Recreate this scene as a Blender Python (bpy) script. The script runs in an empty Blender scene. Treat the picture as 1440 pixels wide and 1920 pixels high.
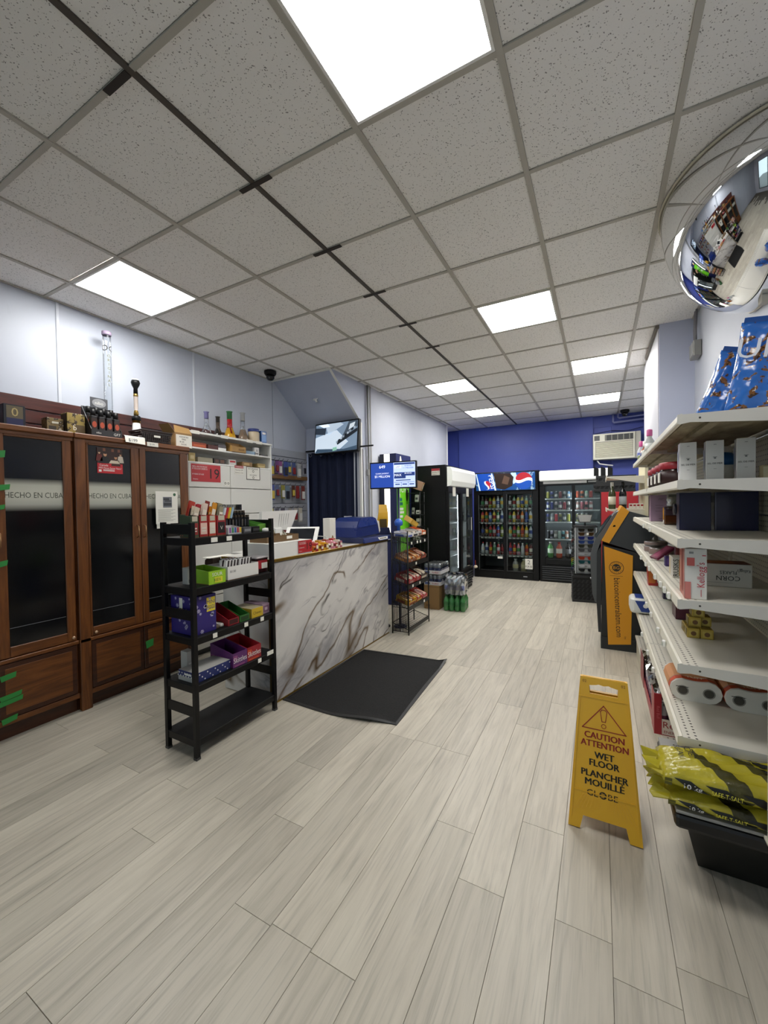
import bpy, bmesh, math, random
from mathutils import Matrix, Vector, Euler
random.seed(7)
S = bpy.context.scene
COL = S.collection
PI = math.pi

# ---------------------------------------------------------------- camera, world, exposure
def setup_camera():
    yaw, pitch, roll, f = -0.4937, -0.0195, -0.0155, 753.0      # f in pixels of a 1440x1920 frame
    fw = Vector((math.sin(yaw)*math.cos(pitch), math.cos(yaw)*math.cos(pitch), math.sin(pitch)))
    r = Vector((math.cos(yaw), -math.sin(yaw), 0)); u = r.cross(fw)
    r2 = r*math.cos(roll)+u*math.sin(roll); u2 = -r*math.sin(roll)+u*math.cos(roll)
    cd = bpy.data.cameras.new('camera'); cd.sensor_fit = 'VERTICAL'; cd.sensor_height = 36; cd.sensor_width = 27
    cd.lens = f/1920*36; cd.clip_start = .02; cd.clip_end = 60
    co = bpy.data.objects.new('camera', cd); COL.objects.link(co)
    m = Matrix((r2, u2, -fw)).transposed().to_4x4(); m.translation = (0, 0, 1.45)
    co.matrix_world = m; S.camera = co
setup_camera()
W = bpy.data.worlds.new('world'); S.world = W; W.use_nodes = True
W.node_tree.nodes['Background'].inputs[0].default_value = (.8, .88, 1, 1)
W.node_tree.nodes['Background'].inputs[1].default_value = 2.0
S.view_settings.view_transform = 'Standard'; S.view_settings.look = 'None'
S.view_settings.gamma = 1; S.view_settings.use_curve_mapping = False
S.view_settings.exposure = 0.0
PANEL_POWER = 29.0        # radiance of the ceiling light diffusers
S.cycles.max_bounces = 10; S.cycles.diffuse_bounces = 6; S.cycles.transparent_max_bounces = 24
S.cycles.caustics_reflective = False; S.cycles.caustics_refractive = False

# ---------------------------------------------------------------- materials
def hexc(h):
    h = h.lstrip('#'); c = [int(h[i:i+2], 16)/255 for i in (0, 2, 4)]
    return tuple(x/12.92 if x <= .04045 else ((x+.055)/1.055)**2.4 for x in c)+(1,)
_mc = {}
def M(h, rough=.5, metal=0, emit=0, spec=.5, name=None):
    k = (h, rough, metal, emit, spec)
    if k in _mc: return _mc[k]
    m = bpy.data.materials.new(name or 'mat_'+h.strip('#')); m.use_nodes = True
    b = m.node_tree.nodes['Principled BSDF']; c = hexc(h)
    b.inputs['Base Color'].default_value = c; b.inputs['Roughness'].default_value = rough
    b.inputs['Metallic'].default_value = metal; b.inputs['Specular IOR Level'].default_value = spec
    if emit:
        b.inputs['Emission Color'].default_value = c; b.inputs['Emission Strength'].default_value = emit
    elif rough > .15 and not metal:                  # faint mottling so nothing is dead flat
        nt = m.node_tree; n = nt.nodes.new('ShaderNodeTexNoise'); n.inputs['Scale'].default_value = 9
        g = nt.nodes.new('ShaderNodeNewGeometry'); nt.links.new(g.outputs['Position'], n.inputs['Vector'])
        r = nt.nodes.new('ShaderNodeMapRange'); r.inputs[3].default_value = max(.05, rough-.06); r.inputs[4].default_value = rough+.06
        nt.links.new(n.outputs['Fac'], r.inputs[0]); nt.links.new(r.outputs[0], b.inputs['Roughness'])
    _mc[k] = m; return m
class NT:
    def __init__(s, name):
        s.m = bpy.data.materials.new(name); s.m.use_nodes = True; s.t = s.m.node_tree; s.b = s.t.nodes['Principled BSDF']
    def n(s, typ, **kw):
        x = s.t.nodes.new('ShaderNode'+typ)
        for k, v in kw.items(): setattr(x, k, v)
        return x
    def l(s, a, b): s.t.links.new(a, b)
    def pos(s, scale=(1, 1, 1), rot=(0, 0, 0), off=None):
        g = s.n('NewGeometry'); mp = s.n('Mapping'); mp.inputs['Scale'].default_value = scale; mp.inputs['Rotation'].default_value = rot
        v = g.outputs['Position']
        if off is not None:
            a = s.n('VectorMath', operation='ADD'); s.l(v, a.inputs[0]); s.l(off, a.inputs[1]); v = a.outputs[0]
        s.l(v, mp.inputs['Vector']); return mp.outputs[0]
    def noise(s, v, sc, det=3, rough=.5, dist=0):
        n = s.n('TexNoise'); n.inputs['Scale'].default_value = sc; n.inputs['Detail'].default_value = det
        n.inputs['Roughness'].default_value = rough; n.inputs['Distortion'].default_value = dist; s.l(v, n.inputs['Vector']); return n.outputs['Fac']
    def ramp(s, f, stops):
        r = s.n('ValToRGB'); e = r.color_ramp.elements
        while len(e) < len(stops): e.new(.5)
        for i, (p, c) in enumerate(stops): e[i].position = p; e[i].color = hexc(c) if isinstance(c, str) else c
        s.l(f, r.inputs[0]); return r.outputs[0]
    def mix(s, f, a, b, mode='MIX'):
        x = s.n('Mix', data_type='RGBA', blend_type=mode)
        for v, i in ((f, x.inputs[0]), (a, x.inputs[6]), (b, x.inputs[7])):
            if isinstance(v, bpy.types.NodeSocket): s.l(v, i)
            else: i.default_value = v if not isinstance(v, str) else hexc(v)
        return x.outputs[2]
    def math(s, op, a, b=0, c=0):
        x = s.n('Math', operation=op)
        for v, i in ((a, x.inputs[0]), (b, x.inputs[1]), (c, x.inputs[2])):
            if isinstance(v, bpy.types.NodeSocket): s.l(v, i)
            else: i.default_value = v
        return x.outputs[0]
    def bump(s, h, st=.2, d=.01):
        x = s.n('Bump'); x.inputs['Strength'].default_value = st; x.inputs['Distance'].default_value = d
        s.l(h, x.inputs['Height']); s.l(x.outputs[0], s.b.inputs['Normal'])
    def out(s, col=None, rough=None, metal=None):
        if col is not None:
            if isinstance(col, str): s.b.inputs['Base Color'].default_value = hexc(col)
            else: s.l(col, s.b.inputs['Base Color'])
        if rough is not None: s.b.inputs['Roughness'].default_value = rough
        if metal is not None: s.b.inputs['Metallic'].default_value = metal
        return s.m

def mat_tile():
    t = NT('ceiling_tile'); p = t.pos()
    v = t.n('TexVoronoi'); v.inputs['Scale'].default_value = 120; v.inputs['Randomness'].default_value = 1
    w = t.noise(p, 40, 2); a = t.n('VectorMath', operation='MULTIPLY_ADD'); 
    cmb = t.n('CombineXYZ'); t.l(w, cmb.inputs[0]); t.l(w, cmb.inputs[1])
    a.inputs[1].default_value = (.02, .02, .02); t.l(cmb.outputs[0], a.inputs[0]); t.l(p, a.inputs[2]); t.l(a.outputs[0], v.inputs['Vector'])
    gate = t.noise(p, 62, 2)
    sel = t.math('MULTIPLY', t.math('LESS_THAN', v.outputs['Distance'], .28), t.math('GREATER_THAN', gate, .515))
    big = t.noise(p, 1.1, 2)
    base = t.ramp(big, [(.3, '#eeece8'), (.7, '#f2f0ed')])
    col = t.mix(t.math('MULTIPLY', sel, .75), base, '#56524d')
    t.bump(t.noise(p, 160, 2), .25, .004); return t.out(col, .9)
def mat_plank():
    t = NT('floor_plank'); oi = t.n('ObjectInfo')
    cx = t.n('CombineXYZ'); k = t.math('MULTIPLY', oi.outputs['Random'], 31.0); t.l(k, cx.inputs[0]); t.l(k, cx.inputs[1])
    p = t.pos((9, .75, 1), off=cx.outputs[0]); p2 = t.pos((42, 1.6, 1), off=cx.outputs[0])
    g1 = t.noise(p, 2.2, 5, .6, 1.1); g2 = t.noise(p2, 2.0, 3, .55, .4)
    c = t.ramp(g1, [(.25, '#a39c8e'), (.5, '#b9b2a3'), (.78, '#c6bfb0')])
    c = t.mix(t.math('MULTIPLY', t.ramp(g2, [(.52, '#000000'), (.72, '#ffffff')]), .42), c, '#87827a')
    hv = t.n('HueSaturation'); t.l(c, hv.inputs['Color']); t.l(t.math('MULTIPLY_ADD', oi.outputs['Random'], .24, .87), hv.inputs['Value'])
    t.bump(g2, .08, .002); return t.out(hv.outputs[0], .42)
def mat_marble():
    t = NT('marble_laminate')
    g = t.n('NewGeometry'); sp = t.n('SeparateXYZ'); t.l(g.outputs['Position'], sp.inputs[0])
    yy = t.math('SUBTRACT', sp.outputs[1], sp.outputs[0]); cb = t.n('CombineXYZ'); t.l(yy, cb.inputs[1]); t.l(sp.outputs[2], cb.inputs[2])     # both faces: along the run, and up
    wv = t.noise(cb.outputs[0], 2.6, 3); wc = t.n('CombineXYZ'); t.l(t.math('MULTIPLY_ADD', wv, .22, -.11), wc.inputs[2])
    ad = t.n('VectorMath', operation='ADD'); t.l(cb.outputs[0], ad.inputs[0]); t.l(wc.outputs[0], ad.inputs[1])
    mp = t.n('Mapping', vector_type='TEXTURE'); mp.inputs['Rotation'].default_value = (.60, 0, 0); mp.inputs['Scale'].default_value = (1, 1.7, .50); t.l(ad.outputs[0], mp.inputs['Vector']); pa = mp.outputs[0]
    def vein(sc, w, seed, det=2, rough=.45):
        o = t.n('VectorMath', operation='ADD'); o.inputs[1].default_value = (seed, seed*1.7, seed*.6); t.l(pa, o.inputs[0])
        n = t.noise(o.outputs[0], sc, det, rough, .15); d = t.math('ABSOLUTE', t.math('SUBTRACT', n, .5))
        return t.ramp(d, [(0, '#ffffff'), (w, '#000000')])
    gate = lambda sc, a, b, k: t.ramp(t.noise(t.pos((1, 1, 1), off=None), sc, 2), [(a, '#000000'), (b, '#ffffff')])
    gold = vein(1.15, .018, 3.1); dark = vein(1.3, .010, 15.2, 3); soft = vein(.8, .09, 9.4, 6, .62); fine = vein(2.0, .014, 22.0, 4)
    base = t.ramp(t.noise(pa, 1.5, 4), [(.35, '#cdcbc8'), (.62, '#dedcd8')])
    c = t.mix(t.math('MULTIPLY', t.math('MULTIPLY', soft, gate(1.3, .42, .58, 0)), .7), base, '#85838a')
    c = t.mix(t.math('MULTIPLY', t.math('MULTIPLY', fine, gate(2.1, .47, .58, 0)), .7), c, '#77747a')
    c = t.mix(t.math('MULTIPLY', dark, gate(3.1, .43, .53, 0)), c, '#3a332e')
    c = t.mix(t.math('MULTIPLY', gold, gate(3.3, .36, .46, 0)), c, '#5d451f')
    return t.out(c, .28)
def mat_wood(a, b, c2, axis=2, name='oak', rough=.42):
    t = NT(name); sc = [14, 14, 14]; sc[axis] = 1.1
    p = t.pos(tuple(sc)); n = t.noise(p, 1.6, 5, .62, 1.6); n2 = t.noise(t.pos(tuple(x*4 for x in sc)), 1.8, 2)
    c = t.ramp(n, [(.3, a), (.52, b), (.72, c2)]); c = t.mix(t.math('MULTIPLY', t.ramp(n2, [(.55, '#000000'), (.75, '#ffffff')]), .35), c, a)
    t.bump(n2, .12, .002); return t.out(c, rough)
def mat_wall(a, b, name, rough=.6, bump=.1):
    t = NT(name); n = t.noise(t.pos(), 1.3, 4); s = t.noise(t.pos((1, 1, .25)), 14, 4)
    c = t.ramp(n, [(.3, a), (.7, b)])
    sm = t.ramp(s, [(.70, '#000000'), (.80, '#ffffff')]); c = t.mix(t.math('MULTIPLY', sm, .10), c, '#6f7078')
    t.bump(t.noise(t.pos(), 45, 3), bump, .004); return t.out(c, rough)
def mat_glass(name='glass_pane', tint='#e8efec', refl=1.0, clear=1.0):
    t = NT(name); tr = t.n('BsdfTransparent'); tr.inputs[0].default_value = hexc(tint)
    gl = t.n('BsdfGlossy'); gl.inputs['Roughness'].default_value = .02
    fr = t.n('Fresnel'); fr.inputs[0].default_value = 1.45
    mx = t.n('MixShader'); t.l(t.math('MULTIPLY', fr.outputs[0], refl), mx.inputs[0]); t.l(tr.outputs[0], mx.inputs[1]); t.l(gl.outputs[0], mx.inputs[2])
    t.l(mx.outputs[0], t.t.nodes['Material Output'].inputs[0]); return t.m
def mat_spots(base, spots, dark, sc, name, rough=.25):
    t = NT(name); p = t.pos(); n = t.noise(p, sc, 2, .5, .6); n2 = t.noise(p, sc*2.7, 3)
    c = t.mix(t.ramp(n, [(.55, '#000000'), (.58, '#ffffff')]), base, t.ramp(n2, [(.42, dark), (.47, spots), (.62, spots), (.66, '#e8e2d4')]))
    t.bump(t.noise(p, 16, 2), .35, .02); return t.out(c, rough)
def mat_band():
    t = NT('printed_black_glass'); g = t.n('NewGeometry'); sp = t.n('SeparateXYZ'); t.l(g.outputs['Position'], sp.inputs[0])
    r = t.n('MapRange'); r.inputs[1].default_value = 1.42; r.inputs[2].default_value = 1.67; t.l(sp.outputs[2], r.inputs[0])
    c = t.ramp(r.outputs[0], [(.08, '#0b0d10'), (.26, '#a9aaa0'), (.5, '#c3c3b6'), (.76, '#b3b3a6'), (.93, '#0b0d10')])
    return t.out(c, .18)
TILE, PLANK, MARBLE = mat_tile(), mat_plank(), mat_marble()
OAK = mat_wood('#452409', '#683a14', '#7b4a1e', 2, 'oak_upright'); OAKH = mat_wood('#452409', '#683a14', '#7b4a1e', 1, 'oak_rail')
OAK_SHADED = mat_wood('#2b1306', '#3d1c09', '#47230e', 1, 'oak_shaded')  # same oak as above; shade on the lower doors put into the colour
MAHOG = mat_wood('#2e100c', '#431812', '#55221a', 1, 'mahogany_slat')
WALLP = mat_wall('#b4bac8', '#bdc3cf', 'pale_wall_panel', .5, .03); WALLW = mat_wall('#b9bdc9', '#c5c9d3', 'white_wall', .6)
LAV = mat_wall('#b6bbd0', '#bfc4d6', 'lavender_wall'); BLUEW = mat_wall('#39479a', '#4352a6', 'blue_wall', .5, .15); SOFF = mat_wall('#a9b0c4', '#b4bacb', 'soffit_paint', .55, .04)
GLASS = mat_glass(); BAND = mat_band(); CLEAR = mat_glass('clear_plastic', '#f4f6f5', 1.5)
WHITE = M('#e2e2de', .45); PLAST = M('#ededea', .35); BLACK = M('#08080a', .45, spec=.3); BLK2 = M('#0c0d0f', .5, spec=.25); BLKM = M('#09090b', .4, 0, 0, .3); CREAM = M('#d2cebf', .42); CRM2 = M('#c4bfae', .5)
CHROME = M('#e6e8ea', .03, 1); STEEL = M('#a8a9ab', .3, 1); BRASS = M('#a98a4b', .3, 1); GREY = M('#6a6c70', .5); DGREY = M('#35383c', .5)
RED = M('#b31f28', .4); YEL = M('#e0b21c', .38); SIGNY = M('#d6a422', .36); GREEN = M('#2d8a3e', .5); NAVY = M('#141d4a', .45); CARD = M('#8f6f45', .75); CARDD = M('#6d5233', .8); INK = M('#15140f', .6)
GRIDW = M('#b2aea4', .5); STAIN = M('#2b241f', .7); EMW = M('#fff6e6', .5, 0, 2.5); MAROON = M('#7d1a1d', .5); PAPER = M('#e6e4da', .7); ORANGE = M('#dd6d16', .45); PURP = M('#3b2478', .4); PINK = M('#c25a8a', .45); TEALG = M('#1b6e50', .5); LBLUE = M('#7fb0d8', .4)

# ---------------------------------------------------------------- geometry helpers
_fonts = {}
def font_mesh(s):
    if s in _fonts: return _fonts[s]
    c = bpy.data.curves.new('lettering', 'FONT'); c.body = s; c.resolution_u = 2; c.size = 1
    o = bpy.data.objects.new('lettering', c); COL.objects.link(o)
    dg = bpy.context.evaluated_depsgraph_get(); me = bpy.data.meshes.new_from_object(o.evaluated_get(dg))
    vs = [(v.co.x, v.co.y) for v in me.vertices]; fs = [tuple(p.vertices) for p in me.polygons]
    bpy.data.objects.remove(o); bpy.data.curves.remove(c); bpy.data.meshes.remove(me)
    x0 = min(v[0] for v in vs); x1 = max(v[0] for v in vs); y0 = min(v[1] for v in vs); y1 = max(v[1] for v in vs)
    _fonts[s] = (vs, fs, x0, x1, y0, y1); return _fonts[s]
V = Vector
class G:
    def __init__(s): s.bm = bmesh.new(); s.ms = []
    def mi(s, m):
        if m not in s.ms: s.ms.append(m)
        return s.ms.index(m)
    def fa(s, vs, m, smooth=False):
        try: f = s.bm.faces.new(vs)
        except ValueError: return None
        f.material_index = s.mi(m); f.smooth = smooth; return f
    def poly(s, pts, m):
        return s.fa([s.bm.verts.new(p) for p in pts], m)
    def hexa(s, p, m): s._hexa(p, m); return s
    def _hexa(s, p, m):
        v = [s.bm.verts.new(q) for q in p]
        for i in ((0, 3, 2, 1), (4, 5, 6, 7), (0, 1, 5, 4), (1, 2, 6, 5), (2, 3, 7, 6), (3, 0, 4, 7)): s.fa([v[k] for k in i], m)
        return v
    def box(s, a, b, m, bev=0, seg=1):
        x0, y0, z0 = a; x1, y1, z1 = b
        v = s._hexa([(x0, y0, z0), (x1, y0, z0), (x1, y1, z0), (x0, y1, z0), (x0, y0, z1), (x1, y0, z1), (x1, y1, z1), (x0, y1, z1)], m)
        if bev:
            es = {e for q in v for e in q.link_edges}
            bmesh.ops.bevel(s.bm, geom=list(es), offset=min(bev, .45*min(abs(x1-x0), abs(y1-y0), abs(z1-z0))), segments=seg, affect='EDGES', profile=.5)
        return s
    def prism(s, pts, ax, a, b, m, smooth=False):
        def P(u, w, t): return {0: (t, u, w), 1: (u, t, w), 2: (u, w, t)}[ax]
        A = [s.bm.verts.new(P(u, w, a)) for u, w in pts]; B = [s.bm.verts.new(P(u, w, b)) for u, w in pts]; n = len(pts)
        s.fa(A, m); s.fa(B[::-1], m)
        for i in range(n): s.fa([A[i], A[(i+1) % n], B[(i+1) % n], B[i]], m, smooth)
        return s
    def cyl(s, p0, p1, r, m, n=10, r2=None, caps=True):
        p0, p1 = V(p0), V(p1); d = (p1-p0).normalized(); u = d.orthogonal().normalized(); w = d.cross(u); r2 = r if r2 is None else r2
        A = [s.bm.verts.new(p0+(u*math.cos(2*PI*i/n)+w*math.sin(2*PI*i/n))*r) for i in range(n)]
        B = [s.bm.verts.new(p1+(u*math.cos(2*PI*i/n)+w*math.sin(2*PI*i/n))*r2) for i in range(n)]
        for i in range(n): s.fa([A[i], A[(i+1) % n], B[(i+1) % n], B[i]], m, True)
        if caps: s.fa(A[::-1], m); s.fa(B, m)
        return s
    def tube(s, pts, r, m, n=6):
        pts = [V(p) for p in pts]; R = []
        for i, p in enumerate(pts):
            d = (pts[min(i+1, len(pts)-1)]-pts[max(i-1, 0)]).normalized(); u = d.cross(V((.31, .17, .94))).normalized(); w = d.cross(u)
            R.append([s.bm.verts.new(p+(u*math.cos(2*PI*k/n)+w*math.sin(2*PI*k/n))*r) for k in range(n)])
        for a, b in zip(R, R[1:]):
            for k in range(n): s.fa([a[k], a[(k+1) % n], b[(k+1) % n], b[k]], m, True)
        s.fa(R[0][::-1], m); s.fa(R[-1], m); return s
    def lathe(s, c, prof, m, n=14):
        c = V(c); ms = m if isinstance(m, (list, tuple)) else [m]*(len(prof)-1); R = []
        for r, z in prof: R.append([s.bm.verts.new(c+V((r*math.cos(2*PI*k/n), r*math.sin(2*PI*k/n), z))) for k in range(n)] if r > 1e-5 else [s.bm.verts.new(c+V((0, 0, z)))])
        for a, b, mm in zip(R, R[1:], ms):
            for k in range(n):
                k2 = (k+1) % n
                if len(a) == 1 and len(b) == 1: continue
                if len(a) == 1: s.fa([a[0], b[k2], b[k]], mm, True)
                elif len(b) == 1: s.fa([a[k], a[k2], b[0]], mm, True)
                else: s.fa([a[k], a[k2], b[k2], b[k]], mm, True)
        if len(R[0]) > 1: s.fa(R[0][::-1], ms[0])
        if len(R[-1]) > 1: s.fa(R[-1], ms[-1])
        return s
    def disc(s, c, u, v, r, m, n=20, rin=0, a0=0, a1=2*PI, rv=None):
        c, u, v = V(c), V(u), V(v); rv = rv or r
        P = lambda q, k: c+u*(math.cos(a0+(a1-a0)*k/n)*r*q)+v*(math.sin(a0+(a1-a0)*k/n)*rv*q)
        if rin:
            A = [s.bm.verts.new(P(1, k)) for k in range(n+1)]; B = [s.bm.verts.new(P(rin/r, k)) for k in range(n+1)]
            for k in range(n): s.fa([A[k], A[k+1], B[k+1], B[k]], m)
        else: s.fa([s.bm.verts.new(P(1, k)) for k in range(n)], m)
        return s
    def text(s, t, o, u, v, h, m, al='C', w=None, warp=None, sx=1.0, bold=0):
        """flat lettering: cap height h, u to the right, v up, o the middle (al C) or the left end (L)"""
        vs, fs, x0, x1, y0, y1 = font_mesh(t); k = h/.69; o, u, v = V(o), V(u), V(v); kx = k*sx
        if w and (x1-x0)*kx > w: kx = w/(x1-x0)
        ox = (x0+x1)/2 if al == 'C' else x0; oy = .345 if al else 0
        if bold: s.text(t, o+u*(bold*h), u, v, h, m, al, w, warp, sx)
        B = []
        for x, y in vs:
            p = o+u*((x-ox)*kx)+v*((y-oy)*k)
            B.append(s.bm.verts.new(warp(p) if warp else p))
        for f in fs: s.fa([B[i] for i in f], m)
        return s
    def put(s, name, parent=None, loc=(0, 0, 0), rz=0, rot=None):
        me = s.mesh(name); return link(name, me, parent, loc, rz, rot)
    def mesh(s, name):
        bmesh.ops.recalc_face_normals(s.bm, faces=s.bm.faces[:])
        me = bpy.data.meshes.new(name); s.bm.to_mesh(me); s.bm.free()
        for m in s.ms: me.materials.append(m)
        return me
def link(name, me, parent=None, loc=(0, 0, 0), rz=0, rot=None):
    o = bpy.data.objects.new(name, me); COL.objects.link(o)
    if parent: o.parent = parent
    o.location = loc; o.rotation_euler = rot or (0, 0, rz); return o
def tag(o, label, cat, group=None):
    o['label'] = label; o['category'] = cat
    if group: o['group'] = group
    return o
def thing(name, label, cat, loc=(0, 0, 0), rz=0, group=None, rot=None):
    return tag(link(name, None, None, loc, rz, rot), label, cat, group)
def struct(name, g, parent=None, kind='structure'):
    o = g.put(name, parent)
    if not parent: o['kind'] = kind
    return o
FACES = {'f': ((-1, 0), 'y'), 'r': None, 'l': None, 't': None, 'b': None}
def facebasis(w, d, h, f, e=.0009):
    """origin (lower-left of the face seen from outside), right, up, width, height in a carton's frame (base centre at the origin)"""
    return {'f': ((-w/2, -d/2-e, 0), (1, 0, 0), (0, 0, 1), w, h), 'r': ((w/2+e, -d/2, 0), (0, 1, 0), (0, 0, 1), d, h),
            'l': ((-w/2-e, d/2, 0), (0, -1, 0), (0, 0, 1), d, h), 'b': ((w/2, d/2+e, 0), (-1, 0, 0), (0, 0, 1), w, h),
            't': ((-w/2, -d/2, h+e), (1, 0, 0), (0, 1, 0), w, d)}[f]
def prints(w, d, h, deco, lift=.0009):
    g = G(); q = 0
    for i, it in enumerate(deco):
        f = it[0]; o, u, v, fw, fh = facebasis(w, d, h, f, lift+.0005*i); o, u, v = V(o), V(u), V(v)
        if isinstance(it[1], str):
            _, t, uc, vc, hf, m = it[:6]; g.text(t, o+u*(uc*fw)+v*(vc*fh), u, v, hf*fh, m, w=(it[6] if len(it) > 6 else .92)*fw)
        else:
            _, a, b, c, e2, m = it
            g.poly([o+u*(a*fw)+v*(b*fh), o+u*(c*fw)+v*(b*fh), o+u*(c*fw)+v*(e2*fh), o+u*(a*fw)+v*(e2*fh)], m)
    return g
def carton(name, label, cat, loc, size, m, deco=(), rz=0, group=None, bev=.0015, rot=None, lid=None):
    w, d, h = size; g = G().box((-w/2, -d/2, 0), (w/2, d/2, h), m, bev)
    if deco:
        t = thing(name, label, cat, loc, rz, group, rot); g.put('carton_body', t); prints(w, d, h, deco).put('print', t)
    else: t = tag(g.put(name, None, loc, rz, rot), label, cat, group)
    return t
def tray(name, label, cat, loc, size, m, deco=(), rz=0, group=None, front=.5, inner=None, back=1.0, th=.004):
    """an open display carton: low front wall, sloping side walls, high back"""
    w, d, h = size; inner = inner or CARDD; t = thing(name, label, cat, loc, rz, group); g = G()
    g.box((-w/2, -d/2, 0), (w/2, d/2, th), inner); g.box((-w/2, -d/2, th), (w/2, -d/2+th, h*front), m); g.box((-w/2, d/2-th, th), (w/2, d/2, h*back), m)
    for sx in (-1, 1):
        x0, x1 = sorted((sx*w/2, sx*(w/2-th)))
        g.prism([(-d/2+th, th), (d/2-th, th), (d/2-th, h*back), (-d/2+th, h*front)], 0, x0, x1, m)
    g.put('carton_body', t)
    if deco: prints(w, d, h, deco).put('print', t)
    return t
def copy_tree(o, parent=None):
    c = o.copy(); COL.objects.link(c)
    if parent: c.parent = parent
    for ch in list(o.children): copy_tree(ch, c)
    return c
ORD = 'first second third fourth fifth sixth seventh eighth ninth tenth eleventh twelfth'.split()
# ================================================================ THE SETTING
T = .6096; GX, GY, ZC = -1.531, .907, 3.076
XL, XR, YF, YB = -3.75, .757, -2.3, 8.82
# floor and its planks
fl = struct('floor', G().box((XL-.1, YF-.1, -.06), (XR+.2, YB+.1, -.0035), M('#6a645b', .8)))
PW, PL = .173, 1.22; pm = {}
joints = {-.49: 1.47, -.663: 1.70, -.144: 1.475, -.836: 1.0, -1.182: 1.0, -.317: 1.87, -1.355: 1.385, -1.874: 1.025}
k = -19
while True:
    x0 = -.49+PW*k; k += 1
    if x0 > XR+.05: break
    if x0+PW < XL: continue
    j0 = next((v for q, v in joints.items() if abs(q-x0) < .03), None)
    if j0 is None: j0 = random.uniform(0, PL)
    y = j0-PL*math.ceil((j0-(-.6))/PL); xa, xb = max(x0, XL), min(x0+PW, XR+.07)
    if xb-xa < .02: continue
    while y < YB:
        L = min(PL, YB-y); key = (round(xb-xa, 3), round(L, 3))
        if key not in pm:
            g = G(); e = .0003; c = .0008; w_, l_ = key
            a = [(e, e, -.003), (w_-e, e, -.003), (w_-e, l_-e, -.003), (e, l_-e, -.003)]; b = [(e+c, e+c, 0), (w_-e-c, e+c, 0), (w_-e-c, l_-e-c, 0), (e+c, l_-e-c, 0)]
            g.hexa(a+b, PLANK); pm[key] = g.mesh('floor_plank')
        link('floor_plank', pm[key], fl, (xa, y, 0)); y += L
# ceiling: backing slab, tiles, grid bars
ce = struct('ceiling', G().box((XL-.1, YF-.1, ZC+.03), (XR+.2, YB+.1, ZC+.1), M('#d8d6d2', .9)))
PANELS = [(1, 0), (-3, 1), (1, 4), (2, 7), (-1, 7), (2, 10), (-1, 10)]
xs = [XL]+[GX+T*i for i in range(-3, 4)]+[XR+.02]; ys = [YF]+[GY+T*j for j in range(-5, 13)]+[YB]
tm = {}
for i in range(len(xs)-1):
    for j in range(len(ys)-1):
        if (i-4, j-6) in PANELS or ys[j] < -1.6: continue
        w_, l_ = xs[i+1]-xs[i], ys[j+1]-ys[j]; key = (round(w_, 3), round(l_, 3))
        if w_ < .05 or l_ < .05: continue
        if key not in tm: tm[key] = G().box((.011, .011, 0), (w_-.011, l_-.011, .015), TILE, .003).mesh('ceiling_tile')
        link('ceiling_tile', tm[key], ce, (xs[i], ys[j], ZC+.005))
for x in xs[1:-1]:
    m = M('#4b443d', .6) if abs(x-GX) < .01 else GRIDW
    G().box((x-.0125, YF, ZC-.003), (x+.0125, YB, ZC+.006), m).box((x-.004, YF, ZC+.006), (x+.004, YB, ZC+.03), GRIDW).put('grid_bar', ce)
for y in ys[1:-1]:
    if y > -1.6: G().box((XL, y-.0115, ZC-.0015), (XR, y+.0115, ZC+.006), GRIDW).put('grid_bar', ce)
for j, (a, b) in enumerate([(.0, .02), (.075, .09), (.08, .09), (.07, .08), (.06, .07), (.05, .06)]):      # rust-dark ends of the cross bars at the stained runner
    y = GY+T*j
    if j == 0: G().box((GX-.16, y-.013, ZC-.006), (GX-.013, y+.013, ZC-.001), STAIN).put('stain_tape', ce)
    else: G().box((GX-a-.02, y-.0125, ZC-.006), (GX+b+.02, y+.0125, ZC-.001), STAIN).put('stain_tape', ce)
g = G().box((XL, YF, ZC-.004), (XL+.022, 4.0, ZC+.004), GRIDW); g.put('grid_bar', ce)
G().box((XR-.022, YF, ZC-.004), (XR, 4.54, ZC+.004), GRIDW).put('grid_bar', ce)
# walls
wl = struct('wall_left', G().box((XL-.12, YF, 0), (XL-.008, 4.75, ZC+.03), M('#9aa0ad', .7)))
py = [YF, -.8, .4, 1.6, 2.8, 3.95]
for a, b in zip(py, py[1:]): G().box((XL-.008, a+.003, .001), (XL, b-.003, ZC+.002), WALLP, .002).put('wall_panel', wl)
for y in py[1:-1]: G().box((XL-.001, y-.012, .1), (XL+.006, y+.012, ZC-.002), M('#c9ced8', .4), .003).put('wall_trim', wl)
G().box((XL-.008, 3.953, .001), (XL, 4.74, ZC), WALLP).put('wall_panel', wl)
# sloping stair soffit and the white wall beyond it
XS = -2.82
so = struct('wall_soffit', G().prism([(3.94, ZC+.02), (4.62, 2.55), (4.62, 2.2), (4.75, 2.2), (4.75, ZC+.02)], 0, XL, XS+.0005, SOFF))
g = G().prism([(3.935, ZC+.001), (3.945, ZC-.012), (4.625, 2.54), (4.605, 2.555)], 0, XS-.02, XS+.012, WHITE); g.put('edge_trim', so)
G().box((XL, 3.925, ZC-.02), (XS, 3.945, ZC+.001), WHITE).put('edge_trim', so)
G().box((XL, 3.94, ZC-.02), (XL+.012, 3.955, ZC), WHITE).put('edge_trim', so)
wb = struct('wall_beyond', G().box((XS-.12, 4.62, 0), (XS, 8.07, ZC+.03), WALLW))
G().box((XS-.02, 4.6, 0), (XS+.012, 4.635, 2.55), WHITE, .003).put('corner_trim', wb)
G().box((XS-.03, 8.05, 0), (XS+.015, 8.085, ZC), M('#dfe0e2', .5), .004).put('corner_trim', wb)
struct('wall_alcove', G().box((-3.25, 8.08, 0), (-3.08, YB, ZC+.03), BLUEW))
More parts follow.
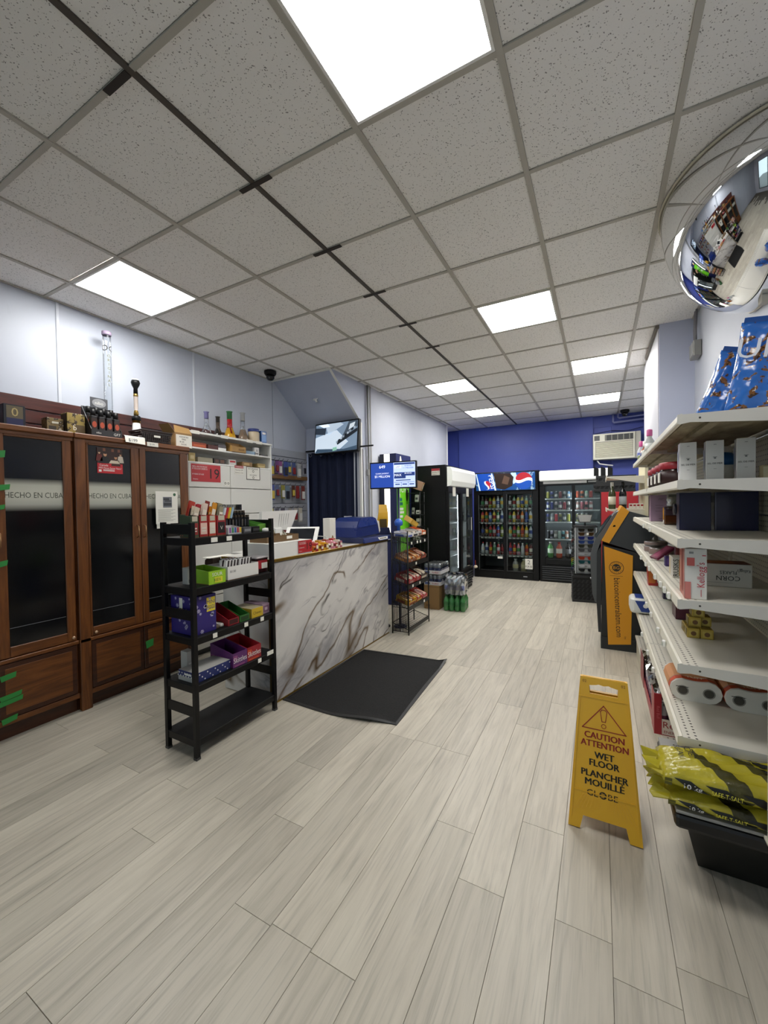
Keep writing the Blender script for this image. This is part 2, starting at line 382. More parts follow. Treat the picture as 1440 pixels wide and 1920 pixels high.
wk = struct('wall_back', G().box((-3.25, YB, 0), (1.05, YB+.12, ZC+.03), BLUEW))
G().box((-2.78, YB-.07, 0), (-.11, YB+.01, ZC+.001), BLUEW, .004).put('wall_panel', wk)
G().box((.19, YB-.02, 1.5), (.82, YB+.005, 2.22), BLUEW, .006).put('wall_panel', wk)
G().box((-.1, YB-.02, 2.42), (.2, YB+.005, 2.86), BLUEW, .006).put('wall_panel', wk)
wr = struct('wall_right', G().box((XR, YF, 0), (XR+.12, 4.6, ZC+.03), WALLW))
struct('wall_right_far', G().box((.86, 5.9, 0), (1.0, YB, ZC+.03), WALLW))
cl = struct('column', G().box((.49, 4.54, 0), (.88, 5.9, ZC+.03), LAV, .004))
G().box((.484, 4.56, 0), (.4905, 5.9, ZC), M('#c2c2c8', .6)).put('wall_panel', cl)
G().box((.462, 4.54, ZC-.03), (.492, 5.5, ZC+.001), M('#6d675d', .6)).put('edge_trim', cl)
g = G(); WX0, WX1, WZ0, WZ1 = -3.2, .3, .35, 2.75
for a, b in (((XL-.1, 0), (XR+.15, WZ0)), ((XL-.1, WZ1), (XR+.15, ZC+.03)), ((XL-.1, WZ0), (WX0, WZ1)), ((WX1, WZ0), (XR+.15, WZ1))): g.box((a[0], YF-.12, a[1]), (b[0], YF, b[1]), WALLW)
struct('wall_front', g)
g = G()
for x in (WX0, -2.05, -.87, WX1-.05): g.box((x, YF-.08, WZ0), (x+.05, YF-.03, WZ1), DGREY)
for z in (WZ0, WZ1-.05): g.box((WX0, YF-.08, z), (WX1, YF-.03, z+.05), DGREY)
wn = struct('assumed_window', g); G().box((WX0+.02, YF-.06, WZ0+.02), (WX1-.02, YF-.052, WZ1-.02), GLASS).put('window_pane', wn)  # assumed window behind the camera, added to light ceiling and near shelf ends
struct('pavement_outside', G().box((XL-3, YF-6, -.12), (XR+3, YF-.12, -.05), M('#8a8a88', .8)))
struct('baseboard_left', G().box((XS, 4.64, 0), (XS+.012, 8.0, .09), DGREY, .002))

# ceiling lights
DIFF = M('#fffdf9', .5, 0, PANEL_POWER, name='light_diffuser')
names = {(1, 0): 'big square light panel nearest the viewer, cut by the top of the view', (-3, 1): 'square light panel above the wooden display cabinet', (1, 4): 'square light panel beyond the middle of the ceiling, in front of the mirror dome',
         (2, 7): 'square light panel nearer of the two beside the blue-walled column side', (-1, 7): 'square light panel nearer of the two beside the white wall over the black cooler', (2, 10): 'square light panel by the air conditioner at the blue wall', (-1, 10): 'square light panel farthest along the white wall, by the blue wall'}
for (i, j) in PANELS:
    x, y = GX+T*i, GY+T*j; t = thing('ceiling_light', names[(i, j)], 'ceiling light', (x+T/2, y+T/2, ZC), group='square ceiling light panels')
    h = T/2-.0135; g = G()
    for a, b in (((-h, -h), (h, -h+.012)), ((-h, h-.012), (h, h)), ((-h, -h+.012), (-h+.012, h-.012)), ((h-.012, -h+.012), (h, h-.012))): g.box((a[0], a[1], -.002), (b[0], b[1], .02), PLAST)
    g.put('light_frame', t); G().box((-h+.012, -h+.012, .002), (h-.012, h-.012, .012), DIFF).put('diffuser', t)
# ================================================================ LEFT WALL: wooden display cabinets
def cabinet(name, label, y0, y1, doors, post=None):
    """oak cabinet with its front in the plane x=-3.27; doors: (y0, y1, glass y0, glass y1, handle side)"""
    XF, XB = -3.27, -3.72; t = thing(name, label, 'cabinet', ((XF+XB)/2, (y0+y1)/2, 0)); ox, oy = (XF+XB)/2, (y0+y1)/2
    def B(g, a, b, m, bev=0): g.box((a[0]-ox, a[1]-oy, a[2]), (b[0]-ox, b[1]-oy, b[2]), m, bev); return g
    g = G(); B(g, (XB, y0, .0), (XB+.015, y1, 1.95), OAK_SHADED); B(g, (XB, y0, .1), (XF-.022, y0+.02, 1.95), OAK); B(g, (XB, y1-.02, .1), (XF-.022, y1, 1.95), OAK)
    B(g, (XB, y0, .1), (XF-.022, y1, .13), OAK_SHADED); B(g, (XB, y0, .48), (XF-.022, y1, .50), OAK_SHADED); g.put('carcass', t)
    B(G(), (XB, y0, 0), (XF-.05, y1, .10), OAK_SHADED).put('toe_kick', t)
    B(G(), (XB, y0-.001, 1.952), (XF+.014, y1+.001, 1.99), OAKH, .006).put('top_board', t)
    B(G(), (XF-.022, y0, 1.93), (XF-.002, y1, 1.952), OAKH).put('top_rail', t)
    B(G(), (XF-.022, y0, .49), (XF+.006, y1, .515), OAKH, .003).put('middle_rail', t)
    B(G(), (XF-.022, y0, .10), (XF-.002, y1, .135), OAKH, .003).put('bottom_rail', t)
    if post: B(G(), (XF-.03, post[0], 0), (XF+.006, post[1], 1.952), OAK, .004).put('post', t)
    for (a, b, ga, gb, hs) in doors:
        g = G(); z0, z1, gz0, gz1 = .52, 1.93, .585, 1.915
        B(g, (XF-.02, a, z0), (XF, ga, z1), OAK, .003); B(g, (XF-.02, gb, z0), (XF, b, z1), OAK, .003)
        B(g, (XF-.02, ga, z0), (XF, gb, gz0), OAKH, .003); B(g, (XF-.02, ga, gz1), (XF, gb, z1), OAKH, .003)
        d = g.put('door', t)
        g = G(); B(g, (XF-.014, ga-.002, gz0-.002), (XF-.009, gb+.002, gz1+.002), BAND); g.put('glass_pane', d)
        g = G(); B(g, (XF-.008, ga+.004, gz0+.115), (XF-.0075, gb-.004, gz0+.118), GREY); g.put('shelf_edge', d)
        g = G(); g.text('HECHO EN CUBA', (XF-.0085-ox, (ga+gb)/2-oy, 1.545), (0, 1, 0), (0, 0, 1), .036, M('#3c4034', .5), w=(gb-ga)*1.0); g.put('lettering', d)
        hy = a+.022 if hs < 0 else b-.03
        g = G().tube([(XF-ox, hy-oy, 1.215), (XF+.026-ox, hy-oy, 1.222), (XF+.026-ox, hy-oy, 1.303), (XF-ox, hy-oy, 1.31)], .0045, M('#b08a63', .3, 1)); g.put('handle', d)
        ky = (b-.02 if hs < 0 else a+.03)
        G().lathe((0, 0, 0), [(.006, 0), (.011, .006), (.009, .014), (0, .016)], M('#c9a98a', .3, .6), 10).put('knob', t, (XF+.001-ox, ky-oy, .545), rot=(0, PI/2, 0))
        g = G(); lz0, lz1 = .14, .485
        B(g, (XF-.02, a, lz0), (XF-.001, b, lz1), OAK_SHADED, .003); d2 = g.put('lower_door', t)
        g = G(); B(g, (XF-.002, a+.03, lz0+.03), (XF+.0015, b-.03, lz1-.03), OAKH, .003); g.put('field_panel', d2)
    return t
cA = cabinet('display_cabinet', 'oak display cabinet with black glass doors, its left side cut by the frame edge', .60, 1.465, [(.615, 1.02, .68, .96, 1), (1.03, 1.452, 1.09, 1.40, -1)])
cB = cabinet('display_cabinet', 'oak display cabinet with two black glass doors meeting at paired handles', 1.47, 2.375, [(1.545, 1.925, 1.56, 1.862, 1), (1.93, 2.345, 1.978, 2.285, -1)], (1.472, 1.542))
# green painter's tape on the left cabinet
for i, (y, z, w, h, label) in enumerate([(1.062, 1.79, .06, .045, 'torn green tape on oak door stile, topmost strip'), (1.075, 1.585, .07, .035, 'green tape strip beside the printed white band of the left door'), (1.06, 1.46, .045, .03, 'green tape scrap above the left door handle, below the white band'), (1.062, 1.11, .05, .035, 'green tape strip under the left door handle'),
        (1.075, .40, .07, .035, 'green tape strip on lower oak door, near its top edge'), (1.085, .275, .10, .03, 'upper of two touching green tape strips on lower oak door'), (1.085, .243, .11, .03, 'lower of two touching green tape strips on lower oak door'), (1.075, .13, .07, .035, 'green tape strip just above the toe kick of the left cabinet'),
        (1.97, .33, .055, .06, 'crumpled green tape patch on lower door under paired handles')]):
    g = G(); g.hexa([(-3.2665, y-w/2, z-h/2), (-3.2645, y-w/2, z-h/2), (-3.2645, y+w/2, z-h/2+.012), (-3.2665, y+w/2, z-h/2+.012), (-3.2665, y-w/2-.006, z+h/2), (-3.2635, y-w/2-.006, z+h/2), (-3.263, y+w/2+.004, z+h/2+.01), (-3.2665, y+w/2+.004, z+h/2+.01)], GREEN)
    tag(g.put('tape_strip'), label, 'tape', 'green tape strips on the cabinets')
# poster and notice on the glass
t = thing('poster', 'small red poster with photo of people, taped inside the middle glass door', 'poster', (-3.2755, 1.71, 1.81))
G().box((-.0005, -.09, -.095), (.0008, .09, .095), RED).put('sheet', t)
g = G(); g.box((.0009, -.09, -.02), (.0012, .09, .095), M('#2a1512', .6))
for (y, z, k, skin, coat) in ((-.035, .035, 1.15, '#b98a6a', '#17171b'), (.04, .018, 1.0, '#a97c5c', '#3a2016'), (-.075, .05, .7, '#c09a7a', '#5a1c18'), (.075, .045, .7, '#b08a68', '#b9aea0')):
    g.poly([(.0014, y-.034*k, z-.055), (.0014, y+.034*k, z-.055), (.0014, y+.024*k, z-.012*k), (.0014, y+.008*k, z-.004*k), (.0014, y-.008*k, z-.004*k), (.0014, y-.024*k, z-.012*k)], M(coat, .6)); g.disc((.0017, y, z+.010*k), (0, 1, 0), (0, 0, 1), .0105*k, M(skin, .6), 12, rv=.014*k); g.disc((.0019, y, z+.019*k), (0, 1, 0), (0, 0, 1), .0105*k, M('#20140f', .6), 10, rv=.006*k)
for y in (-.05, .01, .055): g.poly([(.0013, y, .07), (.0013, y+.018, .07), (.0013, y+.018, .093), (.0013, y, .093)], M('#6d4230', .6))
g.poly([(.0021, -.01, -.018), (.0021, .07, -.018), (.0021, .055, .004), (.0021, .005, .006)], M('#c7b9a4', .6)); g.put('photo', t)
g = G(); g.text('Canada', (.0012, -.075, -.035), (0, 1, 0), (0, 0, 1), .014, WHITE, 'L'); g.text("FREE Fitness Survey 'Basics'", (.0012, -.08, -.055), (0, 1, 0), (0, 0, 1), .011, WHITE, 'L', w=.16)
g.poly([(.0012, -.08, -.085), (.0012, -.062, -.085), (.0012, -.062, -.068), (.0012, -.08, -.068)], WHITE)
for z in (-.07, -.078): g.poly([(.0012, -.05, z), (.0012, .03, z), (.0012, .03, z+.004), (.0012, -.05, z+.004)], WHITE)
g.put('lettering', t)
t = thing('notice_paper', 'printed notice sheet with a grey picture hung over the rightmost glass door', 'notice', (-3.25, 2.138, 1.45))
G().box((-.001, -.098, -.137), (.001, .098, .137), PAPER).put('sheet', t)
G().box((-.006, -.09, -.175), (-.003, .03, -.1), M('#d9d8cf', .7)).put('back_sheet', t)
g = G(); g.poly([(.0016, -.035, -.0), (.0016, .045, -.0), (.0016, .045, .09), (.0016, -.035, .09)], M('#6d7076', .6))
for (a, b, c, d) in ((-.03, .015, .04, .04), (-.02, .05, .04, .06), (-.03, .062, .02, .08)): g.poly([(.002, a, b), (.002, c, b), (.002, c, d), (.002, a, d)], M('#3a3c40', .6))
for k in range(11): g.poly([(.0016, -.08, -.02-k*.0095), (.0016, .075-.02*(k % 3), -.02-k*.0095), (.0016, .075-.02*(k % 3), -.0165-k*.0095), (.0016, -.08, -.0165-k*.0095)], M('#a7a69e', .7))
g.disc((.0016, .07, .11), (0, 1, 0), (0, 0, 1), .013, M('#2d5a3c', .6), 14); g.put('print', t)

# mahogany slat wall behind the cabinet tops
t = thing('slatwall_board', 'reddish brown slatwall strip on the wall above the wooden cabinets', 'slatwall', (-3.742, 2.0, 1.9905)); 
for k in range(3):
    G().box((0, -1.4, .004+k*.1), (.013, 1.57, .096+k*.1), MAHOG, .004).put('slat', t)
# things on the cabinet tops (top at z=1.99)
ZT = 1.9905
def boxF(*a, **k): return carton(*a, rz=PI/2, **k)
boxF('gift_box', 'dark box with gold oval emblem on cabinet top, cut by the frame edge', 'box', (-3.49, 1.215, ZT), (.115, .07, .165), M('#1b1c26', .35), [('f', .12, .45, .88, .95, M('#6b6353', .3, .6)), ('f', .12, .06, .88, .45, M('#20244a', .35)), ('l', .05, .05, .95, .95, M('#4a4b58', .5)), ('f', '0', .5, .7, .34, M('#b3a274', .35, .7))])
boxF('camouflage_box', 'lower camouflage box with a dark round badge on the cabinet top', 'box', (-3.49, 1.44, ZT), (.1, .08, .115), mat_spots('#6b5a36', '#3a3020', '#241f12', 34, 'camo_print', .5), [('f', .1, .1, .55, .5, M('#2d261d', .5)), ('f', .3, .66, .7, .78, M('#b9b6a6', .5)), ('f', 'b', .9, .25, .3, M('#d8d5c4', .5))])
boxF('camouflage_box', 'taller camouflage box with ring mark beside the torch display', 'box', (-3.46, 1.556, ZT), (.115, .09, .165), mat_spots('#8f7c3f', '#4a3a20', '#241f10', 30, 'camo_print_light', .5), [('f', .45, .08, .98, .5, M('#54452a', .5)), ('f', 'b', .42, .36, .22, M('#e2dfcf', .5)), ('l', .05, .05, .95, .95, M('#3b3022', .5))])
t = thing('torch_display', 'black counter display of upright torch lighters with raised header card', 'display', (-3.42, 1.735, ZT), PI/2)
G().box((-.115, -.075, 0), (.115, .075, .012), RED).put('base_tray', t)
g = G(); g.box((-.11, -.07, .012), (.11, -.066, .06), M('#232529', .4)); g.box((-.11, .066, .012), (.11, .07, .25), M('#202226', .4))
for sx in (-1, 1): g.prism([(-.066, .012), (.066, .012), (.066, .25), (-.066, .06)], 0, *sorted((sx*.11, sx*.106)), M('#26282c', .4))
g.put('carton_body', t)
g = G(); g.box((-.05, .06, .25), (.075, .064, .33), M('#4b4d52', .35)); g.put('header_card', t)
g = G(); g.disc((.012, .0585, .29), (1, 0, 0), (0, 0, 1), .05, M('#8f9094', .3), 20, rv=.033); g.text('nibo', (.012, .0575, .29), (1, 0, 0), (0, 0, 1), .024, WHITE); g.text('GF7', (.07, -.0715, .036), (1, 0, 0), (0, 0, 1), .02, WHITE); g.text('nibo', (-.06, -.0715, .036), (1, 0, 0), (0, 0, 1), .014, WHITE); g.put('lettering', t)
for r in range(2):
    for k in range(4):
        x = -.081+k*.054; y = -.035+r*.065; z = .013+r*.03
        tr = tag(G().box((x-.021, y-.02, z), (x+.021, y+.02, z+.15), M('#16161a', .3), .005).box((x-.02, y-.0205, z+.05), (x+.02, y-.0203, z+.13), M('#2a1712', .4)).disc((x, y-.0212, z+.085), (1, 0, 0), (0, 0, 1), .016, M('#a8452a', .4), 9, rv=.024).cyl((x, y, z+.15), (x, y, z+.20), .017, BLACK, 10).put('torch_lighter', None, (-3.42, 1.735, ZT), PI/2), f'black torch lighter with flame print, {ORD[k]} along the {"front" if r == 0 else "rear"} row of the display', 'lighter', 'torch lighters in the counter display')
# tall clear glass tube with OG lettering
GLZ = mat_glass('bong_glass', '#fafcfd', .6)
t = thing('glass_water_pipe', 'tall clear glass tube with OG ORIGINAL lettering behind the torch display', 'water pipe', (-3.62, 1.89, ZT))
G().lathe((0, 0, 0), [(.07, 0), (.075, .01), (.05, .12), (.032, .22), (.031, .9), (.034, .93), (.031, .93), (.028, .9)], GLZ, 20).put('tube', t)
G().lathe((0, 0, 0), [(.0325, .90), (.036, .905), (.036, .93), (.033, .932)], M('#8d7f96', .3), 20).put('lip', t)
g = G()
def onrod(r): return lambda p: V((r*math.cos(p.y/r-.43), r*math.sin(p.y/r-.43), p.z))
g.text('OG', (0, .004, .79), (0, 1, 0), (0, 0, 1), .048, INK, warp=onrod(.0325))
for k, c in enumerate('ORIGINAL'): g.text(c, (0, .010, .725-k*.034), (0, 1, 0), (0, 0, 1), .022, M('#6d6a1e', .5), warp=onrod(.0325))
g.put('lettering', t)
t = thing('glass_water_pipe', 'short water pipe with bulbous black bowl and brass collars on cabinet', 'water pipe', (-3.565, 2.085, ZT))
G().lathe((0, 0, 0), [(.062, 0), (.06, .02), (.036, .1), (.03, .20)], M('#cfcfce', .2), 16).put('glass_base', t)
G().lathe((0, 0, 0), [(.031, .20), (.032, .22), (.036, .225), (.036, .25), (.028, .262)], [BRASS, BLACK, BLACK, BLACK], 16).put('collar', t)
G().lathe((0, 0, 0), [(.014, .262), (.02, .275), (.018, .30), (.014, .31), (.017, .33), (.017, .43), (.02, .435), (.018, .455)], [BRASS, BRASS, BRASS, M('#cdbfb5', .2), M('#cdbfb5', .2), BRASS, BRASS], 14).put('stem', t)
G().lathe((0, 0, 0), [(.018, .455), (.016, .50), (.03, .53), (.036, .55), (.03, .57), (.022, .565)], BLACK, 16).put('bowl', t)
G().lathe((0, 0, 0), [(.03, .568), (.026, .582), (0, .59)], M('#c7cacd', .2), 14).put('cover', t)
t = thing('basket', 'dark wicker tray basket on the cabinet beside the cardboard box', 'basket', (-3.385, 2.10, ZT), PI/2); t.scale = (.86, .95, 1)
g = G(); g.box((-.14, -.08, 0), (.14, .08, .008), BLK2); g.put('base', t)
BRN = M('#1f1512', .5)
for k in range(4):
    z = .012+k*.022; e = .004*k; g = G()
    for a, b in (((-.14-e, -.08-e), (.14+e, -.075-e)), ((-.14-e, .075+e), (.14+e, .08+e)), ((-.14-e, -.075), (-.135-e, .075)), ((.135+e, -.075), (.14+e, .075))): g.box((a[0], a[1], z), (b[0], b[1], z+.015), BRN)
    g.put('band', t)
g = G()
for k in range(14):
    x = -.135+k*.0205; g.box((x, -.094, .004), (x+.006, -.09, .085), BRN); g.box((x, .09, .004), (x+.006, .094, .085), BRN)
g.put('wicker_stakes', t)['kind'] = 'stuff'
g = G(); g.box((-.16, -.1, .094), (.16, -.086, .108), BRN, .004); g.box((-.16, .086, .094), (.16, .1, .108), BRN, .004); g.box((-.16, -.086, .094), (-.148, .086, .108), BRN, .004); g.box((.148, -.086, .094), (.16, .086, .108), BRN, .004); g.put('rim', t)
tag(G().box((-.035, -.0985, .05), (.02, -.0975, .066), PAPER).put('price_tag', None, (-3.385, 2.10, ZT), PI/2), 'small white price sticker on the front of the wicker basket', 'price tag')
t = thing('cardboard_box', 'opened cardboard box with handwritten white sign on the cabinet end', 'box', (-3.40, 2.36, ZT), PI/2)
g = G(); g.box((-.085, -.08, 0), (.085, -.077, .13), CARD); g.box((-.085, .077, 0), (.085, .08, .13), CARD); g.box((-.085, -.077, 0), (-.082, .077, .13), CARD); g.box((.082, -.077, 0), (.085, .077, .13), CARD); g.box((-.082, -.077, 0), (.082, .077, .003), CARDD); g.put('carton_body', t)
g = G(); g.hexa([(-.083, -.08, .13), (-.085, -.08, .13), (-.085, .08, .13), (-.083, .08, .13), (-.135, -.07, .20), (-.137, -.07, .20), (-.137, .07, .205), (-.135, .07, .205)], M('#a3824f', .75)); g.put('flap', t)
g = G(); g.hexa([(-.085, -.079, .13), (.085, -.079, .13), (.085, -.077, .13), (-.085, -.077, .13), (-.07, -.045, .20), (.08, -.045, .185), (.08, -.043, .185), (-.07, -.043, .20)], M('#9a7847', .75)); g.put('flap', t)
G().box((-.075, -.0835, .001), (.08, -.0805, .112), PAPER).put('sign_card', t)
g = G(); [g.text(s, (x, -.0842, z), (1, 0, 0), (0, 0, 1), .013, INK) for s, x, z in (('ASSORTED', 0, .094), ('PIPES', 0, .072), ('$1.00', -.02, .05), ('$10.85', .0, .028))]; g.put('lettering', t)
t = thing('price_card', 'curled white card with handwritten price at the cabinet top edge', 'price card', (-3.249, 1.885, 1.985), PI/2)
G().hexa([(-.078, -.012, -.02), (.075, -.012, -.026), (.075, -.010, -.026), (-.078, -.010, -.02), (-.078, -.001, .028), (.078, -.001, .03), (.078, .001, .03), (-.078, .001, .028)], PAPER).put('card', t)
G().hexa([(-.078, -.001, .028), (.078, -.001, .03), (.078, .0, .031), (-.078, .0, .029), (-.07, .03, .036), (.085, .03, .036), (.085, .03, .038), (-.07, .03, .038)], PAPER).put('curled_top', t)
G().text('$199', (-.02, -.0098, .0), (1, 0, 0), (0, .18, .98), .024, M('#5a5f66', .6)).put('lettering', t)
t = thing('price_card', 'small white price strip hanging below the wicker basket', 'price card', (-3.2525, 2.03, 1.972), PI/2)
G().box((-.047, -.001, -.017), (.047, .0005, .017), PAPER).put('card', t); G().text('$199', (-.005, -.0015, 0), (1, 0, 0), (0, 0, 1), .014, M('#6b6f75', .6)).put('lettering', t)

# ================================================================ white wall unit behind the counter
t = thing('shelf_unit', 'white wall shelf unit with open upper shelves and plain lower panels', 'shelf unit', (-3.585, 3.02, 0)); g0 = lambda a, b, n, m=WHITE, bev=.002: G().box((a[0]+3.585, a[1]-3.02, a[2]), (b[0]+3.585, b[1]-3.02, b[2]), m, bev).put(n, t)
g0((-3.727, 2.46, 0), (-3.72, 3.58, 2.16), 'back_board'); g0((-3.72, 3.56, 0), (-3.43, 3.58, 2.16), 'side_board'); g0((-3.72, 2.46, 0), (-3.43, 2.48, 2.16), 'side_board')
g0((-3.727, 2.45, 2.162), (-3.425, 3.59, 2.182), 'top_board'); g0((-3.72, 2.48, 2.015), (-3.43, 3.56, 2.03), 'shelf'); g0((-3.72, 2.48, 1.875), (-3.43, 3.56, 1.89), 'shelf')
for (za, zb) in ((1.645, 1.873), (1.375, 1.638), (1.11, 1.368), (.56, 1.103), (.06, .553)):
    for (a, b) in ((2.483, 2.967), (2.973, 3.557)): g0((-3.45, a, za), (-3.43, b, zb), 'panel', M('#dad9d2', .45), .003)
g0((-3.72, 2.48, .002), (-3.46, 3.56, .058), 'plinth', DGREY)
def bong(label, y, h, m1, m2, m3, r=.026, base=.062, x=-3.58):
    t = thing('glass_water_pipe', label, 'water pipe', (x, y, 2.1825), group='beaker water pipes on the white unit')
    G().lathe((0, 0, 0), [(base, 0), (base+.004, .012), (r+.004, h*.42)], m3, 18).put('beaker', t)
    G().lathe((0, 0, 0), [(r+.004, h*.42), (r, h*.46), (r, h*.72)], m2, 18).put('lower_neck', t)
    G().lathe((0, 0, 0), [(r, h*.72), (r, h*.97), (r+.006, h*.98), (r+.006, h), (r, h), (r-.004, h*.95)], m1, 18).put('upper_neck', t)
    G().cyl((.05, -.02, h*.22), (.085, -.075, h*.48), .009, m2, 8).put('downstem', t)
    return t
GLG = M('#b8bcc0', .1, 0, 0, .8); 
bong('small clear beaker pipe with purple print on white unit', 2.81, .25, M('#7a76a8', .2), GLZ, GLZ, .022, .058)
bong('small smoky black beaker pipe on white unit', 2.95, .225, M('#2b2622', .2), M('#4a3f36', .2), M('#2a2520', .15), .02, .05)
bong('green red and yellow rasta beaker pipe on white unit', 3.105, .31, M('#2f6b3c', .2), M('#a5262a', .2), M('#c08f1c', .2), .028, .066)
bong('tall clear beaker pipe with brown speckled base on white unit', 3.29, .33, M('#a9abac', .15), GLZ, M('#7d6a58', .2), .025, .06)
t = thing('jar', 'clear jar of pale filter tips with a blue lid on white unit', 'jar', (-3.56, 3.43, 2.1825))
G().lathe((0, 0, 0), [(.062, 0), (.066, .01), (.066, .12), (.058, .135)], M('#c8b79a', .3), 16).put('glass_body', t); G().lathe((0, 0, 0), [(.062, .133), (.064, .137), (.064, .165), (.05, .168)], M('#26387c', .4), 16).put('lid', t)
boxF('tea_tin', 'blue tin box at the far end of the white unit top', 'tin', (-3.55, 3.545, 2.1825), (.085, .08, .155), M('#2f5fa5', .3), [('f', .1, .2, .9, .7, M('#5b8cc8', .3)), ('f', .2, .75, .8, .9, WHITE)])
for k, (y, z) in enumerate([(2.56, 2.172), (2.90, 2.172), (3.24, 2.172), (3.38, 2.172)]): tag(G().box((0, -.045, -.016), (.0015, .045, .016), PAPER).put('price_card', None, (-3.4245, y, z)), f'white price card on the white unit top edge, {ORD[k]} from the wooden cabinet', 'price card')
# goods on the two shelves
def smallbox(label, y, z, w, d, h, c, deco=(), x=-3.5, cat='box', nm='small_box'): return boxF(nm, label, cat, (x, y, z), (w, d, h), M(c, .5), list(deco))
Z1, Z2 = 2.0305, 1.8905
smallbox('orange wrapped pouch box on upper white shelf next to the cardboard', 2.62, Z1, .16, .1, .05, '#8f3a1c', [('f', .1, .2, .9, .6, M('#b8562a', .5))])
smallbox('dark red flat box on upper white shelf', 2.78, Z1, .12, .1, .045, '#4a1c18')
smallbox('grey two-tone box stack piece on upper white shelf', 2.89, Z1, .1, .1, .06, '#59565a', [('f', .0, .0, 1, .45, WHITE)])
t = tray('display_tray', 'kraft display tray lettered RAW standing proud of the upper white shelf', 'tray', (-3.47, 3.085, Z1), (.19, .1, .10), M('#a8824a', .6), [('f', 'RAW', .68, .3, .24, M('#5a3a1a', .6), .5)], PI/2, None, .62, CARDD, 1.1)
smallbox('light blue flat box on upper white shelf right of the kraft tray', 3.265, Z1, .15, .1, .035, '#7b93a8', x=-3.49)
smallbox('white square card box with round mark on upper white shelf', 3.36, Z1, .065, .04, .085, '#d9d8d4', [('f', 'B', .5, .6, .3, INK), ('f', .2, .1, .8, .3, GREY)], x=-3.46)
smallbox('dark flat packet at the right end of upper white shelf', 3.48, Z1, .12, .1, .02, '#4c4a48')
smallbox('yellow carton at the left end of lower white shelf', 2.545, Z2, .07, .08, .085, '#a8935a', [('f', .2, .3, .8, .7, M('#c9b98a', .5))])
smallbox('beige long carton on lower white shelf', 2.69, Z2, .17, .09, .05, '#8d8672')
smallbox('black ridged box row on lower white shelf', 2.86, Z2, .14, .09, .055, '#262220', [('f', .1, .2, .4, .8, M('#5a4038', .5)), ('f', .55, .2, .9, .8, M('#6a4a3a', .5))])
smallbox('white and red warning carton on lower white shelf', 3.03, Z2, .09, .08, .06, '#c8c6c0', [('f', .1, .5, .9, .8, RED)])
smallbox('tan pouch carton on lower white shelf above the framed sign', 3.23, Z2, .14, .09, .05, '#8a6a42', [('f', .15, .3, .7, .8, M('#b79a68', .5))])
smallbox('gold carton at the right end of lower white shelf', 3.44, Z2, .12, .09, .05, '#9a8350', [('f', .1, .2, .9, .5, M('#c2ad78', .5))])
# signs on the panels
def wallsign(name, label, y0, y1, z0, z1, m, x=-3.4285): 
    t = thing(name, label, 'sign', (x, (y0+y1)/2, (z0+z1)/2), PI/2); w, h = y1-y0, z1-z0
    G().box((-w/2, -.0015, -h/2), (w/2, .0012, h/2), m).put('board', t); return t, w, h
def age_sign(label, loc, w, h, rz=PI/2):
    t = thing('age_sign', label, 'sign', loc, rz); G().box((-w/2, -.0015, -h/2), (w/2, .0012, h/2), M('#b3242c', .4)).put('board', t); g = G()
    g.text('19', (w*.29, -.0024, -.01*h), (1, 0, 0), (0, 0, 1), h*.58, INK, w=w*.4)
    for k, (a, b) in enumerate(((.5, .3), (.5, .18))): g.text(("WE'LL ASK FOR PROOF", 'IF YOU LOOK UNDER 25')[k], (-w*.47, -.0024, h*(b+.05)), (1, 0, 0), (0, 0, 1), h*.085, WHITE, 'L', w=w*.5)
    g.text('19 YEARS OF AGE', (-w*.47, -.0024, -h*.08), (1, 0, 0), (0, 0, 1), h*.075, WHITE, 'L', w=w*.38); g.text('Ontario', (-w*.45, -.0024, -h*.36), (1, 0, 0), (0, 0, 1), h*.07, WHITE, 'L')
    g.put('lettering', t); return t
age_sign('red sign with a large 19 on the white wall unit', (-3.4285, 2.675, 1.783), .335, .17)
t, w, h = wallsign('warning_sign', 'small white warning sign with red heading on white panel', 3.025, 3.145, 1.795, 1.89, PAPER)
g = G(); g.poly([(-w/2, -.002, h*.2), (w/2, -.002, h*.2), (w/2, -.002, h/2), (-w/2, -.002, h/2)], M('#a8323a', .5)); g.text('WARNING', (0, -.0026, h*.35), (1, 0, 0), (0, 0, 1), h*.16, WHITE, w=w*.85); g.text('Security Off', (0, -.0024, 0), (1, 0, 0), (0, 0, 1), h*.15, INK, w=w*.85); g.text('Camera in Use', (0, -.0024, -h*.3), (1, 0, 0), (0, 0, 1), h*.13, INK, w=w*.9); g.put('lettering', t)
t, w, h = wallsign('notice_sign', 'black framed no smoking notice on white panel', 3.185, 3.385, 1.745, 1.89, PAPER)
g = G(); F = [(-w/2, -h/2, w/2, -h/2+.006), (-w/2, h/2-.006, w/2, h/2), (-w/2, -h/2, -w/2+.006, h/2), (w/2-.006, -h/2, w/2, h/2)]
for a, b, c, d in F: g.box((a, -.003, b), (c, -.0016, d), INK)
g.put('frame', t); g = G(); g.text('NO SMOKING', (0, -.002, h*.34), (1, 0, 0), (0, 0, 1), .016, INK, w=w*.75); g.disc((0, -.002, h*.16), (1, 0, 0), (0, 0, 1), .014, INK, 14, .009); g.text('NO VAPING', (0, -.002, -.02), (1, 0, 0), (0, 0, 1), .013, INK, w=w*.65); g.disc((0, -.002, -h*.33), (1, 0, 0), (0, 0, 1), .014, INK, 14, .009); g.put('lettering', t)
t, w, h = wallsign('sticker', 'tiny white sticker with two round symbols below the red sign', 2.885, 2.955, 1.665, 1.72, PAPER)
g = G(); [g.disc((s*.018, -.002, 0), (1, 0, 0), (0, 0, 1), .012, INK, 12, .007) for s in (-1, 1)]; g.put('print', t)

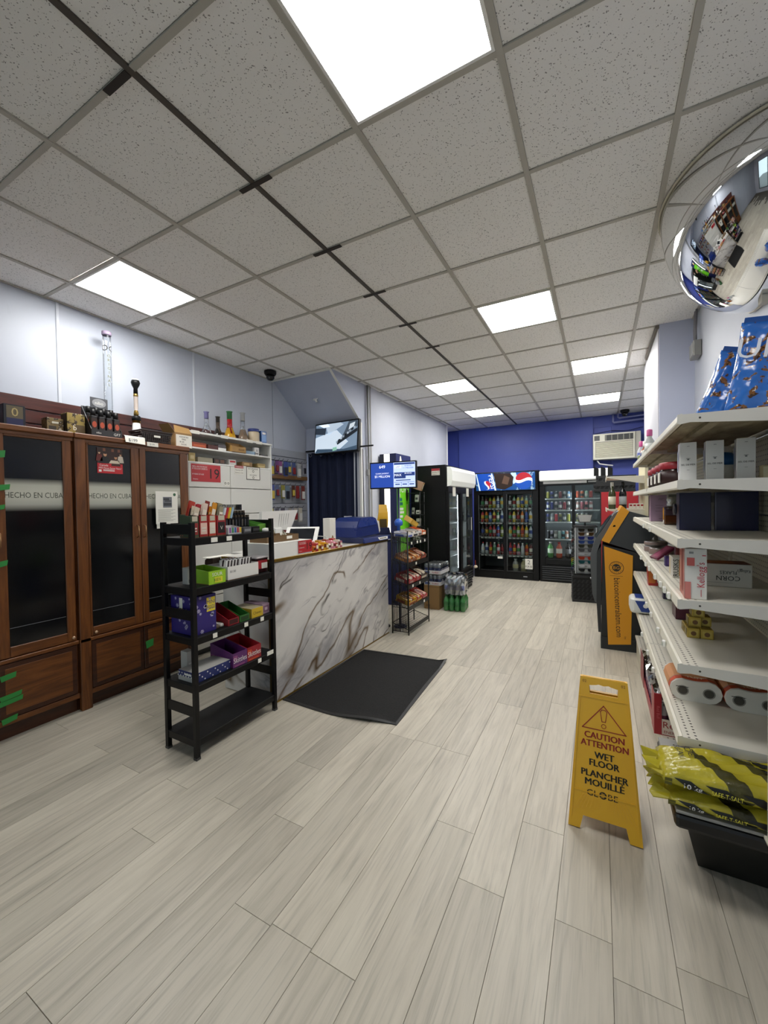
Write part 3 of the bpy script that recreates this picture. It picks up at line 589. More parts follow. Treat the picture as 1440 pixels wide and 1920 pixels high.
# ================================================================ slat wall with hooks, soffit corner
t = thing('slatwall_board', 'pale grey slatwall behind the counter hung with small goods', 'slatwall', (-3.742, 4.09, 0))
for k in range(13): G().box((0, -.50, .86+k*.104), (.012, .505, .956+k*.104), M('#a6aab4', .5), .003).put('slat', t)
tag(G().box((-3.729, 3.6, 1.80), (-3.64, 4.50, 1.85), mat_wood('#5b4024', '#7a5833', '#87643c', 1, 'shelf_pine'), .003).put('shelf_board'), 'brown wooden shelf plank on the slatwall', 'shelf')
HOOKM = M('#3a3b3e', .35, .8)
packs = [(2.03, [(3.66, '#8e3b2a'), (3.72, '#a83a22'), (3.80, '#7f86a8'), (3.88, '#6d3f7c'), (3.95, '#8c4a86'), (4.04, '#3c4f93'), (4.12, '#51679c'), (4.2, '#4a5a8a'), (4.32, '#aeb0b4'), (4.42, '#9a9aa6')]),
         (1.72, [(3.69, '#c9c6ca'), (3.79, '#4a58a0'), (3.89, '#5f6b90'), (3.98, '#8d8a3a'), (4.08, '#6f8394'), (4.18, '#5a3328'), (4.28, '#8b2f2c'), (4.38, '#7d3a34')]),
         (1.42, [(3.67, '#a8583e'), (3.77, '#a6a032'), (3.88, '#5c5a68'), (3.97, '#514e5c'), (4.12, '#a7a39c'), (4.22, '#b5b1a8'), (4.33, '#c2beb2')]), (1.14, [(4.02, '#7e2f2f'), (4.12, '#b8b4ac'), (4.24, '#a87a80'), (4.35, '#8d3a40')])]
names_ = {'8': 'reddish', 'a': 'ochre', '7': 'violet', '6': 'grey blue', '3': 'blue', '5': 'slate', '4': 'deep blue', 'c': 'pale', '9': 'lilac', 'b': 'white'}
n = 0
for r, (z, row) in enumerate(packs):
    for k, (y, c) in enumerate(row):
        tk = thing('wall_hook', f'metal slatwall hook, {ORD[k]} along the {ORD[r]} row from the top', 'hook', (-3.73, y, z+.012), group='hooks on the pale slatwall')
        G().tube([(0, 0, 0), (.13, 0, -.012), (.15, 0, .012)], .003, HOOKM, 5).put('rod', tk)
        hh = .15+.02*((k*7+r) % 3); w2 = .06+.008*((k+r) % 3)
        tt = thing('blister_pack', f'{names_.get(c[1], "dark")} hanging packet, {ORD[k]} along the {ORD[r]} slatwall hook row', 'packet', (-3.64+.012*(k % 2), y, z-.005), PI/2, 'packets hanging on the slatwall')
        g = G(); g.box((-w2/2, -.002, -hh), (w2/2, .002, .002), M(c, .45), .001); g.put('card', tt)
        g = G(); g.box((-w2*.36, -.016, -hh+.015), (w2*.36, -.0025, -hh*.38), M(('#d9d9d6', '#2b2b34', '#c9b34a', '#8c2f33')[(k+r) % 4], .3), .004); g.put('blister', tt)
# curtain, rod, television, camera
t = thing('curtain', 'dark navy curtain with grommets hung in the doorway under the soffit', 'curtain', (-3.28, 4.64, 0))
g = G(); N = 84; cols = []
for i in range(N+1):
    x = -.46+.93*i/N; y = .032*math.sin(i/N*PI*13)+.01*math.sin(i*1.3); cols.append([g.bm.verts.new((x+.008*math.sin(i*.9+z), y*(.75+.25*(2.2-z)/2.2), z)) for z in (.03, .7, 1.4, 2.12, 2.20)])
for a, b in zip(cols, cols[1:]):
    for q in range(4): g.fa([a[q], b[q], b[q+1], a[q+1]], M('#101b38', .85), True)
g.put('cloth', t)
for k in range(5): G().disc((-.38+.19*k, -.043, 2.165), (1, 0, 0), (0, 0, 1), .026, M('#8d8f93', .3, .9), 14, .017).put('grommet', t)
tag(G().cyl((-3.74, 4.598, 2.225), (-2.62, 4.598, 2.225), .011, BLACK, 10).put('curtain_rod'), 'thin black curtain rod running past the white wall corner', 'curtain rod')
t = thing('television', 'wall television showing grey security camera picture above the curtain', 'television', (-3.13, 4.50, 2.36), rot=(-.10, .0, -.06))
G().box((-.375, -.02, -.215), (.375, .03, .215), BLACK, .006).put('housing', t)
SC = lambda c, e=1.0: M(c, .4, 0, e)
G().box((-.355, -.0215, -.195), (.355, -.0203, .195), SC('#6f8296', .9)).put('screen', t)
g = G(); P = lambda pts, c, e=.9, k=0: g.poly([(x*.71, -.0222-.0004*k, z*.39) for x, z in pts], SC(c, e))
P([(-.5, -.5), (.05, -.5), (.3, -.2), (.02, .25), (-.5, .05)], '#b9c6d3', 1.0, 1); P([(-.5, .18), (-.26, .12), (-.24, .36), (-.5, .4)], '#2d3744', .6, 2); P([(-.24, .36), (-.18, .1), (.18, .42), (.1, .5), (-.2, .5)], '#aebccb', .9, 1); P([(-.44, .5), (-.2, .5), (-.15, .4), (-.3, .38)], '#d9e6f0', 1.1, 3)
P([(.05, -.28), (.5, .12), (.5, .24), (.3, .08), (.02, -.16)], '#1d242d', .5, 4); P([(.12, -.1), (.5, .3), (.5, .5), (.3, .5), (.22, .2)], '#414d5a', .7, 3); P([(.3, .2), (.42, .3), (.45, .45), (.33, .4)], '#c3cdd6', .9, 5); P([(-.5, -.5), (-.44, -.36), (.2, -.44), (.5, -.36), (.5, -.5)], '#3b5166', .6, 5); P([(-.06, -.48), (.04, -.46), (.04, -.34), (-.06, -.36)], '#7fae9a', .9, 6)
for k in range(9): P([(.02+.05*k, -.22+.055*k), (.06+.05*k, -.2+.055*k), (.055+.05*k, -.13+.055*k), (.015+.05*k, -.15+.055*k)], ('#8b97a3', '#12171d', '#a5b0ba')[k % 3], .7, 7)
g.put('screen_picture', t); G().box((-.05, .03, -.05), (.05, .115, .05), BLACK).put('mount', t)
def dome_camera(label, x, y, z=ZC):
    t = thing('dome_camera', label, 'security camera', (x, y, z)); G().lathe((0, 0, 0), [(.072, -.002), (.072, -.03), (.06, -.05)], BLACK, 18).put('base', t)
    G().lathe((0, 0, 0), [(.05, -.05), (.048, -.085), (.03, -.108), (0, -.115)], M('#101012', .12), 18).put('dome', t); G().disc((.018, -.04, -.092), (1, 0, 0), (0, .6, -.8), .011, GREY, 10).put('lens', t)
dome_camera('black dome camera on the ceiling by the sloping soffit', -3.50, 3.66)
dome_camera('black dome camera on the ceiling near the blue wall', .40, 8.45)
t = thing('sprinkler_stub', 'small white round fitting on the sloping soffit', 'fitting', (-3.27, 4.23, 2.842), rot=(math.atan2(.53, .68)+PI, 0, 0))
G().lathe((0, 0, 0), [(.035, 0), (.033, .008), (.015, .012), (.012, .04), (.018, .045), (0, .048)], WHITE, 14).put('fitting_body', t)
# pipes and junctions on the white wall corner
t = thing('wall_conduit', 'grey white pipes and cables running down the white wall corner', 'pipe', (XS+.03, 4.76, 0))
for k, (dx, dy, r, c) in enumerate(((0, 0, .014, '#8f8f8c'), (.012, .04, .008, '#b9b8b4'), (.0, .075, .006, '#77767a'))): G().tube([(dx, dy, .0), (dx, dy+.004, 1.2), (dx+.004, dy, 2.2), (dx, dy, ZC-.002)], r, M(c, .5), 8).put('pipe', t)
G().box((-.025, -.04, 1.02), (.02, .05, 1.14), M('#a9a8a6', .5), .004).put('junction_box', t); G().box((-.025, -.02, 1.85), (.015, .04, 1.93), M('#a9a8a6', .5), .004).put('junction_box', t)
# ================================================================ marble counter
CZ = 1.055
t = thing('sales_counter', 'sales counter clad in white marble pattern with gold edge trims', 'counter', (-2.37, 3.08, 0)); O = (-2.37, 3.08)
def cb(n, a, b, m, bev=0, par=None): return G().box((a[0]-O[0], a[1]-O[1], a[2]), (b[0]-O[0], b[1]-O[1], b[2]), m, bev).put(n, par or t)
GOLD = M('#8f7433', .32, .85)
cb('front_panel', (-2.125, 2.19, .008), (-2.105, 3.98, 1.03), MARBLE); cb('side_panel', (-2.64, 2.19, .008), (-2.127, 2.21, 1.03), MARBLE); cb('side_panel', (-2.64, 3.96, .008), (-2.127, 3.98, 1.03), MARBLE)
cb('counter_top', (-2.66, 2.185, 1.031), (-2.108, 3.985, CZ), M('#cfcdc8', .3), .003); cb('counter_top', (-2.81, 2.42, 1.031), (-2.662, 3.985, CZ), M('#cfcdc8', .3), .003); cb('inner_shelf', (-2.64, 2.23, .5), (-2.15, 3.94, .52), CARDD)
cb('edge_trim', (-2.107, 2.178, 1.036), (-2.096, 3.985, CZ+.004), GOLD, .002); cb('edge_trim', (-2.64, 2.176, 1.036), (-2.108, 2.185, CZ+.003), GOLD, .002)
cb('edge_trim', (-2.124, 2.176, 0), (-2.098, 2.19, 1.035), GOLD, .002); cb('edge_trim', (-2.152, 2.179, 0), (-2.128, 2.189, 1.035), M('#5b4a2a', .4, .6), .002)
cb('edge_trim', (-2.1045, 2.191, .0), (-2.098, 3.98, .01), GOLD)
g = G(); g.prism([(-2.742, .97), (-2.762, 1.0), (-2.757, 1.03), (-2.732, 1.045), (-2.664, 1.045), (-2.664, .97)], 1, 2.12, 2.35, M('#2f2018', .5)); 
tag(g.put('side_ledge', None), 'dark brown rounded ledge end beside the counter corner, under white paper', 'ledge'); 
tag(G().box((-2.76, 2.10, 1.0455), (-2.68, 2.34, 1.052), PAPER, .002).put('paper_stack'), 'white papers lying on the brown rounded ledge', 'paper')

# long white carton with the 19 sign
t = carton('long_carton', 'long white carton on the counter edge holding an age sign', 'carton', (-2.275, 2.435, CZ+.0005), (.46, .30, .112), M('#e4e3df', .5), [('f', .0, .97, .98, 1, M('#c9c8c4', .5))], PI/2)
age_sign('small red sign with 19 on the front of the long white carton', (-2.1205, 2.575, CZ+.062), .17, .098)
t = tray('kraft_tray', 'brown kraft tray of crumpled receipts on the long white carton', 'tray', (-2.3, 2.42, CZ+.1135), (.36, .18, .052), M('#6b5233', .75), [('f', .6, .3, .78, .75, PAPER)], PI/2, None, .95, CARDD, 1.0)
for k, (x, y, s, a) in enumerate([(-2.31, 2.285, .03, .4), (-2.29, 2.35, .032, 1.2), (-2.32, 2.42, .03, 2.1), (-2.28, 2.485, .032, 2.7), (-2.31, 2.545, .028, .1)]):
    g = G(); r = random.Random(k); pts = [(math.cos(q)*s*(.6+.5*r.random()), math.sin(q)*s*.7, .02+.07*r.random()) for q in [i*PI/3 for i in range(6)]]
    c = g.bm.verts.new((0, 0, .06)); vs = [g.bm.verts.new(p) for p in pts]
    for i in range(6): g.fa([c, vs[i], vs[(i+1) % 6]], M(('#dcdad2', '#a9a493', '#8b8168')[k % 3], .7))
    tag(g.put('receipt', None, (x, y, CZ+.1185), a), f'crumpled receipt in the kraft tray, {ORD[k]} of its heap', 'receipt', 'receipts in the kraft tray')
# monitor seen from behind, tablet till, cup box, candy row
t = thing('till_monitor', 'white cash register monitor seen from behind on the counter', 'monitor', (-2.67, 2.85, CZ+.0005), PI/2)
g = G(); g.hexa([(-.20, .0, .19), (.175, .0, .155), (.19, .03, .155), (-.20, .03, .19), (-.23, -.03, .345), (.25, -.03, .35), (.25, 0, .35), (-.23, 0, .345)], M('#e6e5e1', .4)); g.put('housing', t)
g = G(); [g.hexa([(x, -.005, .20), (x+.006, -.005, .20), (x+.006, .0, .2), (x, .0, .2), (x, -.0305, .32), (x+.006, -.0305, .32), (x+.006, -.02, .32), (x, -.02, .32)], M('#cfcecb', .5)) for x in (.0, .03, .06, .09, .12)]; g.put('vent', t)
G().prism([(-.02, 0), (.13, 0), (.09, .17), (.02, .2), (-.03, .18)], 0, -.06, .03, PLAST).put('stand', t); G().box((-.11, -.06, 0), (.09, .13, .018), PLAST, .006).put('base', t)
t = thing('till_tablet', 'white framed tablet till with a black tilted screen', 'tablet', (-2.425, 2.90, CZ+.0005), .50)
G().prism([(-.09, 0), (.10, 0), (.085, .165), (-.09, .05)], 0, -.11, .11, M('#9a9b9b', .4)).put('stand', t)
g = G(); g.hexa([(-.15, -.11, .05), (.15, -.11, .05), (.15, .085, .18), (-.15, .085, .18), (-.15, -.118, .062), (.15, -.118, .062), (.15, .077, .192), (-.15, .077, .192)], PLAST); g.put('frame', t)
g = G(); g.poly([(-.115, -.0975, .0777), (.115, -.0975, .0777), (.115, .0545, .1790), (-.115, .0545, .1790)], M('#15191f', .08)); g.put('screen', t)
G().tube([(.12, .12, .1), (.2, .16, .09), (.24, .1, .03), (.22, .0, .006)], .005, M('#c9c9c7', .5), 6).put('cable', t)
boxF('cup_box', 'tall narrow white box standing on the counter before the curtain', 'box', (-2.36, 3.24, CZ+.0005), (.10, .08, .265), M('#dcdad2', .5), deco=[('f', .05, .02, .95, .1, M('#c4c1b6', .6))])
tag(G().prism([(-.05, 0), (.05, 0), (.03, .05), (-.01, .10), (-.045, .03)], 0, -.004, .004, CARD).put('paper_tag', None, (-2.29, 3.2, CZ), .2), 'folded brown paper tag leaning at the tall white box', 'paper tag')
t = thing('plate_stack', 'oval grey metal tray lying on the counter beside the blue terminal', 'tray', (-2.56, 3.30, CZ+.0005)); 
for k in range(2): G().lathe((0, 0, .004+k*.014), [(.09, 0), (.135, .008), (.138, .010), (.09, .003), (0, .003)], M('#9d9d9b', .3, .7), 22).put('plate', t)
cc = ['#c8741f', '#a32a2a', '#d9b12a', '#8d3a1e', '#d9a01a', '#b8862a', '#e0d7c8', '#c87d8a', '#d98aa0', '#a03f3a', '#d6cdbf', '#b06a7a']
for k in range(12):
    y = 2.69+.036*k; t = thing('candy_pack', f'small bright candy pack, {ORD[k]} along the counter edge from the age sign', 'candy', (-2.145, y, CZ), PI/2, 'candy packs along the counter edge')
    h = .05+.012*((k*5) % 3); G().box((-.016, -.03, 0), (.016, .03, h), M(cc[k], .35), .003).put('wrapper', t); prints(.032, .06, h, [('f', .1, .35, .9, .75, M('#efe6d2' if k % 2 else '#5a1d12', .4)), ('t', .2, .2, .8, .8, M(cc[(k+4) % 12], .4))]).put('print', t)
for k in range(8):
    y = 2.70+.052*k; t = thing('candy_pack', f'candy pack in the rear counter row, {ORD[k]} from the age sign', 'candy', (-2.205, y, CZ), PI/2, 'candy packs along the counter edge')
    h = .07+.015*((k*3) % 2); G().box((-.022, -.024, 0), (.022, .024, h), M(cc[(k*5+2) % 12], .35), .003).put('wrapper', t); prints(.044, .048, h, [('f', .1, .4, .9, .8, M('#e8c23a' if k % 2 else '#efe6d2', .4))]).put('print', t)
# blue lottery terminal, its display screen and ticket stand
NB = M('#1a2c6b', .3); NBD = M('#152049', .35)
t = thing('lottery_terminal', 'blue hooded lottery terminal at the far end of the counter', 'terminal', (-2.34, 3.74, CZ+.0045), PI/2)
pr = [(-.25, .05), (-.235, .15), (-.20, .215), (-.15, .25), (.10, .255), (.17, .235), (.215, .17), (.25, .06)]
g = G(); g.prism([(x, z) for x, z in pr], 1, -.13, .16, NB); g.put('hood', t)
g = G(); g.prism([(x*.93, z*.96+.004) for x, z in pr[1:-1]], 1, -.138, -.13, M('#22377f', .28)); g.put('hood_face', t)
G().prism([(-.30, 0), (.30, 0), (.295, .045), (-.285, .05)], 1, -.24, .2, NBD).put('base', t)
g = G(); g.hexa([(-.29, -.262, 0), (.295, -.262, 0), (.295, -.24, 0), (-.29, -.24, 0), (-.29, -.252, .04), (.295, -.252, .04), (.295, -.24, .046), (-.29, -.24, .046)], NB); g.put('front_lip', t)
g = G(); g.poly([(.02, -.2605, .008), (.20, -.2605, .008), (.215, -.2535, .036), (-.01, -.2535, .036)], PAPER); [g.poly([(.03+.03*k, -.2592, .017), (.052+.03*k, -.2592, .017), (.053+.03*k, -.2575, .027), (.031+.03*k, -.2575, .027)], INK) for k in range(5)]; g.put('label', t)
g = G(); g.prism([(.20, .215), (.26, .20), (.29, .09), (.262, .06), (.232, .13)], 1, -.12, .1, M('#d9d8cf', .4)); g.put('reader', t)
t = thing('lottery_screen', 'lottery jackpot screen with blue and pale panels above the counter end', 'screen', (-2.13, 4.20, 0), .12)
G().cyl((.05, .035, .0), (.05, .035, 1.66), .014, NBD, 10).put('pole', t); G().lathe((.05, .035, 0), [(.08, 0), (.08, .012), (.03, .025)], NBD, 18).put('foot', t)
G().box((-.29, -.02, 1.63), (.29, .02, 1.945), BLACK, .005).put('housing', t)
g = G(); g.box((-.275, -.0212, 1.645), (.01, -.0204, 1.93), M('#1c3f96', .4, 0, .9)); g.box((.011, -.0212, 1.645), (.275, -.0204, 1.93), M('#b5c6ee', .4, 0, .9)); g.put('screen', t)
LW = M('#f2f5ff', .4, 0, 1.0); DB = M('#17306e', .4, 0, .8); g = G(); tx = lambda s, x, z, h, m, w=None, al='C': g.text(s, (x, -.0222, z), (1, 0, 0), (0, 0, 1), h, m, al, w)
tx('649', -.13, 1.888, .036, LW); tx('CLASSIC JACKPOT', -.13, 1.81, .014, LW, .2); tx('$5 MILLION', -.13, 1.775, .026, LW, .21)
for a, b, c, d, m in ((.018, 1.905, .27, 1.925, DB), (.03, 1.865, .105, 1.895, M('#e9eefc', .4, 0, 1)), (.018, 1.775, .27, 1.815, DB), (.018, 1.745, .16, 1.776, DB), (.018, 1.7, .265, 1.704, DB), (.105, 1.655, .109, 1.70, DB), (.19, 1.655, .194, 1.70, DB)): g.poly([(a, -.0219, b), (c, -.0219, b), (c, -.0219, d), (a, -.0219, d)], m)
tx('649', .066, 1.88, .026, DB); tx('$5,000,000', .19, 1.89, .013, DB, .12); tx('+ 1 MILLION', .19, 1.865, .016, DB, .13); tx('MAX', .066, 1.785, .028, LW); tx('$65,000,000', .19, 1.803, .012, LW, .13); g.poly([(.04, -.0219, 1.72), (.22, -.0219, 1.72), (.22, -.0219, 1.73), (.04, -.0219, 1.73)], DB)
for x in (.06, .148, .232): g.poly([(x-.028, -.0219, 1.672), (x+.028, -.0219, 1.672), (x+.028, -.0219, 1.684), (x-.028, -.0219, 1.684)], DB)
g.put('lettering', t)
t = thing('ticket_stand', 'curved yellow lottery ticket sign in a dark blue counter holder', 'sign', (-2.27, 4.17, CZ), 1.0)
g = G()
for k in range(6):
    a, b = k/6, (k+1)/6; f = lambda q: (.05*q*q*2.2-.06*q, .10+.29*q)
    (y0, z0), (y1, z1) = f(a), f(b); wl_ = lambda q: -.10*(1-.86*q); wr_ = lambda q: .07+.02*q
    g.hexa([(wl_(a), y0, z0), (wr_(a), y0, z0), (wr_(a), y0+.004, z0), (wl_(a), y0+.004, z0), (wl_(b), y1, z1), (wr_(b), y1, z1), (wr_(b), y1+.004, z1), (wl_(b), y1+.004, z1)], M('#c79a1e', .35))
g.put('sign_card', t); G().prism([(-.04, -.02), (.05, -.02), (.04, .02), (-.03, .02)], 2, .12, .22, M('#4a3a12', .5)).put('print', t)
G().prism([(-.09, 0), (.09, 0), (.06, .12), (-.06, .12)], 1, -.06, .06, M('#161f45', .4)).put('holder', t)
tag(G().prism([(-.09, 0), (.09, 0), (.09, .03), (-.09, .03)], 1, -.08, .08, NBD).cyl((0, 0, .03), (0, 0, .05), .03, NBD).put('swivel_base', None, (-2.27, 4.17, 1.003)), 'dark swivel foot carrying the yellow ticket sign', 'stand')
G().cyl((0, 0, 0), (0, 0, 1.0), .012, BLACK, 8).put('leg', bpy.data.objects['swivel_base'], (0, 0, -1.003)); G().lathe((0, 0, -1.003), [(.08, 0), (.08, .01), (.02, .02)], BLACK, 16).put('foot', bpy.data.objects['swivel_base'])

t = thing('leaflet_holder', 'white framed navy leaflet holder behind the blue terminal', 'holder', (-2.60, 3.93, CZ+.0005), PI/2-.5)
G().box((-.045, -.006, 0), (.045, .006, .26), M('#1b2858', .4), .002).put('back_card', t); g = G()
for a, b in (((-.05, .0), (-.036, .262)), ((.036, .0), (.05, .262)), ((-.036, .246), (.036, .262))): g.box((a[0], -.012, a[1]), (b[0], -.0065, b[1]), M('#c9cbd0', .35))
g.put('frame', t); G().box((-.05, -.03, 0), (.05, .03, .012), M('#c9cbd0', .35)).put('foot', t)
# ================================================================ black shelf rack with sweets
RX, RY = -2.17, 1.80
t = thing('shelf_rack', 'narrow black steel shelf rack of five shelves in front of the counter end', 'rack', (RX, RY, 0))
def rb(n, a, b, m=BLKM, bev=.001): return G().box((a[0]-RX, a[1]-RY, a[2]), (b[0]-RX, b[1]-RY, b[2]), m, bev).put(n, t)
SZ = [1.272, .985, .700, .425, .115]; X0, X1, Y0, Y1 = -2.315, -2.03, 1.475, 2.125
for x in (X0, X1-.026):
    for y in (Y0, Y1-.026):
        p = rb('post', (x, y, .012), (x+.026, y+.026, 1.362)); G().box((x-.001-RX, y-.001-RY, 0), (x+.027-RX, y+.027-RY, .014), M('#3a3a3b', .4)).put('foot', p)
for z in SZ:
    s = rb('shelf', (X0+.002, Y0+.002, z-.006), (X1-.002, Y1-.002, z), M('#131416', .5, spec=.3))
    for a, b in (((X1-.0265, Y0+.026), (X1-.004, Y1-.026)), ((X0+.004, Y0+.026), (X0+.0265, Y1-.026))): G().box((a[0]-RX, a[1]-RY, z-.042), (b[0]-RX, b[1]-RY, z-.0002), BLKM, .001).put('front_rail', s)
    for y in (Y0+.004, Y1-.02): G().box((X0+.026-RX, y-RY, z-.042), (X1-.026-RX, y+.016-RY, z-.006), BLKM).put('end_rail', s)
for z in (1.295, .80, .245):
    for y in (Y0+.003, Y1-.011): rb('end_bar', (X0+.026, y, z), (X1-.026, y+.008, z+.058))
for k, (y, z, w) in enumerate([(1.63, SZ[0]-.02, .045), (1.74, SZ[0]-.02, .04), (1.86, SZ[2]-.02, .03), (2.0, SZ[2]-.02, .03), (1.62, SZ[2]-.02, .03), (1.97, SZ[3]-.02, .03), (2.07, SZ[3]-.0, .06)]):
    tag(G().box((-.001, -w/2, -.013), (.001, w/2, .015), PAPER).put('price_tag', None, (-2.0325, y, z)), f'white price tag, {ORD[k]} going down the rails of the black shelf rack', 'price tag', 'price tags on the black shelf rack')
def RK(z): return SZ[z]+.0005
# top shelf
spec = [('green and red cigarillo carton at the left end of the rack top', 1.525, .05, '#3b4a36', '#8d2a2a'), ('red cigarillo carton behind the front rack post', 1.585, .055, '#9d2127', '#d8b7a8'), ('red orange cigarillo carton with a white label, right of the front rack post', 1.645, .05, '#b43a2a', '#d8cfc0'), ('red cigarillo carton with a black winged badge', 1.71, .065, '#8f1f26', '#1a1414')]
for k, (lab, y, w, c, c2) in enumerate(spec):
    t = tray('cigarillo_carton', lab, 'carton', (-2.115, y, RK(0)), (w, .10, .135), M(c, .4), [('f', .1, .12, .9, .62, M(c2, .45)), ('f', .15, .7, .85, .92, M('#b7b09c', .5))]+([('f', 'V', .5, .36, .16, M('#d7d2c6', .5))] if k == 3 else [('f', .25, .25, .75, .30, M('#d7d2c6', .5)), ('f', .25, .36, .75, .42, M('#d7d2c6', .5))]), PI/2, None, .92)
    for j in range(4):
        r = random.Random(k*9+j); px = -2.14+.024*(j % 2)-.02*(j//2); hh = .17+.05*r.random()
        c3 = [('#a93a2e', '#c9bda8'), ('#9e2430', '#d3c2b4'), ('#7d2a20', '#c98a2a'), ('#3d3a30', '#8f8a70')][k][j % 2]
        t2 = thing('cigarillo_pouch', f'tilted foil pouch, {ORD[j]} standing in the {["green and red", "post-hidden red", "red orange", "black badge"][k]} carton', 'pouch', (px, y-w*.2+.4*w*(j % 2), RK(0)+.006), PI/2, 'foil pouches on the rack top', )
        t2.rotation_euler = (0, .18+.12*r.random(), PI/2)
        g = G(); g.hexa([(-.017, -.003, 0), (.017, -.003, 0), (.017, .003, 0), (-.017, .003, 0), (-.017, -.001, hh), (.017, -.001, hh), (.017, .001, hh), (-.017, .001, hh)], M(c3, .3)); g.put('foil', t2)
        G().box((-.012, -.0042, hh*.5), (.012, -.0034, hh*.8), M('#e2dccb' if j % 2 else '#241a16', .4)).put('print', t2)
t = tray('lighter_tray', 'white lighter tray striped with coloured squares at the rack top edge', 'tray', (-2.095, 1.80, RK(0)), (.105, .09, .055), M('#c7c5c6', .4), [('f', .08+.19*k, .2, .22+.19*k, .8, M(c, .4)) for k, c in enumerate(('#8a5a9a', '#3f8a5a', '#3a5aa0', '#a3343a', '#c9a93a'))], PI/2, None, .8, GREY)
for k, c in enumerate(('#dfe0e0', '#5d86b5', '#c9cfd2', '#a8262c', '#d0ad2c', '#8fa9bd')):
    t = thing('lighter', f'{["white", "blue", "pale", "red", "yellow", "light blue"][k]} upright lighter leaning over the striped tray', 'lighter', (-2.125, 1.735+.02*k, RK(0)+.10), PI/2, 'lighters above the striped tray')
    t.rotation_euler = (0, .28, PI/2); G().box((-.009, -.004, 0), (.009, .004, .075), M(c, .3), .003).put('lighter_body', t); G().box((-.006, -.004, .075), (.006, .004, .09), STEEL).put('cap', t)
tag(G().box((-.035, -.06, 0), (.035, .06, .098), M('#2a2b2e', .5), .003).put('riser_block', None, (-2.13, 1.785, RK(0)), 0), 'grey riser block behind the striped lighter tray', 'riser').location = (-2.235, 1.70, RK(0))
t = thing('lighter_display', 'black counter rack of dark lighters on the rack top', 'display', (-2.19, 1.912, RK(0)), PI/2)
G().box((-.115, -.055, 0), (.115, .065, .03), BLACK, .003).put('base', t); G().box((-.115, .055, .03), (.115, .065, .14), BLACK).put('back_card', t)
for r in range(2):
    for k in range(8):
        t2 = thing('lighter', f'black upright lighter, {ORD[k]} in the {"front" if r == 0 else "rear"} row of the black counter rack', 'lighter', (-2.155-.04*r, 1.822+.026*k, RK(0)+.0305+.0*r), PI/2, 'black lighters in the counter rack')
        h = .075+.03*r; G().box((-.01, -.008, 0), (.01, .008, h), M('#1a1b1e', .2), .003).put('lighter_body', t2); G().box((-.006, -.0085, h*.2), (.006, -.0082, h*.8), M(('#3c3c42', '#26272b', '#55504a')[k % 3], .3)).put('print', t2); G().box((-.008, -.006, h), (.008, .006, h+.014), M('#5b5348', .3, .8)).put('cap', t2)
t = thing('plastic_box', 'open clear plastic box on top of the black lighter rack', 'box', (-2.215, 1.912, RK(0)+.1515), PI/2); g = G()
g.box((-.07, -.03, 0), (.07, .03, .002), CLEAR); g.box((-.07, -.03, .002), (.07, -.028, .04), CLEAR); g.box((-.07, .028, .002), (.07, .03, .04), CLEAR); g.box((-.07, -.028, .002), (-.068, .028, .04), CLEAR); g.box((.068, -.028, .002), (.07, .028, .04), CLEAR); g.put('box_body', t)
tag(G().box((-.03, -.015, 0), (.03, .015, .018), M('#b9a58a', .5), .003).put('cigarette_roller', None, (-2.215, 1.912, RK(0)+.154), 1.3), 'tan and white roller lying inside the clear plastic box', 'roller')
for k in range(2): boxF('tin', ['dark round-lidded tin box on the front edge of the rack top', 'black patterned tin beside the green tray on the rack top'][k], 'tin', (-2.085, 1.915+.075*k, RK(0)), (.065, .05, .04), M(('#55565a', '#1d1e20')[k], .3, .3), deco=[('f', .1, .3, .9, .7, M(('#8d8e90', '#3a3a3c')[k], .3))])
t = tray('green_tray', 'open lime green display tray at the right end of the rack top', 'tray', (-2.17, 2.07, RK(0)), (.08, .16, .075), M('#4f8a34', .45), [('f', .1, .2, .9, .7, M('#77ad4a', .4))], PI/2, None, .7, M('#3a6a2a', .5))
tag(G().lathe((0, 0, 0), [(.02, 0), (.025, .006), (.02, .02), (0, .026)], M('#d9d9d4', .4), 12).put('round_cap', None, (-2.062, 2.075, RK(0))), 'small white round tin on the rack top by the far post', 'cap')  # a small round cap lying loose
# second shelf
boxF('small_carton', 'small pale carton at the back left of the second rack shelf', 'carton', (-2.2, 1.575, RK(1)), (.05, .05, .1), M('#a7a6a2', .5), deco=[('f', .1, .1, .9, .3, GREY)])
t = tray('candy_tray', 'lime green sour candy tray on the second rack shelf', 'tray', (-2.145, 1.655, RK(1)), (.125, .2, .1), M('#7fae27', .4), [('f', .02, .0, .98, .78, M('#97c42c', .4)), ('f', .35, .08, .8, .40, M('#d7d43a', .4)), ('f', 'SOUR', .5, .58, .2, WHITE), ('f', 'KIDS', .5, .25, .16, M('#2d6a2a', .5))], PI/2, None, .8, CARDD, .95)
for k in range(4): tag(G().box((-.014, -.05, 0), (.014, .05, .016), M(('#8db53a', '#6d9a2a')[k % 2], .35), .005).put('candy_packet', None, (-2.19+.036*(k % 2)*1.0, 1.655, RK(1)+.0055+.0175*(k // 2))), f'green packet inside the lime candy tray, {ORD[k]} from its left', 'candy', 'packets in the lime candy tray')
t = tray('white_tray', 'white price-marked tray holding striped packets on the second rack shelf', 'tray', (-2.15, 1.865, RK(1)), (.255, .2, .088), M('#dcdbd6', .5), [('f', '$1.50', .16, .62, .16, M('#5a5f66', .6))], PI/2, None, .98, CARDD, 1.0)
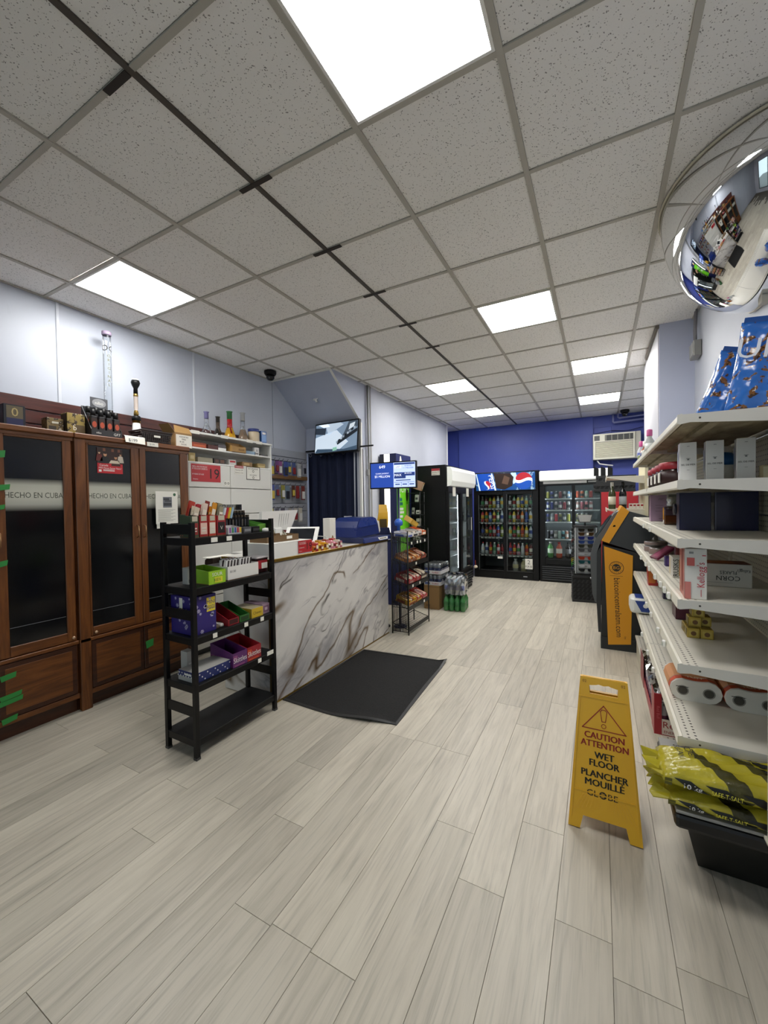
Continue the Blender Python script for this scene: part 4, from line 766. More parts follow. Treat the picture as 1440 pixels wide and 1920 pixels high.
for k in range(5):
    t = thing('striped_packet', f'black and white striped candy packet, {ORD[k]} in the white tray', 'candy', (-2.17, 1.78+.045*k, RK(1)+.006), PI/2, 'striped packets in the white tray'); t.location = [(-2.10, 1.81, RK(1)+.0055), (-2.10, 1.92, RK(1)+.0055), (-2.15, 1.81, RK(1)+.0055), (-2.15, 1.92, RK(1)+.0055), (-2.20, 1.87, RK(1)+.0055)][k]; t.rotation_euler = (0, 0, PI/2)
    G().box((-.05, -.006, 0), (.05, .006, .115), M('#d9d7d4', .3), .003).put('foil', t); g = G()
    for q in range(4): g.poly([(-.048+.025*q, -.0068, .02), (-.036+.025*q, -.0068, .02), (-.02+.025*q, -.0068, .113), (-.032+.025*q, -.0068, .113)], M('#241a1c' if k < 4 else '#a02a30', .4))
    g.put('stripes', t)
t = thing('candy_tub', 'clear tub with red label at the far end of the second rack shelf', 'tub', (-2.14, 2.055, RK(1)))
G().prism([(-.055, 0), (.055, 0), (.065, .10), (-.065, .10)], 1, -.05, .05, CLEAR).put('tub_body', t); G().box((-.07, -.055, .101), (.07, .055, .112), M('#c5bfc0', .3), .004).put('lid', t)
G().prism([(-.05, .004), (.05, .004), (.057, .085), (-.057, .085)], 1, -.043, .043, M('#7c3a3c', .6)).put('sweets', t)
g = G(); g.box((.0645, -.045, .03), (.0665, .045, .088), M('#a1262e', .4)); g.box((.066, -.01, .03), (.067, .045, .07), PAPER); g.put('label', t)
# third shelf
MOT = M('#2c2170', .4)
t = carton('mini_eggs_carton', 'tall purple snowflake carton of chocolate eggs at the left of the third shelf', 'carton', (-2.175, 1.585, RK(2)), (.15, .212, .225), MOT, [('l', 'Mini', .52, .62, .13, M('#d9c43a', .4)), ('l', 'EGGS', .52, .47, .13, M('#d9c43a', .4)), ('l', .38, .68, .52, .95, PAPER), ('f', .55, .55, .95, .92, M('#d9c43a', .4)), ('f', 'MINI', .75, .8, .1, MOT, .36), ('f', 'EGGS', .75, .66, .1, MOT, .36)], PI/2)
g = G(); r = random.Random(3)
for f in 'fl':
    o, u, v, w, h = facebasis(.15, .212, .225, f, .0035); o, u, v = V(o), V(u), V(v)
    for k in range(13):
        a, b = r.random(), r.random(); c = o+u*(a*.92+.04)*w+v*(b*.92+.04)*h; q = .006+.007*r.random()
        for m_ in range(3): ca, sa = math.cos(m_*PI/3)*q, math.sin(m_*PI/3)*q; n_ = u*(-sa*.25)+v*(ca*.25); d_ = u*ca+v*sa; g.poly([c-d_-n_, c+d_-n_, c+d_+n_, c-d_+n_], M('#b9b3d6', .4))
g.put('snowflakes', t)
for k in range(3): tag(G().box((-.055, -.014, 0), (.055, .014, .022), M(('#5a4a3a', '#c9c7c0', '#3d2c20')[k], .35), .006).put('chocolate_bar', None, (-2.12-.01*k, 1.685+.02*k, RK(2)+.0005), .4*k-.3), ['brown wrapped bar beside the purple snowflake carton', 'silver wrapped bar beside the purple snowflake carton', 'dark wrapped bar beside the red open tray'][k], 'candy bar')
tray('candy_tray', 'open red display tray with tall back on the third rack shelf', 'tray', (-2.15, 1.775, RK(2)), (.085, .2, .09), M('#8f1f28', .4), [('f', .1, .1, .9, .4, M('#3a1216', .4))], PI/2, None, .45, M('#7a1a22', .5), 1.25)
tray('candy_tray', 'open green display tray with tall back on the third rack shelf', 'tray', (-2.15, 1.865, RK(2)), (.08, .2, .085), M('#2d6a2c', .4), [('f', .1, .1, .9, .4, M('#1c3a1a', .4))], PI/2, None, .5, M('#2a5a28', .5), 1.25)
carton('mint_carton', 'flat yellow fronted carton with cream top on the third rack shelf', 'carton', (-2.14, 1.975, RK(2)), (.10, .18, .062), M('#b7ac8e', .5), [('f', 0, 0, 1, 1, M('#c9a92c', .4)), ('f', 'Chewy', .5, .5, .3, M('#4a3a12', .5)), ('l', 0, 0, 1, 1, M('#b09228', .45))], PI/2)
carton('mint_carton', 'flat lilac carton at the right end of the third rack shelf', 'carton', (-2.15, 2.065, RK(2)), (.065, .18, .068), M('#a08797', .5), [('f', .1, .2, .9, .8, M('#7d5a74', .4)), ('f', .3, .35, .7, .65, M('#c9b3c2', .5))], PI/2)
# fourth shelf
t = carton('flat_carton', 'flat navy carton with white dots at the left of the fourth shelf', 'carton', (-2.142, 1.63, RK(3)), (.245, .16, .058), M('#1d2a66', .4), [('t', 0, .0, 1, 1, M('#b5b3ae', .6)), ('l', 0, 0, 1, .45, M('#a9a8a6', .5)), ('l', .35, .6, .75, .8, WHITE)], PI/2)
g = G(); [g.disc((-.12+.018*k, -.0835, .012+.034*((k*5) % 3)/2), (1, 0, 0), (0, 0, 1), .0045, WHITE, 8) for k in range(14)]; [g.disc((-.132, .07-.012*k, .034+.016*(k % 2)), (0, -1, 0), (0, 0, 1), .0045, WHITE, 8) for k in range(12)]; g.put('dots', t)
boxF('white_carton', 'upright white carton behind the navy dotted carton', 'carton', (-2.252, 1.59, RK(3)), (.05, .06, .14), M('#a9a8a6', .5), deco=[('f', .2, .2, .8, .5, M('#c5c4c0', .5))])
def sweets(label, y, w, c, c2, txt):
    t = tray('candy_tray', label, 'tray', (-2.15, y, RK(3)), (w, .21, .125), M(c, .4), [('f', .0, .0, 1, .66, M(c, .38)), ('f', .03, .36, .3, .6, M(c2, .4)), ('f', txt, .5, .36, .26, WHITE), ('f', .1, .04, .8, .12, M(c2, .4)), ('l', .05, .1, .6, .5, M(c2, .45))], PI/2, None, .72, M('#40281d', .8), 1.05)
    g = G(); g.box((-w/2+.006, -.09, .005), (w/2-.006, .09, .03), M(c2, .4), .01); g.put('sweets', t)
sweets('purple fruit candy tray with white lettering on the fourth shelf', 1.815, .115, '#5d2a66', '#8d4a7c', 'Skittles')
sweets('red fruit candy tray with white lettering on the fourth shelf', 1.935, .12, '#97202b', '#c8502a', 'Skittles')
# black mat
t = thing('floor_mat', 'black ribbed entrance mat lying crooked before the marble counter', 'mat', (-1.64, 2.86, 0))
NX, NY = 22, 28; cs = [(-2.092, 2.245), (-1.178, 2.318), (-1.240, 3.478), (-2.085, 3.405)]
def matp(u, v):
    x = (cs[0][0]*(1-u)+cs[1][0]*u)*(1-v)+(cs[3][0]*(1-u)+cs[2][0]*u)*v; y = (cs[0][1]*(1-u)+cs[1][1]*u)*(1-v)+(cs[3][1]*(1-u)+cs[2][1]*u)*v
    y -= .045*math.sin(PI*min(1, u*1.05))*(1-v)**3*(.6+u); z = .004
    z += .03*max(0, 1-v/.07)*max(0, (u-.45)/.55)*math.sin(PI*min(1, (u-.45)/.5)) if u > .45 else 0
    z += .022*max(0, (u-.93)/.07)*max(0, (v-.86)/.14)
    return (x+1.64, y-2.86, z)
MATM = NT('mat_pile'); n = MATM.noise(MATM.pos(), 160, 2); MATM.out(MATM.ramp(n, [(.35, '#0a0a0a'), (.7, '#191818')]), .95); MATM.bump(n, .8, .004)
g = G(); gr = [[g.bm.verts.new(matp(i/NX, j/NY)) for j in range(NY+1)] for i in range(NX+1)]
for i in range(NX):
    for j in range(NY): g.fa([gr[i][j], gr[i+1][j], gr[i+1][j+1], gr[i][j+1]], MATM.m, True)
g.put('pile', t); g = G()
rim = [(i/NX, 0) for i in range(NX+1)]+[(1, j/NY) for j in range(1, NY+1)]+[(1-i/NX, 1) for i in range(1, NX+1)]+[(0, 1-j/NY) for j in range(1, NY+1)]
pts = [V(matp(*p)) for p in rim]; cen = V((0, 0, 0)); inn = [p+(p-cen).normalized()*-.028+V((0, 0, .002)) for p in pts]
for a, b, c, d in zip(pts, pts[1:], inn[1:], inn): g.hexa([a-V((0, 0, .0035)), b-V((0, 0, .0035)), c-V((0, 0, .0035)), d-V((0, 0, .0035)), a+V((0, 0, .001)), b+V((0, 0, .001)), c+V((0, 0, .001)), d+V((0, 0, .001))], M('#0c0c0d', .45))
g.put('rubber_border', t)
# ================================================================ wire sweets rack at the counter end
WX, WY = -1.96, 4.285
t = thing('wire_rack', 'black wire rack of sweets with a gridded end beside the counter', 'rack', (WX, WY, 0)); WB = M('#121213', .4, .3)
def wtube(n, pts, r=.005, par=None): return G().tube([(a-WX, b-WY, c) for a, b, c in pts], r, WB, 6).put(n, par or t)
for x in (-2.06, -1.86):
    for y in (3.99, 4.58): wtube('post', [(x, y, 0), (x, y, 1.15 if x > -2 else 1.13)], .008)
for z in (.03, .30, .55, .79, 1.02, 1.12): wtube('end_bar', [(-2.06, 3.99, z), (-1.86, 3.99, z)], .004)
g = G()
for k in range(11): x = -2.045+.0175*k; g.tube([(x-WX, 3.99-WY, .03), (x-WX, 3.99-WY, 1.10)], .0045, WB, 5)
o = g.put('end_grid', t); o['kind'] = 'stuff'
WZ = [.06, .29, .53, .77, 1.01]
for z in WZ:
    zt = z+.06; s = wtube('wire_shelf', [(-2.06, 3.99, zt), (-1.86, 3.99, z), (-1.86, 4.58, z), (-2.06, 4.58, zt), (-2.06, 3.99, zt)], .005); g = G()
    for k in range(12): y = 4.03+.046*k; g.tube([(-2.06-WX, y-WY, zt), (-1.86-WX, y-WY, z)], .002, WB, 4)
    o = g.put('wires', s); o['kind'] = 'stuff'
    G().box((-1.862-WX, 3.99-WY, z-.022), (-1.855-WX, 4.58-WY, z+.022), WB).put('price_rail', s)
for k, (y, z) in enumerate([(4.08, 1.01), (4.24, 1.01), (4.33, 1.01), (4.2, .77), (4.1, .53), (4.3, .53), (4.42, .29), (4.46, 1.01)]): tag(G().box((-.001, -.016, -.014), (.001, .016, .014), PAPER).put('price_tag', None, (-1.852, y, z)), f'small white tag on the wire rack, {ORD[k]} in order from the top shelf', 'price tag', 'price tags on the wire rack')
def wtray(label, y, w, lv, c, c2, txt=None, h=.07, tilt=.28, tc=WHITE):
    t = tray('candy_tray', label, 'tray', (-1.955, y, WZ[lv]+.0475+.095*(.28-tilt)), (w, .17, h), M(c, .4), [('f', .02, .05, .98, .48, M(c, .4))]+([('f', txt, .5, .3, .34, tc)] if txt else [('f', .1, .1, .9, .4, M(c2, .4))])+[('l', .1, .1, .7, .5, M(c2, .4))], PI/2, None, .6, CARDD, 1.0)
    t.rotation_euler = (tilt, 0, PI/2); r = random.Random(int(y*1000)+lv)
    for k in range(max(2, int(w/.035))):
        nb = max(2, int(w/.035)); yk = y-w/2+.003+(w-.006)*(k+.5)/nb
        b = thing('candy_bar', f'wrapped sweet bar, {ORD[min(k, 11)]} in the {label.split(" on the")[0]}', 'candy', (-1.955, yk, WZ[lv]+.0545+.095*(.28-tilt)), PI/2, 'bars in the wire rack trays'); b.rotation_euler = (tilt, 0, PI/2)
        G().box((-.0135, -.07, .004), (.0135, .07, h*.62), M([c2, c, '#d8cdb8'][k % 3], .35), .005).put('wrapper', b); G().box((-.009, -.05, h*.62-.001), (.009, .05, h*.62+.0015), M(['#e9d9b8', c2, '#5d2a1a'][k % 3], .4)).put('print', b)
wtray('white mint tray on the top wire shelf', 4.08, .13, 4, '#c9ccd6', '#3a4f9a', None, .06, .05); wtray('black and white gum tray on the top wire shelf', 4.23, .14, 4, '#d4d2cf', '#2a2a2c', None, .07, .05)
wtray('pale round-print gum tray on the top wire shelf', 4.36, .10, 4, '#d2cfca', '#6a5f5a', None, .08, .05); wtray('orange gum tray on the top wire shelf', 4.48, .12, 4, '#d0602a', '#e8e0d4', None, .085, .05)
wtray('brown and orange chocolate tray on the second wire shelf', 4.12, .22, 3, '#8a4a1c', '#d98a2a', 'Big', .06); wtray('orange peanut tray on the second wire shelf', 4.30, .12, 3, '#c9702a', '#e0b878', None, .07); wtray('dark red chocolate tray on the second wire shelf', 4.46, .16, 3, '#6a3a24', '#b5533a', None, .075)
wtray('red wafer tray on the third wire shelf', 4.10, .19, 2, '#a61f26', '#d9ccc0', 'KitKat', .075); wtray('crimson wafer tray on the third wire shelf', 4.28, .15, 2, '#b3242a', '#e2d8cc', 'Kit', .075); wtray('brown and cream bar tray on the third wire shelf', 4.46, .18, 2, '#3a281f', '#ddd2bd', None, .09)
wtray('yellow peanut candy tray on the fourth wire shelf', 4.12, .2, 1, '#c99a1e', '#8d3a1a', None, .075); wtray('red and yellow candy tray on the fourth wire shelf', 4.31, .16, 1, '#b5392a', '#d9b03a', None, .06); wtray('pink and orange candy tray on the fourth wire shelf', 4.48, .15, 1, '#b5443a', '#d8909a', None, .06)
# goods standing above the wire rack
t = carton('tilted_tray', 'yellow chocolate tray tilted on top of the wire rack', 'tray', (-2.0, 4.36, 1.215), (.18, .11, .06), M('#c99c22', .4), [('t', .3, .1, .95, .9, M('#4a2c66', .4)), ('t', .55, .2, .9, .6, M('#b9aab0', .4)), ('f', .1, .2, .9, .8, M('#d9b23a', .4))], PI/2); t.rotation_euler = (.5, .35, PI/2)
t = thing('lollipop_ball', 'small bright blue round cap standing above the wire rack', 'cap', (-2.04, 4.14, 1.145)); G().lathe((0, 0, 0), [(.02, 0), (.02, .05), (.045, .06), (.05, .10), (.03, .13), (0, .138)], M('#3566c9', .25), 14).put('cap_body', t)
# navy totem with the green poster
t = thing('lottery_totem', 'tall navy lottery totem with lit white strip and green poster', 'totem', (-2.67, 5.35, 0)); ND = M('#1d2556', .4)
G().box((-.13, -.25, 0), (.13, .25, 2.17), ND, .004).put('totem_body', t); G().box((-.055, -.262, 1.03), (.028, -.2505, 2.165), M('#f6f4ea', .4, 0, 2.2)).put('light_strip', t); G().box((-.13, -.256, 0), (-.056, -.2505, 2.165), M('#10142e', .4)).put('side_strip', t)
G().box((.1305, -.235, .7), (.135, .17, 1.93), M('#63b81e', .5, 0, .25)).put('poster', t)
g = G(); q = .1356; T2 = lambda s, y, z, h, m, w=None: g.text(s, (q, y, z), (0, 1, 0), (0, 0, 1), h, m, 'C', w)
T2('MORE', -.03, 1.665, .10, WHITE, .34); [g.poly([(q, -.2, a), (q, -.2+b, a), (q, -.2+b, a+.045), (q, -.2, a+.045)], m) for a, b, m in ((1.55, .06, WHITE), (1.49, .12, M('#1d6a5a', .5)), (1.43, .14, M('#1d6a5a', .5)))]
for a, b in ((1.36, .16), (1.31, .18), (1.25, .14)): g.poly([(q, -.2, a), (q, -.2+b, a), (q, -.2+b, a+.035), (q, -.2, a+.035)], WHITE)
g.disc((q, .09, 1.58), (0, 1, 0), (0, 0, 1), .04, INK, 14, rv=.1); g.poly([(q, .08, 1.45), (q, .1, 1.45), (q, .1, 1.55), (q, .08, 1.55)], INK); g.poly([(q, .06, 1.25), (q, .13, 1.25), (q, .12, 1.44), (q, .07, 1.44)], M('#d5cda0', .5)); g.put('lettering', t)
g = G(); g.disc((.1312, -.1, 2.03), (0, 1, 0), (0, 0, 1), .055, M('#e2b43a', .4), 16); g.poly([(.1314, -.14, 2.06), (.1314, -.06, 2.06), (.1314, -.09, 2.14), (.1314, -.12, 2.14)], M('#efe9dd', .4)); g.put('emblem', t)
# thin black rack before the black cooler
t = thing('pouch_rack', 'thin black wire rack with pale pouches before the black cooler side', 'rack', (-2.40, 5.48, 0))
for x in (-.09, .09):
    for y in (-.08, .08): G().tube([(x, y, 0), (x, y, 1.62)], .006, WB, 6).put('post', t)
for z in (.3, .6, .9, 1.1, 1.28, 1.46, 1.6): G().box((-.095, -.085, z), (.095, .085, z+.008), WB).put('shelf', t)
for k, (x, z, w, h, c) in enumerate([(.03, 1.468, .06, .11, '#b8b6b0'), (-.03, 1.288, .04, .1, '#a3a19c'), (.05, 1.288, .07, .06, '#c9c7c2'), (.05, 1.108, .07, .12, '#b1aea6'), (-.04, 1.108, .04, .07, '#8d8b86'), (.045, .908, .08, .06, '#c1bfb8'), (-.03, .908, .04, .08, '#9b9994')]):
    tt = thing('pouch', f'pale pouch on the thin black rack, {ORD[k]} counting down from the top', 'pouch', (-2.40+x, 5.425, z+.006), 0, 'pouches on the thin black rack'); tt.rotation_euler = (-.12, 0, 0)
    G().box((-w/2, -.012, 0), (w/2, .012, h), M(c, .35), .006).put('foil', tt); G().box((-w*.3, -.0135, h*.3), (w*.3, -.0122, h*.6), M('#3a3a3c', .5)).put('print', tt)
t = carton('cream_carton', 'salmon coloured carton tilted on top of the thin black rack', 'carton', (-2.40, 5.47, 1.625), (.17, .15, .13), M('#b08a70', .55), [('r', .1, .1, .9, .9, M('#c9a54a', .5)), ('r', .2, .2, .8, .8, M('#e0d6c0', .5))], .2); t.rotation_euler = (0, .35, .25); t.location.z = 1.665

# ================================================================ drinks
_bm = {}
def bottle_mesh(liq, lab, cap, r=.031, h=.225):
    k = (liq, lab, cap, r, h)
    if k not in _bm:
        g = G(); L, B_, C_ = M(liq, .15, 0, 0, .8), M(lab, .35), M(cap, .4)
        g.lathe((0, 0, 0), [(r*.8, 0), (r, .01), (r, h*.3), (r*1.01, h*.31), (r*1.01, h*.58), (r, h*.59), (r*.95, h*.68), (r*.42, h*.86), (r*.42, h*.9), (r*.48, h*.905), (r*.48, h)], [L, L, B_, B_, B_, L, L, L, C_, C_], 10); _bm[k] = g.mesh('bottle')
    return _bm[k]
def can_mesh(c, c2, r=.028, h=.155):
    k = ('can', c, c2, r, h)
    if k not in _bm:
        g = G(); g.lathe((0, 0, 0), [(r*.8, 0), (r, .008), (r, h*.25), (r, h*.6), (r, h*.92), (r*.82, h*.98), (r*.82, h), (r*.7, h-.004), (0, h-.004)], [STEEL, M(c, .3, .3), M(c2, .3, .3), M(c, .3, .3), STEEL, STEEL, STEEL, STEEL], 10); _bm[k] = g.mesh('can')
    return _bm[k]
COLN = {'#5a1a14': 'cola brown', '#7d8c2a': 'lime', '#c9b02a': 'yellow', '#c46a1c': 'orange', '#b8bfc2': 'clear', '#2f6f3a': 'green', '#3c5aa0': 'blue', '#a3262c': 'red', '#c98aa0': 'pink', '#3a2a22': 'dark', '#8fae9c': 'pale green'}
def drink(me, nm, label, cat, loc, group): return tag(link(nm, me, None, loc, random.random()*6), label, cat, group)
LEDM = M('#f3f7ff', .4, 0, 14.0)
GL2 = mat_glass('cooler_glass', '#eef2f1', .45)
def cooler(name, label, X0, X1, Y0, Y1, H, zb, zt, splits, shelves, interior, org, sw=False):
    """upright glass-door drinks cooler; front in the plane y=Y0 (or x=X1 facing +x when sw); parts under one empty"""
    t = thing(name, label, 'drinks cooler', (org[0], org[1], 0)); ox, oy = org
    def Bx(a, b): return (a[0]-ox, a[1]-oy, a[2]), (b[0]-ox, b[1]-oy, b[2])
    def P(n, a, b, m, bev=0, par=None): a, b = Bx(a, b); return G().box(a, b, m, bev).put(n, par or t)
    if not sw:
        P('side_wall', (X0, Y0+.04, 0), (X0+.04, Y1, H), BLK2); P('side_wall', (X1-.04, Y0+.04, 0), (X1, Y1, H), BLK2); P('back_wall', (X0+.04, Y1-.04, 0), (X1-.04, Y1, H), BLK2)
        P('roof', (X0+.04, Y0+.04, zt+.05), (X1-.04, Y1-.04, H), BLK2); P('base', (X0+.04, Y0+.04, 0), (X1-.04, Y1-.04, zb-.04), BLK2)
        P('liner', (X0+.041, Y1-.06, zb-.03), (X1-.041, Y1-.041, zt+.04), interior); P('liner', (X0+.041, Y0+.08, zb-.03), (X0+.05, Y1-.061, zt+.04), interior); P('liner', (X1-.05, Y0+.08, zb-.03), (X1-.041, Y1-.061, zt+.04), interior)
    else:
        P('side_wall', (X0, Y0, 0), (X1-.04, Y0+.04, H), BLK2); P('side_wall', (X0, Y1-.04, 0), (X1-.04, Y1, H), BLK2); P('back_wall', (X0, Y0+.04, 0), (X0+.04, Y1-.04, H), BLK2)
        P('roof', (X0+.04, Y0+.04, zt+.05), (X1-.04, Y1-.04, H), BLK2); P('base', (X0+.04, Y0+.04, 0), (X1-.04, Y1-.04, zb-.04), BLK2)
        P('liner', (X0+.041, Y0+.041, zb-.03), (X0+.06, Y1-.041, zt+.04), interior); P('liner', (X0+.061, Y0+.041, zb-.03), (X1-.1, Y0+.05, zt+.04), interior); P('liner', (X0+.061, Y1-.05, zb-.03), (X1-.1, Y1-.041, zt+.04), interior)
    return t, P
# --- cooler with the cola sign
C2, P2 = cooler('drinks_cooler', 'black two-door drinks cooler under the blue cola sign', -2.18, -.985, 7.76, 8.50, 2.03, .16, 1.61, None, None, M('#6d7071', .6), (-1.58, 8.13))
for (a, b) in ((-2.175, -2.085), (-1.615, -1.555), (-1.085, -.99)): P2('door_stile', (a, 7.76, .0), (b, 7.80, 1.66), BLKM, .003)
P2('kick_plate', (-2.085, 7.765, .0), (-1.085, 7.80, .13), BLKM, .004); P2('logo_plate', (-1.26, 7.761, .055), (-1.19, 7.765, .075), STEEL)
for (a, b) in ((-2.083, -1.617), (-1.553, -1.087)):
    d = P2('door', (a, 7.762, 1.60), (b, 7.795, 1.655), BLKM, .003); P2('frame_rail', (a, 7.762, .132), (b, 7.795, .155), BLKM, .003, d); P2('glass_pane', (a, 7.777, .155), (b, 7.783, 1.60), GL2, 0, d); P2('edge_strip', (a, 7.765, .155), (a+.007, 7.776, 1.60), M('#6c6f70', .35, .5), 0, d)
SH2 = [.165, .45, .79, 1.07, 1.345]
for k, z in enumerate(SH2):
    if k:
        s = P2('wire_shelf', (-2.13, 7.84, z-.008), (-1.03, 8.42, z-.001), M('#8d8f8e', .4, .4))
        for (a, b) in ((-2.08, -1.62), (-1.55, -1.09)):
            P2('front_wire', (a, 7.826, z+.045), (b, 7.831, z+.051), M('#9c9e9c', .4, .4), 0, s)
            for q in range(9): P2('wire', (a+.02+.052*q, 7.827, z-.005), (a+.0235+.052*q, 7.830, z+.045), M('#8f918f', .4, .4), 0, s)
            for q in range(6): P2('price_strip', (a+.02+.072*q, 7.8255, z-.035), (a+.07+.072*q, 7.828, z-.012), M('#b9b9b4', .5), 0, s)
cols2 = {(1, 0): ['#b8bfc2', '#b8bfc2', '#a3262c', '#8fae9c', '#a3262c', '#5a1a14'], (1, 1): ['#a3262c', '#a3262c', '#c98aa0', '#b8bfc2', '#c46a1c', '#5a1a14'], (2, 0): ['#3a2a22', '#3a2a22', '#a3262c', '#a3262c', '#3c5aa0', '#7d8c2a'], (2, 1): ['#8fae9c', '#a3262c', '#7d8c2a', '#c46a1c', '#c9b02a', '#b8bfc2'],
         (3, 0): ['#a3262c', '#c46a1c', '#3c5aa0', '#c9b02a', '#2f6f3a', '#b8bfc2'], (3, 1): ['#5a1a14', '#c9b02a', '#3a2a22', '#c46a1c', '#3c5aa0', '#b8bfc2'], (4, 0): ['#3a2a22', '#5a1a14', '#7d8c2a', '#c9b02a', '#b8bfc2', '#8fae9c'], (4, 1): ['#3a2a22', '#8fae9c', '#c9b02a', '#c9b02a', '#8fae9c', '#3a2a22']}
caps = ['#c9c9c4', '#a3262c', '#1d1d1f', '#2f6f3a', '#d8d8d4', '#c46a1c']
for (lv, dr), cl_ in cols2.items():
    x0 = -2.035 if dr == 0 else -1.51
    for k, c in enumerate(cl_):
        drink(bottle_mesh(c, ['#8d2a2c', '#c9c4b4', '#3a4a86', '#c9a23a', '#3f7a4a', '#b9b9b9'][(k+lv+dr) % 6], caps[(k*5+lv) % 6]), 'bottle', f'{COLN[c]} bottle, {ORD[k]} on shelf {ORD[4-lv]} from the top, {"left" if dr == 0 else "right"} door under the cola sign', 'bottle', (x0+.074*k, 7.885, SH2[lv]), 'bottles in the cola cooler')
for k, (x, c, nm) in enumerate(((-1.42, '#8f8d88', 'grey bagged'), (-1.27, '#a39a72', 'straw coloured'), (-1.16, '#7d7c78', 'grey'))): drink(bottle_mesh(c, '#b5ac86', '#c9c9c4', .055, .25), 'jug', f'{nm} jug on the floor of the cola cooler behind the right door', 'jug', (x, 7.9, SH2[0]-.04), 'jugs at the cooler bottom')
t = carton('paper_sign', 'white paper price sign taped inside the right door of the cola cooler', 'sign', (-1.16, 7.757, .21), (.13, .002, .19), PAPER, [('f', '2', .5, .68, .4, M('#6a6a66', .5)), ('f', 'FOR $5', .5, .25, .18, INK)], 0, None, 0)
tag(G().box((-.045, -.001, -.02), (.045, .001, .02), PAPER).put('price_sticker', None, (-1.68, 7.7585, .40)), 'white price sticker at the lower corner of the left cola cooler door', 'sticker')
# illuminated cola sign, leaning slightly forward at the top
sg = bpy.data.objects.new('sign_box', None); COL.objects.link(sg); sg.parent = C2; sg.location = (0, -.37, 1.66); sg.rotation_euler = (.10, 0, 0)
G().box((-.59, -.012, -.0), (.59, .12, .36), BLKM, .004).put('sign_case', sg)
lit = lambda c, e=.55: M(c, .35, 0, e)
G().box((-.54, -.0165, .02), (.545, -.0125, .345), mat_spots('#1f5fb0', '#a9d2ee', '#123f86', 9, 'ice_print', .3)).put('sign_face', sg)
g = G(); Fx = lambda pts, c, k=0: g.poly([(x, -.0172-.0004*k, z) for x, z in pts], lit(c))
Fx([(-.47, .0201), (-.17, .0201), (-.235, .344), (-.50, .344)], '#1748a8', 1); Fx([(-.48, .02), (-.455, .02), (-.52, .344), (-.535, .344)], '#d5e6f5', 2); Fx([(-.185, .02), (-.155, .02), (-.225, .344), (-.245, .344)], '#d5e6f5', 2)
Fx([(-.15, .06), (.0, .03), (.14, .10), (.17, .26), (.10, .34), (-.20, .344)], '#2a1d18', 2); Fx([(-.05, .15), (.06, .12), (.1, .25), (.0, .3)], '#5a4438', 3); Fx([(.16, .13), (.25, .18), (.21, .34), (.12, .34)], '#b9d9ef', 1)
def globe(cx, cz, r, rot, k, ry=1.0):
    def pt(x, z): ca, sa = math.cos(rot), math.sin(rot); return (cx+(x*ca-z*sa)*r, cz+(x*sa+z*ca)*r*ry)
    N = 18; wave = lambda x, o: o+.22*math.sin(x*2.6)
    Fx([pt(math.cos(2*PI*i/30), math.sin(2*PI*i/30)) for i in range(30)], '#e9eef2', k)
    up = [(-.93+1.86*i/N) for i in range(N+1)]
    Fx([pt(x, min(wave(x, .22), math.sqrt(max(0, 1-x*x)))) for x in up]+[pt(x, math.sqrt(max(0, 1-x*x))) for x in up[::-1]], '#b02632', k+1)
    Fx([pt(x, max(wave(x, -.12), -math.sqrt(max(0, 1-x*x)))) for x in up]+[pt(x, -math.sqrt(max(0, 1-x*x))) for x in up[::-1]], '#1b4fae', k+1)
globe(.345, .185, .155, -.12, 3); globe(-.335, .12, .085, -1.3, 3, 1.0)
g.text('PEPSI', (-.235, -.0198, .185), (.16, 0, -.987), (.987, 0, .16), .085, lit('#f2f6fa', .7), 'C', .30); g.put('sign_print', sg)
P2('led_strip', (-1.60, 7.797, .3), (-1.588, 7.803, 1.58), M('#eef2ff', .4, 0, 4.0)); P2('led_strip', (-2.125, 7.805, .3), (-2.115, 7.812, 1.58), M('#eef2ff', .4, 0, 4.0)); P2('led_strip', (-1.048, 7.805, .3), (-1.04, 7.812, 1.58), M('#eef2ff', .4, 0, 4.0))  # LED strips hidden behind the stiles, added to brighten the bottles
# --- cooler with the white header
C3, P3 = cooler('drinks_cooler', 'black drinks cooler with a blank white light box header by the sunglasses', -.97, .17, 7.76, 8.50, 2.0, .42, 1.735, None, None, M('#b9bebf', .5), (-.40, 8.13))
P3('light_box', (-.965, 7.70, 1.815), (.175, 7.80, 2.0), M('#eef0ea', .4, 0, .12), .015); P3('header_rail', (-.965, 7.75, 1.74), (.165, 7.80, 1.813), BLKM, .003); P3('paper_strip', (-.90, 7.742, 1.765), (-.20, 7.749, 1.81), M('#b9b9b6', .6)); P3('paper_strip', (-.18, 7.742, 1.772), (.02, 7.749, 1.80), M('#8d8d8a', .6))
for (a, b) in ((-.965, -.875), (-.435, -.385), (.085, .165)): P3('door_stile', (a, 7.76, .3), (b, 7.80, 1.738), BLKM, .003)
for (a, b) in ((-.873, -.437), (-.383, .083)):
    d = P3('door', (a, 7.762, 1.73), (b, 7.795, 1.738), BLKM); P3('frame_rail', (a, 7.762, .32), (b, 7.795, .415), BLKM, .003, d); P3('glass_pane', (a, 7.777, .415), (b, 7.783, 1.73), GL2, 0, d)
for k in range(7): P3('grille_slat', (-.93, 7.757, .035+.038*k), (.13, 7.785, .056+.038*k), M('#26282b', .4), .003)
P3('kick_plate', (-.965, 7.785, .0), (.165, 7.80, .31), BLACK); P3('led_strip', (-.428, 7.80, .5), (-.405, 7.808, 1.70), LEDM); P3('led_strip', (.09, 7.805, .5), (.10, 7.812, 1.70), LEDM); P3('led_strip', (-.895, 7.805, .5), (-.885, 7.812, 1.70), LEDM)
SH3 = [.425, .775, 1.085, 1.30, 1.505]
